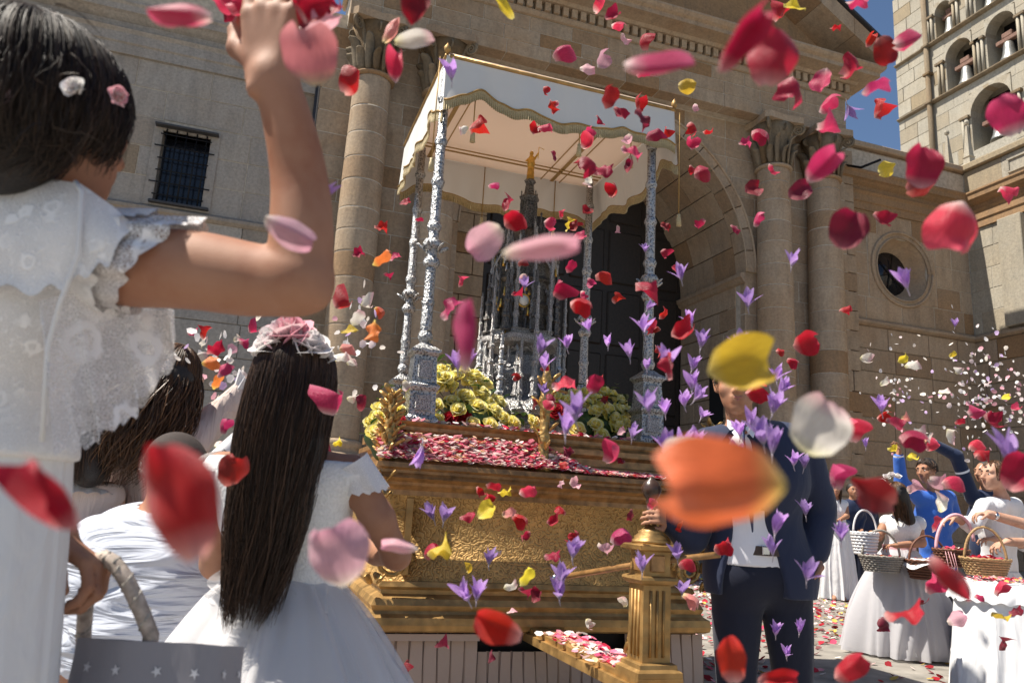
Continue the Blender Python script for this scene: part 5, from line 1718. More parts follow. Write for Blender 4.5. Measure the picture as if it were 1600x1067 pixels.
# legs
for x in (-110, -30):
    a = A(x, 860, 0.06)
    pr += chain([a, Vector((a.x, a.y, 0.42)), Vector((a.x, a.y, 0.08)), Vector((a.x, a.y, 0.03)) + FWH * 0.12], [0.075, 0.05, 0.035, 0.03], 0.03)
body1 = mk('body', blob(pr, 0.0048), MAT['skin'], g1)
# bodice
bod = torso_prims(A(55, 330, 0.05), A(150, 395, 0.03), shL, A(-10, 480, 0.06), A(-45, 690, 0.06), A(-50, 720, 0.06), 0.82)[1:]
mk('bodice', blob(inflate(bod, 0.010), 0.009, cuts=[(A(0, 715, 0.05), (0, 0, -1))]), MAT['lace_dense'], g1)
mk('collar_cord', tube([A(118, 285, -0.04), A(128, 300, -0.055), A(122, 400, -0.065), A(95, 470, -0.06), A(75, 540, -0.06), A(66, 690, -0.06)], 0.0035, 6), MAT['white_dress'], g1)
# lace cap sleeve round the upper arm
ax_ = (A(400, 438, -0.01) - shR).normalized()
e1 = (UP - ax_ * UP.dot(ax_)).normalized()
e2 = ax_.cross(e1).normalized()
if e2.dot(FWH) > 0: e2 = -e2                        # towards us


def sleeve(u, v, k=1.0, r0=0.058):
    a = 2 * math.pi * u
    ln = (0.085 + 0.045 * math.cos(a) + 0.018 * math.sin(a)) * k
    start = A(150, 400, 0.03)
    sc = 0.0065 * abs(math.sin(a * 9)) if v > 0.99 else 0
    x_ = -0.04 + (ln + 0.055 + sc) * v
    r_ = r0 + (0.006 - 0.006 * math.cos(a)) * v + 0.005 * v * math.sin(a * 7 + 1) + 0.003 * v * math.sin(a * 13)
    return start + ax_ * x_ + (e1 * math.cos(a) + e2 * math.sin(a)) * r_


mk('lace_sleeve', gridsurf(108, 10, sleeve, True), MAT['lace'], g1)
mk('lace_ruffle', gridsurf(108, 8, lambda u, v: sleeve(u, v, 0.45, 0.064), True), MAT['lace_dense'], g1)
# lace yoke on the shoulders and a long lace overlay that hangs clear of the waist
yk = []
for (x, y, d) in ((-60, 300, 0.02), (0, 285, 0.0), (60, 280, -0.015), (130, 290, -0.02), (180, 325, -0.02), (215, 358, -0.02)): yk.append(A(x, y, d))
ykb = []
for (x, y, d) in ((-90, 440, -0.055), (-10, 450, -0.07), (60, 455, -0.068), (105, 445, -0.06), (140, 425, -0.058), (170, 410, -0.055)): ykb.append(A(x, y, d))


def yoke(u, v):
    t = u * (len(yk) - 1)
    i = min(int(t), len(yk) - 2)
    f_ = t - i
    a, b = yk[i].lerp(yk[i + 1], f_), ykb[i].lerp(ykb[i + 1], f_)
    bul = -FWH * 0.028 * math.sin(math.pi * min(1, v + 0.1)) * (1 - 0.5 * u) + UP * 0.006 * math.sin(u * 30) * v
    return a.lerp(b, v) + bul


mk('lace_yoke', gridsurf(60, 12, yoke), MAT['lace_dense'], g1)


def overlay(u, v):
    T = [(60, 470, -0.06), (120, 460, -0.02), (200, 480, 0.05), (272, 485, 0.10), (200, 470, 0.17), (60, 470, 0.2)]
    B = [(92, 712, -0.06), (165, 680, -0.01), (228, 622, 0.05), (276, 530, 0.105), (220, 640, 0.18), (60, 700, 0.22)]
    t = u * 5
    i = min(int(t), 4)
    f_ = t - i
    def cr(L):
        q = [Vector(A(*L[max(0, min(5, i + k))])) for k in (-1, 0, 1, 2)]
        return 0.5 * ((2 * q[1]) + (-q[0] + q[2]) * f_ + (2 * q[0] - 5 * q[1] + 4 * q[2] - q[3]) * f_ ** 2 + (-q[0] + 3 * q[1] - 3 * q[2] + q[3]) * f_ ** 3)
    a, b = cr(T), cr(B)
    w = -FWH * (0.012 * v * math.sin(u * 34 + 0.5 * v) + 0.006 * v * math.sin(u * 71)) + UP * 0.004 * math.sin(u * 150) * v ** 6
    return a.lerp(b, v) + w


mk('lace_overlay', gridsurf(150, 24, overlay), MAT['lace_sheer'], g1)
skirt('skirt', g1, MAT['white_dress'], A(-50, 695, 0.06), ground_pt(A(-80, 1000, 0.06), 0.06), (0.132, 0.12), (0.19, 0.17), 17, 0.07, 160, 16, 0, 3)
mk('hair_mass', blob([ell(lp(hc, hf, 0, -0.02, 0.02), (0.082, 0.098, 0.094), 0.02, np.array([tuple(q) for q in hf])), ell(lp(hc, hf, 0, -0.05, -0.05), (0.068, 0.062, 0.07), 0.03), ell(lp(hc, hf, -0.03, -0.06, -0.085), (0.06, 0.05, 0.04), 0.03)], 0.006,
                     cuts=[(lp(hc, hf, 0, 0.062, 0), hf[1])]), MAT['scalp'], g1)
ps = cap_hair(hc, hf, 1.0, 5200, 5, 2.5, 0.75, (0.088, 0.106, 0.103), 0.5, 0.09)
ps += cap_hair(lp(hc, hf, -0.01, -0.045, -0.06), hf, 0.8, 1400, 6, 2.7, 0.7, (0.098, 0.092, 0.09), 1.4, 0.16)
ps += fall_hair(lp(hc, hf, 0.0, -0.015, -0.01), hf, 1.06, 1500, 0.085, 7, 0.1, 0.007, 25, Vector((0, 0, 0)), 0.95, (0.088, 0.104, 0.10), 0.35, 0.92, segs=7)
rnd = random.Random(4)
for _ in range(200):                                  # flyaway hairs
    p = lp(hc, hf, 0.09 * rnd.uniform(-1, 1), -0.09 + 0.03 * rnd.random(), rnd.uniform(-0.09, 0.09))
    q = [p]
    d_ = Vector((rnd.uniform(-1, 1), rnd.uniform(-1, 1), rnd.uniform(-1, 1))).normalized()
    for k in range(6):
        d_ = (d_ + Vector((rnd.uniform(-.5, .5), rnd.uniform(-.5, .5), rnd.uniform(-.7, .3)))).normalized()
        q.append(q[-1] + d_ * 0.012)
    ps.append(q)
strands('hair', g1, MAT['hair_dark'], ps, [random.uniform(0.0003, 0.0008) for _ in ps])
flower(g1, A(116, 136, -0.1), -FWH + UP * 0.3, 'crownwhite', 0.30, 1)
flower(g1, A(184, 150, -0.05), RTH - FWH * 0.6, 'crownpink', 0.28, 2)
flower(g1, A(8, 152, -0.11), -FWH - RTH * 0.3, 'crownpink', 0.26, 3)

# basket held by the foreground girl
bc = atD(236, 1098, 1.17)
bk = thing('basket', Vector((bc.x, bc.y, bc.z - 0.12)), 'basket with grey star-print cloth lining and striped handle, at lower left', 'basket')
def basket(parent, c, rx, ry, h, mat, n=26, rows=9, rim=0.008):
    c = Vector(c)
    mk('wall', gridsurf(n * 2, 6, lambda u, v: c + RTH * (rx * (0.74 + 0.26 * v) * 0.97 * math.cos(2 * math.pi * u)) + FWH * (ry * (0.74 + 0.26 * v) * 0.97 * math.sin(2 * math.pi * u)) + UP * (h * v), True), mat, parent)
    mk('base', ([c + RTH * (rx * 0.74 * math.cos(a)) + FWH * (ry * 0.74 * math.sin(a)) for a in np.linspace(0, 2 * math.pi, 24, endpoint=False)], [tuple(range(24))]), mat, parent)
    for r_ in range(rows):
        v = (r_ + 0.5) / rows
        pts = []
        for i in range(n * 2 + 1):
            a = math.pi * i / n
            k = (0.74 + 0.26 * v) * (1 + 0.022 * (1 if (i + r_) % 2 else -1))
            pts.append(c + RTH * (rx * k * math.cos(a)) + FWH * (ry * k * math.sin(a)) + UP * (h * v))
        mk('weave', tube(pts, h / rows * 0.52, 5, False), mat, parent)
    pts = [c + RTH * (rx * 1.02 * math.cos(a)) + FWH * (ry * 1.02 * math.sin(a)) + UP * (h + 0.004 * math.sin(a * 20)) for a in np.linspace(0, 2 * math.pi, 49)]
    mk('rim', tube(pts, rim, 6), mat, parent)


basket(bk, Vector((bc.x, bc.y, bc.z - 0.12)), 0.104, 0.048, 0.15, MAT['wicker'])
top_z = bc.z + 0.06
lin = mk('lining', gridsurf(96, 10, lambda u, v: Vector((bc.x, bc.y, 0)) + RTH * ((0.125 + 0.010 * v + 0.004 * math.sin(u * 44)) * math.cos(2 * math.pi * u)) + FWH * ((0.067 + 0.012 * v + 0.004 * math.sin(u * 37)) * math.sin(2 * math.pi * u)) + UP * (top_z - 0.012 * math.sin(2 * math.pi * u) + 0.028 * (0 if v > 0.12 else 1 - v / 0.12) - 0.125 * v + 0.004 * math.sin(u * 50) * v), True), MAT['lining'], bk)
mk('lining_inside', gridsurf(64, 5, lambda u, v: Vector((bc.x, bc.y, 0)) + RTH * ((0.120 - 0.03 * v) * math.cos(2 * math.pi * u)) + FWH * ((0.062 - 0.03 * v) * math.sin(2 * math.pi * u)) + UP * (top_z - 0.012 * math.sin(2 * math.pi * u) + 0.026 - 0.12 * v), True), MAT['lining'], bk)
for row in range(3):
    for k in range(14):
        u = (k + 0.5 * (row % 2)) / 14
        z = top_z - 0.012 - row * 0.036
        a0 = 2 * math.pi * u
        V = []
        for i in range(10):
            a = math.pi * i / 5 + 0.3 * k
            r_ = 0.0085 if i % 2 == 0 else 0.0034
            du = a0 + r_ * math.cos(a) / 0.13
            v = (top_z - z - r_ * math.sin(a)) / 0.125
            V.append(Vector((bc.x, bc.y, 0)) + RTH * ((0.1275 + 0.010 * v + 0.004 * math.sin(du / 6.2832 * 44)) * math.cos(du)) + FWH * ((0.0695 + 0.012 * v + 0.004 * math.sin(du / 6.2832 * 37)) * math.sin(du)) + UP * (z - 0.012 * math.sin(du) + r_ * math.sin(a)))
        mk('star_print', (V, [tuple(range(10))]), MAT['star'], lin, False)
hpth = [bc + RTH * 0.0 - FWH * 0.0 + RTH * (0.118 * math.cos(t) * (1 if t < 1.57 else 1)) + UP * (0.02 + 0.20 * math.sin(t)) for t in np.linspace(0.0, math.pi, 25)]
hand_at = A(160, 872, 0.16)
hpth = []
pA, pB = atD(236, 992, 1.14), atD(130, 1010, 1.24)
for t in [i_ / 16 for i_ in range(17)]:
    b_ = (1 - t) ** 2 * pA + 2 * t * (1 - t) * (hand_at * 2 - (pA + pB) / 2) + t ** 2 * pB
    hpth.append(b_)
hd_ = mk('handle', tube([pA - UP * 0.05] + hpth + [pB - UP * 0.05], 0.0115, 10), MAT['stripe'], bk)
wr_ = []
for i in range(70):
    t = i / 69 * 16
    k = min(int(t), 15)
    p = hpth[k].lerp(hpth[k + 1], t - k)
    d_ = (hpth[k + 1] - hpth[k]).normalized()
    o1 = d_.orthogonal().normalized()
    wr_.append(p + (o1 * math.cos(i * 1.15) + d_.cross(o1) * math.sin(i * 1.15)) * 0.0108)
mk('binding', tube(wr_, 0.003, 5), MAT['wicker_grey'], hd_)

# =============================================================== 2: girl with long dark hair and flower crown
g2 = thing('person', ground_pt(atD(460, 900, 1.75)), 'girl in white tulle dress seen from behind, long straight dark hair, pink flower crown', 'person')
B = lambda x, y, d=0.0: atD(x, y, 1.75 + d)
hc = B(462, 596)
hf = frame(FWH + RTH * 0.15, UP)
sR, sL = B(552, 742, 0.02), B(345, 738, 0.03)
el_r, wr_r = B(620, 868, 0.04), B(556, 850, 0.22)
el_l, wr_l = B(338, 880, 0.10), B(385, 830, 0.30)
pr = head_prims(hc, hf, 0.92) + [cap(hc, B(455, 690, 0.02), 0.045, 0.042, 0.02)]
tp = torso_prims(B(455, 690, 0.02), sR, sL, B(447, 800, 0.04), B(443, 905, 0.04), B(445, 960, 0.05), 0.86)
pr += tp
pr += chain([sR, B(590, 810, 0.02), el_r, B(590, 862, 0.14), wr_r], [0.041, 0.037, 0.030, 0.029, 0.022], 0.02)
pr += hand_prims(wr_r, FWH - RTH * 0.4, UP * -1, 1, 0.85, 0.5)
pr += chain([sL, B(337, 815, 0.05), el_l, B(360, 860, 0.2), wr_l], [0.043, 0.041, 0.035, 0.032, 0.023], 0.02)
pr += hand_prims(wr_l, FWH + UP * 0.3, UP * -1, -1, 0.85, 0.5)
for x in (415, 480):
    a = B(x, 990, 0.05)
    pr += chain([a, Vector((a.x, a.y, 0.40)), Vector((a.x, a.y, 0.07)), Vector((a.x, a.y, 0.03)) + FWH * 0.11], [0.07, 0.045, 0.032, 0.028], 0.03)
body2 = mk('body', blob(pr, 0.0065), MAT['skin'], g2)
mk('bodice', blob(inflate(tp[1:], 0.009), 0.009, cuts=[(B(445, 925, 0.04), (0, 0, -1)), (B(450, 716, 0.0), (0, 0, 1))]), MAT['bodice'], g2)


def capsleeve(c, ax, out, ln, r0, nm):
    ax = ax.normalized(); out = (out - ax * out.dot(ax)).normalized(); t = ax.cross(out)
    mk(nm, gridsurf(60, 6, lambda u, v: c + ax * (-0.03 + (ln * (0.6 + 0.4 * math.cos(2 * math.pi * u)) + 0.035 + 0.004 * (v > .99) * math.sin(u * 100)) * v) + (out * math.cos(2 * math.pi * u) + t * math.sin(2 * math.pi * u)) * (r0 + 0.006 * v + 0.003 * math.sin(u * 50) * v + 0.004 * math.sin(u * 19) * v), True), MAT['lace_dense'], g2)


capsleeve(B(553, 740, 0.02), (el_r - sR), RTH + UP * 0.6, 0.06, 0.049, 'cap_sleeve')
capsleeve(B(344, 738, 0.03), (el_l - sL), -RTH + UP * 0.6, 0.055, 0.05, 'cap_sleeve')
ct, cbm = B(443, 908, 0.04), ground_pt(B(450, 1000, 0.05), 0.05)
skirt('underskirt', g2, MAT['white_dress'], ct, cbm, (0.118, 0.10), (0.40, 0.38), 13, 0.26, 200, 14, 0.12, 1)
skirt('tulle_skirt', g2, MAT['tulle'], ct + UP * 0.004, cbm, (0.124, 0.106), (0.43, 0.41), 17, 0.28, 260, 16, 0.14, 2)
skirt('tulle_skirt', g2, MAT['tulle'], ct + UP * 0.006, cbm + UP * 0.02, (0.128, 0.11), (0.46, 0.44), 12, 0.30, 220, 16, 0.14, 5)
skirt('sash_ruffle', g2, MAT['tulle'], ct + UP * 0.012, ct - UP * 0.055, (0.118, 0.102), (0.165, 0.145), 11, 0.16, 140, 6, 0.1, 8, 0.006)
for a, tp_ in ((0.6, (330, 888)), (0.2, (352, 905))):
    pass
sh_ = [B(320, 740, 0.0), B(352, 905, -0.03)]
mk('sash_bow', join(gridsurf(10, 10, lambda u, v: B(345 - 22 * math.sin(math.pi * v) * u, 890 + 40 * v, -0.06 - 0.02 * math.sin(v * 9) - 0.02 * u)), gridsurf(10, 10, lambda u, v: B(345 - 26 * math.sin(math.pi * v) * u, 915 + 34 * v, -0.05 - 0.02 * math.sin(v * 8 + 1) - 0.02 * u))), MAT['tulle'], g2)
mk('hair_mass', blob([ell(lp(hc, hf, 0, -0.015, 0.015), (0.078, 0.092, 0.088), 0.02), cap(B(460, 600, -0.02), B(452, 690, -0.05), 0.075, 0.07, 0.03), cap(B(470, 690, -0.06), B(462, 800, -0.07), 0.045, 0.035, 0.03), cap(B(430, 690, -0.06), B(428, 800, -0.07), 0.05, 0.04, 0.03), cap(B(445, 800, -0.07), B(442, 870, -0.07), 0.04, 0.02, 0.03)], 0.009, cuts=[(lp(hc, hf, 0, 0.055, 0), hf[1])]), MAT['scalp'], g2)
ps = fall_hair(hc, hf, 0.95, 4600, 0.46, 21, 0.16, 0.013, 7, -RTH * 0.035 - FWH * 0.02, 0.95, (0.086, 0.102, 0.098), 0.34, 0.46)
strands('hair', g2, MAT['hair_black'], ps, [random.uniform(0.0004, 0.0010) for _ in ps])
for (x, y, d, m_, sc, sd_) in ((452, 524, -0.04, 'crownpink', 1.3, 1), (426, 538, -0.05, 'crownwhite', 1.1, 2), (485, 541, -0.05, 'crownwhite', 1.05, 3), (468, 520, -0.01, 'crownpink', 0.8, 4), (436, 518, 0.0, 'crownwhite', 0.75, 5), (507, 556, -0.02, 'crownwhite', 0.6, 6), (416, 552, -0.01, 'crownwhite', 0.5, 7)):
    flower(g2, B(x, y, d), Vector((0, 0, 0.7)) - FWH * 0.5 + RTH * (x - 460) * 0.012, m_, sc, sd_, 'crown_flower')

# =============================================================== 3: crouching man in a white T-shirt
g3 = thing('person', ground_pt(atD(225, 900, 2.1)), 'crouching man with shaved dark hair and white T-shirt seen from behind', 'person')
Cc = lambda x, y, d=0.0: atD(x, y, 2.05 + d)
hc = Cc(274, 742, 0.05)
hf = frame(FWH + RTH * 0.25 - UP * 0.35, UP)
sR, sL = Cc(325, 850, 0.10), Cc(155, 850, 0.08)
pr = head_prims(hc, hf, 0.97) + [cap(hc, Cc(258, 805, 0.04), 0.052, 0.055, 0.03)]
hipc = Cc(205, 1075, -0.02)
tp = torso_prims(Cc(258, 800, 0.05), sR, sL, Cc(230, 890, 0.0), Cc(212, 990, -0.06), hipc, 1.15, 1.0, 0.07)
kR, kL = ground_pt(Cc(330, 1000, 0.42), 0.42), ground_pt(Cc(160, 1000, 0.42), 0.42)
aR, aL = ground_pt(Cc(320, 1000, 0.12), 0.08), ground_pt(Cc(190, 1000, 0.12), 0.08)
legp = []
for hs_, k_, a_ in ((hipc + RTH * 0.09, kR, aR), (hipc - RTH * 0.09, kL, aL)):
    legp += chain([hs_, k_, a_], [0.09, 0.068, 0.045], 0.03) + [cap(a_ - UP * 0.03, a_ - UP * 0.035 + FWH * 0.16, 0.04, 0.035, 0.02)]
pr += tp + legp
elR, elL = Cc(340, 960, 0.3), Cc(120, 970, 0.3)
for s_, e_, w_ in ((sR, elR, Cc(300, 900, 0.5)), (sL, elL, Cc(200, 900, 0.52))):
    pr += chain([s_, e_, w_], [0.055, 0.042, 0.03], 0.02) + hand_prims(w_, FWH + UP * 0.2, -UP, 1 if s_ is sR else -1, 1.0, 0.5)
mk('body', blob(pr, 0.008), MAT['skin_tan'], g3)
ft = lambda X, Y, Z: 0.0038 * (np.sin((Z * 0.8 + (X - Y) * 0.55) * 48 + 2.2 * np.sin(X * 9 + Z * 6)) + 0.6 * np.sin((Z * 1.1 - X * 0.4) * 83 + 1.5 * np.sin(Y * 14))) * np.clip((X * 0 + 1), 0, 1)
shp = inflate(tp[1:], 0.016) + inflate(chain([sR, sR.lerp(elR, 0.6)], [0.062, 0.066], 0.03), 0.012) + inflate(chain([sL, sL.lerp(elL, 0.6)], [0.062, 0.066], 0.03), 0.012)
mk('tshirt', blob(shp, 0.010, cuts=[(Cc(205, 1040, -0.02), (0, 0, -1))], fold=ft, subs=[cap(Cc(262, 796, 0.05), hc, 0.068, 0.09)]), MAT['tshirt'], g3)
mk('trousers', blob(inflate([tp[5]] + legp[:4] + legp[4:], 0.012), 0.011, cuts=[(Vector((0, 0, 0.1)), (0, 0, -1)), (Cc(205, 1035, 0), (0, 0, 1))]), MAT['navy_jacket'], g3)
mk('hair_mass', blob([ell(lp(hc, hf, 0, -0.014, 0.026), (0.076, 0.093, 0.087), 0.02, np.array([tuple(q) for q in hf]))], 0.005, cuts=[(lp(hc, hf, 0, 0.05, 0.0), hf[1] - hf[2] * 0.5), (lp(hc, hf, 0, 0, -0.045), -hf[2])]), MAT['buzz'], g3)
ps = cap_hair(hc, hf, 0.97, 1100, 8, 1.85, 0.9, (0.077, 0.094, 0.09), 0.2, 0.012)
ps = [[q, q + (q - hc).normalized() * 0.005 + UP * 0.001, q + (q - hc).normalized() * 0.009 - UP * 0.002] for p in ps for q in p[::3]]
strands('hair', g3, MAT['hair_black'], ps, [0.0011] * len(ps))

# =============================================================== 4: girl with wavy brown hair and blush dress, arm out
g4 = thing('person', ground_pt(atD(180, 900, 2.5)), 'girl with wavy brown hair and pale blush dress, arm stretched out to throw', 'person')
Dd = lambda x, y, d=0.0: atD(x, y, 2.45 + d)
hc = Dd(272, 592)
hf = frame(FWH * 0.8 + RTH * 0.5 - UP * 0.1, UP + RTH * 0.25)
sR, sL = Dd(305, 690, 0.02), Dd(170, 712, 0.06)
pr = head_prims(hc, hf, 0.9) + [cap(hc, Dd(240, 660, 0.02), 0.045, 0.04, 0.02)]
tp = torso_prims(Dd(240, 662, 0.02), sR, sL, Dd(215, 760, 0.03), Dd(180, 860, 0.02), Dd(165, 920, 0.02), 0.85)
eR, wR = Dd(335, 655, 0.08), Dd(390, 602, 0.10)
pr += tp + chain([sR, eR, wR], [0.042, 0.036, 0.025], 0.02) + hand_prims(wR, RTH * 0.8 + UP * 0.6, FWH, 1, 0.85, 0.35, 0.4)
eL, wL = Dd(140, 800, 0.1), Dd(190, 840, 0.28)
pr += chain([sL, eL, wL], [0.042, 0.035, 0.024], 0.02) + hand_prims(wL, FWH, -UP, -1, 0.85, 0.5)
for x in (140, 180):
    a = Dd(x, 960, 0.02)
    pr += chain([a, Vector((a.x, a.y, 0.4)), Vector((a.x, a.y, 0.07)), Vector((a.x, a.y, 0.03)) + FWH * 0.11], [0.07, 0.045, 0.032, 0.028], 0.03)
mk('body', blob(pr, 0.008), MAT['skin_fair'], g4)
mk('bodice', blob(inflate(tp[1:], 0.011), 0.010, cuts=[(Dd(170, 880, 0.02), (0, 0, -1)), (Dd(240, 680, 0), (0, 0, 1))]), MAT['blush'], g4)
skirt('pleated_skirt', g4, MAT['blush'], Dd(180, 852, 0.02), ground_pt(Dd(140, 1000, 0.02), 0.06), (0.12, 0.105), (0.30, 0.28), 26, 0.07, 220, 12, 0.1, 4)
ax4 = (eR - sR).normalized()
frl = wR.lerp(eR, 0.15)
aw = (wR - eR).normalized()
ow = aw.orthogonal().normalized(); tw = aw.cross(ow)
mk('ruffle_cuff', gridsurf(60, 6, lambda u, v: frl + aw * (0.06 * v - 0.02) + (ow * math.cos(2 * math.pi * u) + tw * math.sin(2 * math.pi * u)) * (0.03 + 0.025 * v + 0.009 * v * math.sin(u * 69)), True), MAT['white_dress'], g4)
mk('sleeve', blob(inflate(chain([sR, eR, frl], [0.046, 0.04, 0.03], 0.02), 0.008), 0.009), MAT['blush'], g4)
mk('hair_mass', blob([ell(lp(hc, hf, 0, -0.012, 0.012), (0.074, 0.088, 0.084), 0.02), cap(Dd(268, 600, -0.04), Dd(235, 665, -0.05), 0.07, 0.06, 0.03), cap(Dd(235, 650, -0.06), Dd(215, 700, -0.06), 0.06, 0.045, 0.03)], 0.009, cuts=[(lp(hc, hf, 0, 0.05, 0), hf[1])]), MAT['scalp'], g4)
ps = fall_hair(hc, hf, 0.92, 1200, 0.32, 31, 0.45, 0.026, 12, -RTH * 0.10 - FWH * 0.03, 1.0, (0.086, 0.102, 0.098), 0.2, 1.15)
strands('hair', g4, MAT['hair_brown'], ps, [random.uniform(0.0008, 0.0018) for _ in ps])
for i, (x, y, m_, sc) in enumerate(((262, 575, 'crownwhite', 0.45), (250, 595, 'crownwhite', 0.5), (236, 608, 'crownpink', 0.45), (270, 560, 'crownwhite', 0.4))):
    flower(g4, Dd(x, y, -0.10), -FWH - RTH * 0.3 + UP * 0.3, m_, sc, i, 'hair_flower')

# =============================================================== 5: small dark-haired child half hidden by the lace
g5 = thing('person', ground_pt(atD(120, 900, 2.3)), 'dark-haired child in cream dress half hidden behind the hanging lace', 'person')
Ee = lambda x, y, d=0.0: atD(x, y, 2.3 + d)
hc = Ee(128, 680); hf = frame(FWH + RTH * 0.3, UP)
sR, sL = Ee(172, 775, 0.02), Ee(70, 775, 0.05)
pr = head_prims(hc, hf, 0.88) + [cap(hc, Ee(122, 742, 0.02), 0.042, 0.04, 0.02)]
tp = torso_prims(Ee(122, 740, 0.02), sR, sL, Ee(118, 820, 0.03), Ee(115, 900, 0.03), Ee(115, 950, 0.03), 0.75)
pr += tp + chain([sR, Ee(185, 850, 0.1), Ee(170, 850, 0.28)], [0.038, 0.032, 0.024], 0.02) + chain([sL, Ee(60, 850, 0.1), Ee(80, 850, 0.28)], [0.038, 0.032, 0.024], 0.02)
pr += hand_prims(Ee(170, 850, 0.28), FWH, -UP, 1, 0.8, 0.5) + hand_prims(Ee(80, 850, 0.28), FWH, -UP, -1, 0.8, 0.5)
for x in (100, 135):
    a = Ee(x, 970, 0.02)
    pr += chain([a, Vector((a.x, a.y, 0.35)), Vector((a.x, a.y, 0.07)), Vector((a.x, a.y, 0.03)) + FWH * 0.1], [0.06, 0.04, 0.03, 0.026], 0.03)
mk('body', blob(pr, 0.009), MAT['skin_fair'], g5)
mk('bodice', blob(inflate(tp[1:], 0.011), 0.011, cuts=[(Ee(115, 915, 0.03), (0, 0, -1)), (Ee(120, 752, 0), (0, 0, 1))]), MAT['blush'], g5)
mk('lace_collar', gridsurf(60, 5, lambda u, v: Ee(122, 752, 0.02) + RTH * ((0.055 + 0.075 * v) * math.cos(2 * math.pi * u)) + FWH * ((0.05 + 0.05 * v) * math.sin(2 * math.pi * u)) - UP * (0.03 * v + 0.004 * math.sin(u * 120) * v), True), MAT['lace_dense'], g5)
skirt('skirt', g5, MAT['blush'], Ee(115, 895, 0.03), ground_pt(Ee(115, 1000, 0.03), 0.06), (0.11, 0.095), (0.26, 0.24), 18, 0.07, 140, 10, 0.1, 6)
mk('hair_mass', blob([ell(lp(hc, hf, 0, -0.012, 0.012), (0.074, 0.088, 0.084), 0.02), cap(Ee(130, 690, -0.04), Ee(140, 735, -0.05), 0.07, 0.05, 0.03)], 0.009, cuts=[(lp(hc, hf, 0, 0.05, 0), hf[1])]), MAT['scalp'], g5)
ps = fall_hair(hc, hf, 0.98, 1500, 0.14, 41, 0.1, 0.006, 9, RTH * 0.02, 1.0, (0.088, 0.104, 0.10))
strands('hair', g5, MAT['hair_black'], ps, [0.0010] * len(ps))
# =============================================================== 6: man in the navy suit holding the post
g6 = thing('person', ground_pt(atD(1180, 900, 3.14)), 'man in open navy suit, white shirt and blue tie, hand on the turned knob', 'person')
M_ = lambda x, y, d=0.0: atD(x, y, 3.14 + d)
hc = M_(1151, 602); hf = frame(-FWH - RTH * 0.25 - UP * 0.05, UP)
sR, sL = M_(1106, 700, 0.02), M_(1250, 694, 0.05)
chs, wst, hip = M_(1178, 750, 0.03), M_(1183, 850, 0.03), M_(1188, 890, 0.03)
pr = head_prims(hc, hf, 1.1) + [cap(hc - UP * 0.02, M_(1158, 672, 0.04), 0.052, 0.056, 0.02)]
tp = torso_prims(M_(1160, 668, 0.04), sR, sL, chs, wst, hip, 1.15, 0.92, 0.05)
grip = Vector((pb.x, pb.y, 1.012))
wR = grip + (M_(1085, 835, 0.02) - grip).normalized() * 0.085 + UP * 0.015
eR = M_(1082, 838, 0.02)
eL, wL = M_(1281, 792, 0.06), M_(1273, 866, 0.0)
armR = [sR, sR.lerp(eR, 0.5), eR, eR.lerp(wR, 0.5), wR]
armL = [sL, sL.lerp(eL, 0.5), eL, eL.lerp(wL, 0.5), wL]
pr += tp + schain(armR, [0.062, 0.056, 0.048, 0.042, 0.031], 4) + schain(armL, [0.062, 0.056, 0.048, 0.042, 0.031], 4)
pr += hand_prims(wR, (grip + UP * 0.0 - wR) + FWH * -0.05, UP * -0.25 + FWH * 1.0, 1, 1.0, 0.85, 0.1, 0.5)
pr += hand_prims(wL, -UP + RTH * -0.12, -RTH * 0.8 - FWH * 0.2, -1, 1.08, 0.35, 0.1, 0.25)
legs = []
for hx, kx, sg in ((1152, 1150, -1), (1226, 1238, 1)):
    h0 = M_(hx, 905, 0.03); k0 = M_(kx, 1050, 0.0)
    ank = Vector((k0.x, k0.y, 0.09)) + FWH * 0.04
    legs += schain([h0, h0.lerp(k0, 0.5), k0, k0.lerp(ank, 0.5), ank], [0.087, 0.079, 0.063, 0.058, 0.048], 4)
    mk('shoe', blob([cap(ank - UP * 0.04 + FWH * 0.03, ank - UP * 0.05 - FWH * 0.14, 0.042, 0.036, 0.02), cap(ank - UP * 0.01, ank - UP * 0.05, 0.045, 0.04, 0.02)], 0.009, cuts=[((0, 0, 0.003), (0, 0, -1))]), MAT['shoe'], g6)
pr += legs
b6 = mk('body', blob(pr, 0.006), MAT['skin_tan'], g6)
face(b6, hc, hf, 1.1)
mk('hair_mass', blob([ell(lp(hc, hf, 0, -0.018, 0.03), (0.085, 0.103, 0.099), 0.02, np.array([tuple(q) for q in hf]))], 0.005, cuts=[(lp(hc, hf, 0, 0.05, 0.045), hf[1] - hf[2] * 0.9), (lp(hc, hf, 0, 0, -0.03), -hf[2])]), MAT['scalp'], g6)
ps = cap_hair(hc, hf, 1.1, 900, 18, 1.75, 0.95, (0.079, 0.097, 0.094), 0.3, 0.05)
strands('hair', g6, MAT['hair_black'], ps, [0.0011] * len(ps))
mk('shirt', blob(inflate(tp[1:], 0.012), 0.009, cuts=[(M_(1185, 884, 0), (0, 0, -1))], subs=[cap(M_(1159, 672, 0.03), hc, 0.062, 0.09)]), MAT['shirt'], g6)
trs = inflate(legs, 0.018) + inflate(tp[5:6], 0.016) + [cap(M_(1158, 885, 0.03), M_(1215, 885, 0.03), 0.112, 0.112, 0.05)]
mk('trousers', blob(trs, 0.010, cuts=[((0, 0, 0.06), (0, 0, -1)), (M_(1185, 850, 0.0), (0, 0, 1))]), MAT['trousers'], g6)
blt = M_(1184, 858, 0.03)
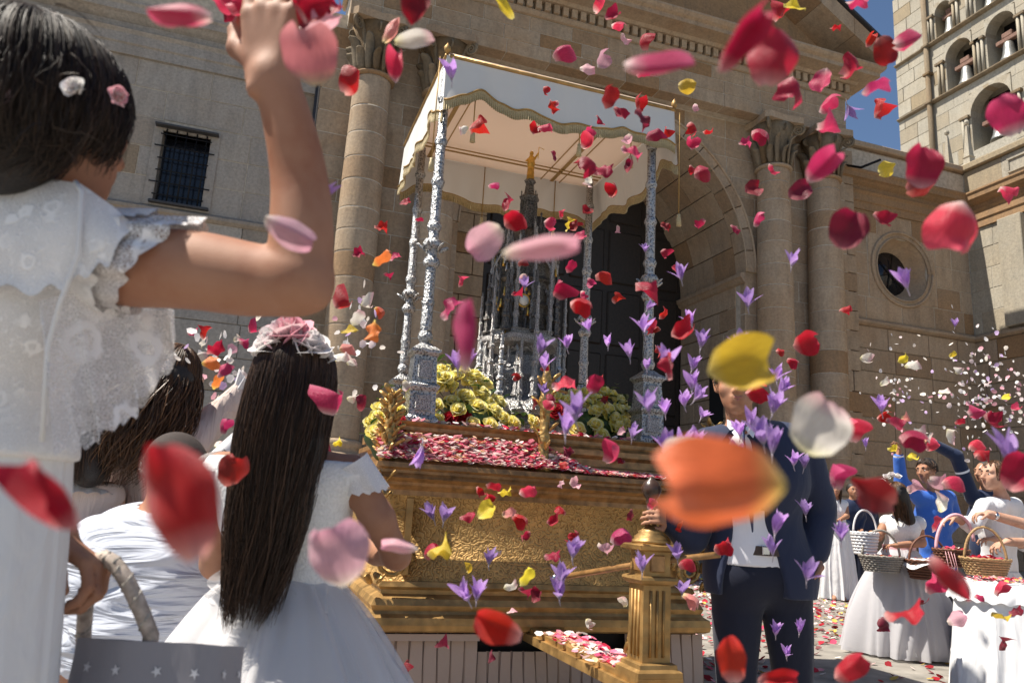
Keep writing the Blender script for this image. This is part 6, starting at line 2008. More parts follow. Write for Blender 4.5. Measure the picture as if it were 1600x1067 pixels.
mk('belt', gridsurf(48, 2, lambda u, v: blt + RTH * (0.172 * math.cos(6.2832 * u)) + FWH * (0.145 * math.sin(6.2832 * u)) + UP * (0.018 - 0.036 * v), True), MAT['leather'], g6)
mk('buckle', box(*[q for pr_ in zip(blt - RTH * 0.02 - FWH * 0.148 - Vector((0.012, 0.004, 0.015)), blt - RTH * 0.02 - FWH * 0.148 + Vector((0.022, 0.004, 0.018))) for q in pr_], 0.003), MAT['steel'], g6, False)
jk = inflate(tp[1:], 0.026) + [cap(hip - RTH * 0.09, hip - RTH * 0.09 - UP * 0.14, 0.128, 0.13, 0.06), cap(hip + RTH * 0.09, hip + RTH * 0.09 - UP * 0.14, 0.128, 0.13, 0.06)]
jk += inflate(schain(armR[:-1] + [eR.lerp(wR, 0.88)], [0.064, 0.058, 0.05, 0.046, 0.038], 4), 0.016) + inflate(schain(armL[:-1] + [eL.lerp(wL, 0.93)], [0.064, 0.058, 0.05, 0.046, 0.04], 4), 0.016)
op = [cap(M_(1159, 668, 0.02), hc, 0.066, 0.1), cap(M_(1161, 670, -0.10), M_(1168, 720, -0.15), 0.07, 0.095, 0.01), cap(M_(1168, 720, -0.15), M_(1180, 850, -0.16), 0.095, 0.11, 0.01), cap(M_(1180, 850, -0.16), M_(1182, 980, -0.16), 0.11, 0.16, 0.01)]
mk('jacket', blob(jk, 0.009, cuts=[(hip - UP * 0.10, (0, 0, -1))], subs=op), MAT['suit'], g6)
for pts in ([(1140, 672), (1116, 705), (1130, 718), (1122, 732), (1140, 800)], [(1180, 672), (1210, 700), (1200, 716), (1212, 732), (1204, 800)]):
    V = []
    for (x, y) in pts: V.append(M_(x, y, -0.095 - 0.045 * (y - 668) / 130))
    for (x, y) in pts: V.append(M_(x + (1164 - x) * 0.38, y - 3, -0.085 - 0.045 * (y - 668) / 130))
    V2 = [v + FWH * 0.006 for v in V]
    F = []
    n_ = len(pts)
    for i in range(n_ - 1): F += [(i, i + 1, n_ + i + 1, n_ + i), (2 * n_ + i, 3 * n_ + i, 3 * n_ + i + 1, 2 * n_ + i + 1)]
    for i in range(n_ - 1): F += [(i, 2 * n_ + i, 2 * n_ + i + 1, i + 1)]
    mk('lapel', (V + V2, F), MAT['suit'], g6, False)
for sg in (-1, 1):
    c0 = M_(1161, 664, -0.085)
    V = [c0 + RTH * sg * 0.004 - UP * 0.012, c0 + RTH * sg * 0.055 + UP * 0.022 + FWH * 0.03, c0 + RTH * sg * 0.058 - UP * 0.008 + FWH * 0.02, c0 + RTH * sg * 0.035 - UP * 0.05 - FWH * 0.012]
    mk('collar', (V + [v - FWH * 0.006 for v in V], [(0, 1, 2, 3), (4, 7, 6, 5), (0, 3, 7, 4), (2, 1, 5, 6), (3, 2, 6, 7)]), MAT['shirt'], g6, False)
tpts = [M_(1161, 670, -0.105), M_(1163, 690, -0.125), M_(1168, 740, -0.145), M_(1174, 800, -0.15), M_(1176, 830, -0.145)]
mk('tie', tube(tpts, [0.018, 0.014, 0.026, 0.034, 0.012], 8, True, 0.25), MAT['tie'], g6)
mk('tie_knot', tube([M_(1161, 663, -0.105), M_(1161, 674, -0.112)], [0.02, 0.015], 8, True, 0.6), MAT['tie'], g6)
for e_, w_ in ((eR, wR), (eL, wL)):
    d_ = (w_ - e_).normalized(); o_ = d_.orthogonal().normalized(); t_ = d_.cross(o_)
    c_ = e_.lerp(w_, 0.93)
    mk('shirt_cuff', gridsurf(20, 2, lambda u, v: c_ + d_ * (0.03 * v - 0.012) + (o_ * math.cos(6.2832 * u) + t_ * math.sin(6.2832 * u)) * 0.040, True), MAT['shirt'], g6)

# =============================================================== the children on the right
def child(label, D, head, hs, fwd, up, neck, sh, arms, chest, waist, hip, skin, hh=0.010, hands=None, legs=True, s=0.85, depth=0.85, smile=False):
    """head etc. as (px, py, extra depth); arms as two lists of points; returns thing, torso prims, points"""
    K = lambda q: atD(q[0], q[1], D + (q[2] if len(q) > 2 else 0.0))
    t = thing('person', ground_pt(K(waist)), label, 'person')
    c, fr = K(head), frame(fwd, up)
    pr = head_prims(c, fr, hs) + [cap(c, K(neck), 0.044 * hs, 0.045 * hs, 0.02)]
    S = [K(sh[0]), K(sh[1])]
    tp = torso_prims(K(neck), S[0], S[1], K(chest), K(waist), K(hip), s, depth, 0.04)
    pr += tp
    AP = []
    for i, arm in enumerate(arms):
        pts = [S[i]] + [K(q) for q in arm]
        rad = [0.043 * s / 0.85, 0.036 * s / 0.85, 0.025 * s / 0.85][:len(pts)]
        pr += chain(pts, rad, 0.02)
        hd_, hn_, cu = hands[i] if hands else (pts[-1] - pts[-2], UP, 0.5)
        pr += hand_prims(pts[-1], hd_, hn_, 1 if i == 0 else -1, 0.86 * s / 0.85, cu, 0.3)
        AP.append(pts)
    h0 = K(hip)
    if legs:
        ax = (S[1] - S[0]).normalized()
        for sg in (-1, 1):
            a = h0 + ax * sg * 0.07
            pr += chain([a, Vector((a.x, a.y, h0.z * 0.52)), Vector((a.x, a.y, 0.07)), Vector((a.x, a.y, 0.03)) + Vector((fr[1].x, fr[1].y, 0)) * 0.1], [0.068, 0.045, 0.032, 0.028], 0.03)
    b = mk('body', blob(pr, hh), MAT[skin], t)
    face(b, c, fr, hs, smile)
    return t, tp, AP, c, fr, K


# --- girl with the pale tulle skirt, back half turned, flower crown
t, tp, AP, hc, hf, K = child('girl in pale tulle skirt with white flower crown, holding a grey basket', 6.35, (1397, 772), 0.88, -RTH * 0.9 + FWH * 0.35, UP, (1404, 800), ((1386, 815, 0.05), (1434, 818, -0.03)),
    (((1372, 838, 0.0), (1362, 833, -0.16)), ((1440, 848, -0.08), (1400, 852, -0.2))), (1410, 826), (1405, 857), (1405, 872), 'skin_tan', hands=((-RTH - UP * 0.2, UP * -1, 0.7), (-RTH, UP * -1, 0.7)), s=0.82)
mk('bodice', blob(inflate(tp[1:], 0.012), 0.011, cuts=[(K((1405, 862)), (0, 0, -1)), (K((1404, 803)), (0, 0, 1))]), MAT['bodice'], t)
mk('puff_sleeve', blob([ell(AP[0][0], (0.06, 0.06, 0.06), 0.02)], 0.011), MAT['white_dress'], t)
mk('puff_sleeve', blob([ell(AP[1][0], (0.065, 0.065, 0.065), 0.02)], 0.011), MAT['white_dress'], t)
c0, c1 = K((1405, 856)), ground_pt(K((1409, 1000)), 0.02)
skirt('tulle_skirt', t, MAT['grey_tulle'], c0, c1, (0.125, 0.11), (0.46, 0.43), 13, 0.13, 140, 14, 0.13, 3)
skirt('underskirt', t, MAT['white_dress'], c0, c1 + UP * 0.03, (0.12, 0.105), (0.40, 0.38), 11, 0.14, 100, 10, 0.12, 4)
mk('ribbon_sash', gridsurf(40, 2, lambda u, v: c0 + RTH * (0.129 * math.cos(6.2832 * u)) + FWH * (0.115 * math.sin(6.2832 * u)) + UP * (0.025 - 0.04 * v), True), MAT['ribbon'], t)
mk('hair_mass', blob([ell(lp(hc, hf, 0, -0.014, 0.014), (0.07, 0.084, 0.08), 0.02), cap(hc - FWH * 0.03 + RTH * 0.03, K((1420, 812, -0.06)), 0.066, 0.05, 0.03)], 0.011, cuts=[(lp(hc, hf, 0, 0.045, 0), hf[1])]), MAT['scalp'], t)
ps = fall_hair(hc, hf, 0.88, 420, 0.24, 51, 0.1, 0.006, 9, RTH * 0.04, 0.95, jl=0.2)
strands('hair', t, MAT['hair_brown'], ps, [0.0024] * len(ps))
for i, (x, y, d) in enumerate(((1386, 745, -0.1), (1378, 752, -0.08), (1394, 742, -0.1), (1372, 762, -0.06), (1402, 744, -0.08))):
    flower(t, K((x, y, d)), UP - FWH * 0.5, 'crownwhite' if i != 3 else 'crownpink', 0.75, i, 'crown_flower')

# --- boy in the royal blue jacket throwing petals
t, tp, AP, hc, hf, K = child('boy in royal blue jacket with black hair, arm raised throwing red petals', 6.7, (1448, 735), 0.93, -RTH * 0.9 - FWH * 0.45 - UP * 0.1, UP + RTH * -0.1, (1458, 762), ((1436, 778, -0.04), (1482, 778, 0.06)),
    (((1408, 752, -0.08), (1404, 712, -0.1)), ((1494, 812, 0.1), (1470, 838, -0.05))), (1459, 806), (1462, 850), (1464, 880), 'skin_tan', hands=((UP, -RTH, 0.6), (-RTH - UP * 0.3, -UP, 0.6)), s=0.92, smile=True)
jk = inflate(tp[1:], 0.018)
for A_, e in ((AP[0], 0.9), (AP[1], 0.92)):
    jk += inflate(chain([A_[0], A_[1], A_[1].lerp(A_[2], e)], [0.05, 0.042, 0.034], 0.02), 0.012)
mk('jacket', blob(jk, 0.011, cuts=[(K((1464, 895)), (0, 0, -1))], subs=[cap(K((1457, 768)), hc, 0.052, 0.08)]), MAT['blue_jacket'], t)
for A_ in AP:
    d_ = (A_[2] - A_[1]).normalized(); o_ = d_.orthogonal().normalized(); t_ = d_.cross(o_); q_ = A_[1].lerp(A_[2], 0.93)
    mk('shirt_cuff', gridsurf(18, 2, lambda u, v: q_ + d_ * (0.035 * v - 0.01) + (o_ * math.cos(6.2832 * u) + t_ * math.sin(6.2832 * u)) * 0.042, True), MAT['shirt'], t)
lg = []
for sg in (-1, 1):
    a = K((1464, 880)) + FWH * 0.07 * sg
    lg += chain([a, Vector((a.x, a.y, 0.1))], [0.085, 0.06], 0.02)
mk('trousers', blob(lg + [cap(K((1464, 882)) - FWH * 0.07, K((1464, 882)) + FWH * 0.07, 0.09, 0.09, 0.03)], 0.012), MAT['trousers'], t)
mk('hair_mass', blob([ell(lp(hc, hf, 0, -0.02, 0.03), (0.074, 0.09, 0.084), 0.02, np.array([tuple(q) for q in hf]))], 0.008, cuts=[(lp(hc, hf, 0, 0.05, 0.045), hf[1] - hf[2] * 0.8), (lp(hc, hf, 0, 0, -0.05), -hf[2] + hf[1] * 0.6)]), MAT['scalp'], t)
ps = cap_hair(hc, hf, 0.93, 420, 61, 1.9, 0.8, (0.081, 0.098, 0.096), 0.4, 0.08)
strands('hair', t, MAT['hair_black'], ps, [0.002] * len(ps))

# --- person in navy behind, arm bent over the head
t, tp, AP, hc, hf, K = child('person in navy jacket behind the smiling girl, bent arm raised beside the boy', 7.2, (1538, 738), 0.92, -RTH - FWH * 0.3, UP, (1540, 765), ((1520, 778, -0.05), (1562, 778, 0.06)),
    (((1494, 712, -0.05), (1448, 688, -0.05)), ((1570, 830, 0.1), (1560, 860, 0.0))), (1540, 808), (1540, 855), (1540, 885), 'skin_tan', hands=((-RTH - UP * 0.3, -UP, 0.9), (-UP, -RTH, 0.4)), s=0.92)
jk = inflate(tp[1:], 0.018)
for A_, e in ((AP[0], 0.72), (AP[1], 0.92)):
    jk += inflate(chain([A_[0], A_[1], A_[1].lerp(A_[2], e)], [0.052, 0.046, 0.036], 0.02), 0.012)
mk('jacket', blob(jk, 0.012, cuts=[(K((1540, 900)), (0, 0, -1))]), MAT['navy_jacket'], t)
A_ = AP[0]
d_ = (A_[2] - A_[1]).normalized(); o_ = d_.orthogonal().normalized(); t_ = d_.cross(o_); q_ = A_[1].lerp(A_[2], 0.75)
mk('shirt_cuff', gridsurf(18, 2, lambda u, v: q_ + d_ * (0.045 * v - 0.01) + (o_ * math.cos(6.2832 * u) + t_ * math.sin(6.2832 * u)) * 0.045, True), MAT['shirt'], t)
q2 = A_[0].lerp(A_[1], 0.62); d2 = (A_[1] - A_[0]).normalized(); o2 = d2.orthogonal().normalized(); t2_ = d2.cross(o2)
mk('sleeve_stripe', gridsurf(18, 2, lambda u, v: q2 + d2 * (0.02 * v) + (o2 * math.cos(6.2832 * u) + t2_ * math.sin(6.2832 * u)) * 0.0625, True), MAT['shirt'], t)
lg = []
for sg in (-1, 1):
    a = K((1540, 885)) + RTH * 0.07 * sg
    lg += chain([a, Vector((a.x, a.y, 0.1))], [0.085, 0.06], 0.02)
mk('trousers', blob(lg, 0.013), MAT['trousers'], t)
mk('hair_mass', blob([ell(lp(hc, hf, 0, -0.018, 0.028), (0.076, 0.092, 0.086), 0.02)], 0.009, cuts=[(lp(hc, hf, 0, 0.05, 0.04), hf[1] - hf[2])]), MAT['scalp'], t)

# --- smiling girl in white with flowers in her hair
t, tp, AP, hc, hf, K = child('smiling girl in white dress, profile to the left, yellow flowers in tied hair', 5.9, (1553, 742), 1.0, -RTH - FWH * 0.25, UP + RTH * 0.12, (1566, 778), ((1538, 792, -0.10), (1584, 790, 0.08)),
    (((1520, 822, -0.18), (1492, 808, -0.22)), ((1600, 850, 0.05), (1556, 842, -0.14))), (1562, 830), (1560, 880), (1560, 905), 'skin_fair', hands=((-RTH - UP * 0.25, -UP, 0.5), (-RTH, -UP, 0.5)), s=0.95, smile=True)
jk = inflate(tp[1:], 0.014)
jk += inflate(chain([AP[0][0], AP[0][1], AP[0][1].lerp(AP[0][2], 0.35)], [0.052, 0.046, 0.042], 0.02), 0.012) + inflate(chain([AP[1][0], AP[1][1]], [0.052, 0.046], 0.02), 0.012)
mk('white_top', blob(jk, 0.010, cuts=[(K((1560, 900)), (0, 0, -1))], subs=[cap(K((1563, 784)), hc, 0.058, 0.085)]), MAT['white_cloth'], t)
skirt('skirt', t, MAT['white_dress'], K((1560, 892)), ground_pt(K((1560, 1000)), 0.03), (0.14, 0.12), (0.34, 0.32), 12, 0.16, 100, 10, 0.12, 9)
mk('hair_mass', blob([ell(lp(hc, hf, 0, -0.026, 0.018), (0.076, 0.085, 0.086), 0.02, np.array([tuple(q) for q in hf])), ell(lp(hc, hf, 0, -0.10, -0.01), (0.05, 0.045, 0.055), 0.02), cap(lp(hc, hf, 0, -0.1, -0.03), lp(hc, hf, 0, -0.09, -0.14), 0.035, 0.015, 0.02)], 0.008, cuts=[(lp(hc, hf, 0, 0.048, 0.035), hf[1] - hf[2] * 0.7)]), MAT['scalp'], t)
ps = cap_hair(hc, hf, 1.0, 420, 71, 2.2, 1.0, (0.08, 0.096, 0.095), 0.2, 0.05)
strands('hair', t, MAT['hair_brown'], ps, [0.0018] * len(ps))
for i, q in enumerate(((1578, 738, -0.1), (1584, 750, -0.1), (1572, 728, -0.08))):
    flower(t, K(q), RTH * 0.5 - FWH, 'rose_y' if i < 2 else 'crownwhite', 0.55, i)

# --- woman at the picture edge: only her forearms reach in, with a watch
t, tp, AP, hc, hf, K = child('person at the right edge whose forearms with a wristwatch reach into view', 5.5, (1680, 700), 1.0, -RTH, UP, (1685, 740), ((1672, 765, -0.15), (1690, 765, 0.15)),
    (((1625, 825, -0.2), (1545, 803, -0.2)), ((1640, 850, 0.05), (1575, 846, -0.1))), (1685, 810), (1688, 870), (1688, 900), 'skin_fair', hands=((-RTH, -UP, 0.7), (-RTH - UP * 0.3, -UP, 0.6)), s=1.0)
mk('blouse', blob(inflate(tp[1:], 0.016) + inflate(chain([AP[0][0], AP[0][0].lerp(AP[0][1], 0.6)], [0.055, 0.05], 0.02), 0.01), 0.013), MAT['white_cloth'], t)
skirt('skirt', t, MAT['blush'], K((1688, 880)), ground_pt(K((1688, 1000)), 0.05), (0.16, 0.13), (0.3, 0.28), 9, 0.06, 80, 8, 0.1, 12)
mk('hair_mass', blob([ell(lp(hc, hf, 0, -0.02, 0.02), (0.08, 0.095, 0.09), 0.02)], 0.012, cuts=[(lp(hc, hf, 0, 0.04, 0.03), hf[1] - hf[2])]), MAT['scalp'], t)
A_ = AP[0]; q_ = A_[1].lerp(A_[2], 0.86); d_ = (A_[2] - A_[1]).normalized(); o_ = d_.orthogonal().normalized(); t_ = d_.cross(o_)
w_ = mk('watch_strap', gridsurf(20, 2, lambda u, v: q_ + d_ * (0.016 * v) + (o_ * math.cos(6.2832 * u) + t_ * math.sin(6.2832 * u)) * 0.0315, True), MAT['steel'], t)
mk('watch_case', blob([ell(q_ + d_ * 0.008 - FWH * 0.03, (0.018, 0.012, 0.018), 0.003)], 0.004), MAT['steel'], w_)

# --- far figures by the wall
t, tp, AP, hc, hf, K = child('far girl in long white dress beyond the suited man', 10.8, (1306, 764), 0.9, -RTH * 0.4 - FWH, UP, (1307, 779), ((1296, 787), (1320, 787)),
    (((1293, 806, -0.1), (1304, 812, -0.3)), ((1323, 806, -0.1), (1312, 812, -0.3))), (1308, 798), (1308, 818), (1308, 830), 'skin_tan', 0.014, s=0.85)
mk('dress_top', blob(inflate(tp[1:], 0.014), 0.014), MAT['white_cloth'], t)
skirt('skirt', t, MAT['white_dress'], K((1308, 816)), ground_pt(K((1310, 900)), 0.02), (0.14, 0.12), (0.26, 0.24), 14, 0.16, 90, 8, 0.1, 14)
ps = fall_hair(hc, hf, 0.9, 160, 0.2, 81, 0, 0.004, 9, RTH * 0.0, 0.8, segs=6)
strands('hair', t, MAT['hair_brown'], ps, [0.004] * len(ps))
mk('hair_mass', blob([ell(lp(hc, hf, 0, -0.015, 0.02), (0.074, 0.088, 0.086), 0.02)], 0.012, cuts=[(lp(hc, hf, 0, 0.045, 0.02), hf[1] - hf[2])]), MAT['scalp'], t)
for lbl, x, y, D, mt, mt2 in (('far person in navy jacket standing behind the grey basket', 1332, 766, 11.4, 'navy_jacket', 'trousers'), ('far person in dark jacket near the wing wall', 1352, 770, 12.0, 'navy_jacket', 'trousers')):
    t, tp, AP, hc, hf, K = child(lbl, D, (x, y), 0.92, -FWH, UP, (x, y + 14), ((x - 13, y + 22), (x + 13, y + 22)), (((x - 16, y + 42), (x - 12, y + 58, -0.1)), ((x + 16, y + 42), (x + 12, y + 58, -0.1))), (x, y + 32), (x, y + 52), (x, y + 66), 'skin_tan', 0.015, s=0.95)
    jj = inflate(tp[1:], 0.018)
    for A_ in AP: jj += inflate(chain(A_, [0.05, 0.042, 0.034], 0.02), 0.01)
    mk('jacket', blob(jj, 0.015), MAT[mt], t)
    lg = []
    for sg in (-1, 1):
        a = K((x, y + 66)) + RTH * 0.07 * sg
        lg += chain([a, Vector((a.x, a.y, 0.1))], [0.085, 0.06], 0.02)
    mk('trousers', blob(lg, 0.016), MAT[mt2], t)
    mk('hair_mass', blob([ell(lp(hc, hf, 0, -0.02, 0.03), (0.076, 0.09, 0.086), 0.02)], 0.012, cuts=[(lp(hc, hf, 0, 0.045, 0.04), hf[1] - hf[2])]), MAT['scalp'], t)

# ------------------------------------------------------------------ baskets of the right-hand group
def hoop(parent, a, b, hgt, mat, r_=0.008, nm='handle'):
    a, b = Vector(a), Vector(b)
    mk(nm, tube([a.lerp(b, 0.5 - 0.5 * math.cos(t)) + UP * (hgt * math.sin(t)) for t in [math.pi * i / 20 for i in range(21)]], r_, 7), mat, parent)


def fill_petals(parent, c, rx, ry, n, cols, seed, sz=0.022):
    rnd = random.Random(seed)
    V, F = [], []
    for _ in range(n):
        a, r_ = rnd.uniform(0, 6.28), math.sqrt(rnd.random())
        p = Vector(c) + RTH * (rx * r_ * math.cos(a)) + FWH * (ry * r_ * math.sin(a)) + UP * (0.02 * (1 - r_ * r_) + rnd.uniform(0, .012))
        m = Matrix.Rotation(rnd.uniform(0, 6.28), 3, 'Z') @ Matrix.Rotation(rnd.uniform(-.7, .7), 3, 'X')
        b = len(V)
        for q in ((-.5, -.6, 0), (.5, -.6, 0), (.62, .2, .2), (0, .7, .3), (-.62, .2, .2)): V.append(p + m @ (Vector(q) * sz))
        F.append((b, b + 1, b + 2, b + 3, b + 4))
    o = mk('petal_fill', (V, F), cols, parent, False)
    o['kind'] = 'stuff'


MIXP = islandmat('mixed_petals', [(0.50, 0.02, 0.04), (0.65, 0.06, 0.12), (0.75, 0.30, 0.35), (0.78, 0.62, 0.58), (0.40, 0.01, 0.03), (0.72, 0.16, 0.24), (0.78, 0.70, 0.62), (0.75, 0.42, 0.12)], 0.2)
REDP = islandmat('red_petals', [(0.50, 0.02, 0.04), (0.42, 0.01, 0.02), (0.62, 0.05, 0.10), (0.70, 0.12, 0.2)], 0.2)
q = atD(1378, 893, 6.1)
b1 = thing('basket', q, 'grey round wicker basket with white cloth held before the pale tulle skirt', 'basket', 'wicker baskets of the children')
basket(b1, q, 0.165, 0.14, 0.12, MAT['wicker_grey'], 22, 7)
hoop(b1, q - RTH * 0.15 + UP * 0.12, q + RTH * 0.15 + UP * 0.12, 0.2, MAT['wicker_grey'], 0.01)
fill_petals(b1, q + UP * 0.10, 0.14, 0.12, 60, MIXP, 3)
q = atD(1352, 862, 6.2)
b2 = thing('basket', q, 'small whitewashed basket with tall arched white handle beside the grey basket', 'basket', 'wicker baskets of the children')
basket(b2, q - UP * 0.02, 0.10, 0.10, 0.17, MAT['paint_white'], 18, 7)
hoop(b2, q - RTH * 0.09 + UP * 0.15, q + RTH * 0.10 + UP * 0.15, 0.18, MAT['paint_white'], 0.008)
q = atD(1452, 905, 6.0)
b3 = thing('basket', q, 'chestnut wicker basket with white cloth between tulle skirt and pale basket', 'basket', 'wicker baskets of the children')
basket(b3, q, 0.17, 0.15, 0.14, MAT['wicker_red'], 22, 7)
hoop(b3, q - RTH * 0.15 + UP * 0.13, q + RTH * 0.15 + UP * 0.13, 0.2, MAT['wicker_red'], 0.009)
mk('cloth', gridsurf(40, 4, lambda u, v: q + UP * (0.155 - 0.06 * v * (1 + 0.4 * math.sin(u * 25))) + RTH * ((0.14 + 0.045 * v) * math.cos(6.2832 * u)) + FWH * ((0.125 + 0.045 * v) * math.sin(6.2832 * u)), True), MAT['white_cloth'], b3)
fill_petals(b3, q + UP * 0.13, 0.13, 0.12, 50, MIXP, 5)
q = atD(1541, 899, 5.2)
b4 = thing('basket', q, 'honey-coloured wicker basket full of red petals in front of the smiling girl', 'basket', 'wicker baskets of the children')
basket(b4, q, 0.155, 0.13, 0.11, MAT['wicker'], 24, 7)
hoop(b4, q - RTH * 0.14 + UP * 0.10, q + RTH * 0.11 + UP * 0.10 - FWH * 0.06, 0.22, MAT['wicker'], 0.009)
fill_petals(b4, q + UP * 0.10, 0.13, 0.11, 90, REDP, 6)
q = atD(1487, 872, 5.6)
b5 = thing('basket', q, 'basket with pink ribbon-wound handle and trailing pink bow', 'basket', 'wicker baskets of the children')
basket(b5, q - UP * 0.06, 0.12, 0.11, 0.12, MAT['wicker_red'], 20, 6)
hoop(b5, q - RTH * 0.11 + UP * 0.05, q + RTH * 0.17 + UP * 0.13, 0.22, MAT['ribbon'], 0.012)
fill_petals(b5, q + UP * 0.05, 0.10, 0.09, 40, MIXP, 8)
for k in range(4):
    s0 = q - RTH * (0.10 - 0.02 * k) + UP * 0.05 - FWH * 0.1
    mk('ribbon_tail', tube([s0, s0 + Vector((0.01 * math.sin(k), -0.02, -0.10)), s0 + Vector((0.03 * math.cos(k * 2), -0.01, -0.22)), s0 + Vector((0.02 * k - 0.03, -0.02, -0.30 - 0.02 * k))], 0.009, 6, True, 0.2), MAT['ribbon'], b5)
# white cloth-draped stand with petals on it
q = ground_pt(atD(1580, 1010, 4.9))
st = thing('draped_basket_stand', q, 'white cloth-draped stand heaped with petals at lower right corner', 'stand')
zt = atD(1560, 912, 4.9).z
skirt('drape', st, MAT['white_cloth'], q + UP * zt, q + UP * 0.02, (0.30, 0.28), (0.36, 0.34), 9, 0.13, 120, 12, 0.0, 17)
skirt('frill', st, MAT['white_cloth'], q + UP * (zt + 0.015), q + UP * (zt - 0.11), (0.30, 0.28), (0.345, 0.325), 11, 0.06, 140, 5, 0.1, 18, 0.008)
mk('top', gridsurf(40, 6, lambda u, v: q + UP * (zt + 0.012 - 0.02 * (1 - v)) + RTH * (0.305 * v * math.cos(6.2832 * u)) + FWH * (0.285 * v * math.sin(6.2832 * u)), True), MAT['white_cloth'], st)
fill_petals(st, q + UP * (zt + 0.005), 0.28, 0.26, 160, MIXP, 9)
mk('frame', box(q.x - 0.2, q.x + 0.2, q.y - 0.2, q.y + 0.2, 0.02, zt - 0.03), MAT['wicker'], st, False)

# white canister with black lettering held up behind the girls
lc, ld = atD(345, 712, 2.15), atD(378, 682, 2.2)
cn = thing('white_canister', lc, 'white cylindrical canister with small black lettering, held tilted between the girls', 'canister')
dv_ = (ld - lc).normalized()
mk('canister_body', tube([lc - dv_ * 0.06, lc + dv_ * 0.02, ld, ld + dv_ * 0.004, ld + dv_ * 0.03], [0.026, 0.026, 0.026, 0.031, 0.031], 18), MAT['paint_white'], cn)
mk('canister_cap', tube([ld + dv_ * 0.03, ld + dv_ * 0.036, ld + dv_ * 0.05], [0.024, 0.022, 0.018], 18), MAT['steel'], cn)
fc = bpy.data.curves.new('lettering', 'FONT'); fc.body = 'LWI'; fc.size = 0.024; fc.extrude = 0.0004
tmp = bpy.data.objects.new('tmp', fc); COL.objects.link(tmp)
dg = bpy.context.evaluated_depsgraph_get()
tme = bpy.data.meshes.new_from_object(tmp.evaluated_get(dg))
bpy.data.objects.remove(tmp)
tme.materials.clear(); tme.materials.append(MAT['print_black'])
nrm = (CAM - lc); nrm = (nrm - dv_ * nrm.dot(dv_)).normalized()
yv = nrm.cross(dv_)
for vtx in tme.vertices:
    a = vtx.co.y - 0.008
    vtx.co = Vector((vtx.co.x, math.sin(a / 0.027) * 0.0268, math.cos(a / 0.027) * 0.0268 + vtx.co.z))
mwl = Matrix(((dv_.x, yv.x, nrm.x, lc.x - dv_.x * 0.03), (dv_.y, yv.y, nrm.y, lc.y - dv_.y * 0.03), (dv_.z, yv.z, nrm.z, lc.z - dv_.z * 0.03), (0, 0, 0, 1)))
put('lettering', tme, cn, mwl)
# ------------------------------------------------------------------ petals
def petal_vf(seed, cup=0.25, curl=0.15, w=0.95, notch=0.05, nx=10, ny=11, twist=0.0, fold=0.0, ruf=0.04, bs=0.30):
    rnd = random.Random(seed)
    p1, p2, p3 = rnd.uniform(0, 6.28), rnd.uniform(0, 6.28), rnd.uniform(0, 6.28)
    sk = rnd.uniform(-0.14, 0.14)
    def fn(u, v):
        x = (u - 0.5) * 2
        wd = w * 0.5 * (bs + (1 - bs) * math.sin(math.pi * 0.5 * min(1.0, v / 0.62)) ** 1.0) * (1 - 0.55 * max(0, 0.12 - v) / 0.12) * math.sqrt(max(0.0, 1 - max(0, v - 0.62) ** 2 / 0.19))
        ed = 1 + ruf * math.sin(v * 13 + p3 + (1.5 if x > 0 else 0)) * abs(x)
        y = -0.5 + v - notch * math.exp(-(x * 3) ** 2) * max(0, v - 0.7) * 3 + ruf * 0.6 * math.sin(x * 6 + p1) * max(0, v - 0.6) * 2
        X = x * wd * ed + sk * (v - 0.3) ** 2
        z = cup * (x * x * 0.6 * (0.5 + v)) * w + cup * 1.0 * (v - 0.45) ** 2
        z -= curl * max(0, v - 0.66) ** 1.5 * 4.5 * (0.7 + 0.5 * math.sin(x * 2.4 + p1))
        z += 0.045 * math.sin(x * 5 + p2) * v + ruf * 1.3 * math.sin(v * 11 + p2) * x * abs(x)
        if fold and x > 0.1: z += fold * (x - 0.1) ** 1.3 * (0.4 + v)
        a = twist * (v - 0.5)
        return (X * math.cos(a) - z * math.sin(a), y, X * math.sin(a) + z * math.cos(a))
    return gridsurf(nx, ny, fn)


SHAPES = [petal_vf(1), petal_vf(2, 0.5, 0.25, 1.05, 0.12), petal_vf(3, 0.2, 0.45, 0.85, 0.02, ruf=0.09), petal_vf(4, 0.65, 0.15, 1.1, 0.16, twist=0.5), petal_vf(5, 0.35, 0.6, 0.8, 0.0, twist=-0.7), petal_vf(6, 0.85, 0.3, 1.12, 0.06),
          petal_vf(7, 0.3, 0.2, 1.0, 0.2, fold=0.9), petal_vf(8, 0.5, 0.7, 1.05, 0.05, ruf=0.1), petal_vf(9, 0.25, 0.35, 0.9, 0.1, twist=0.9, fold=0.5), petal_vf(10, 0.7, 0.5, 1.15, 0.14, ruf=0.08, twist=-0.3)]

GENTLE = [petal_vf(21, 0.30, 0.18, 1.0, 0.0, 12, 13, ruf=0.02, bs=0.5), petal_vf(22, 0.45, 0.30, 1.0, 0.0, 12, 13, ruf=0.025, twist=0.15, bs=0.45), petal_vf(23, 0.22, 0.25, 1.0, 0.0, 12, 13, ruf=0.03, bs=0.55), petal_vf(24, 0.55, 0.2, 1.0, 0.0, 12, 13, ruf=0.02, twist=-0.2, bs=0.5)]


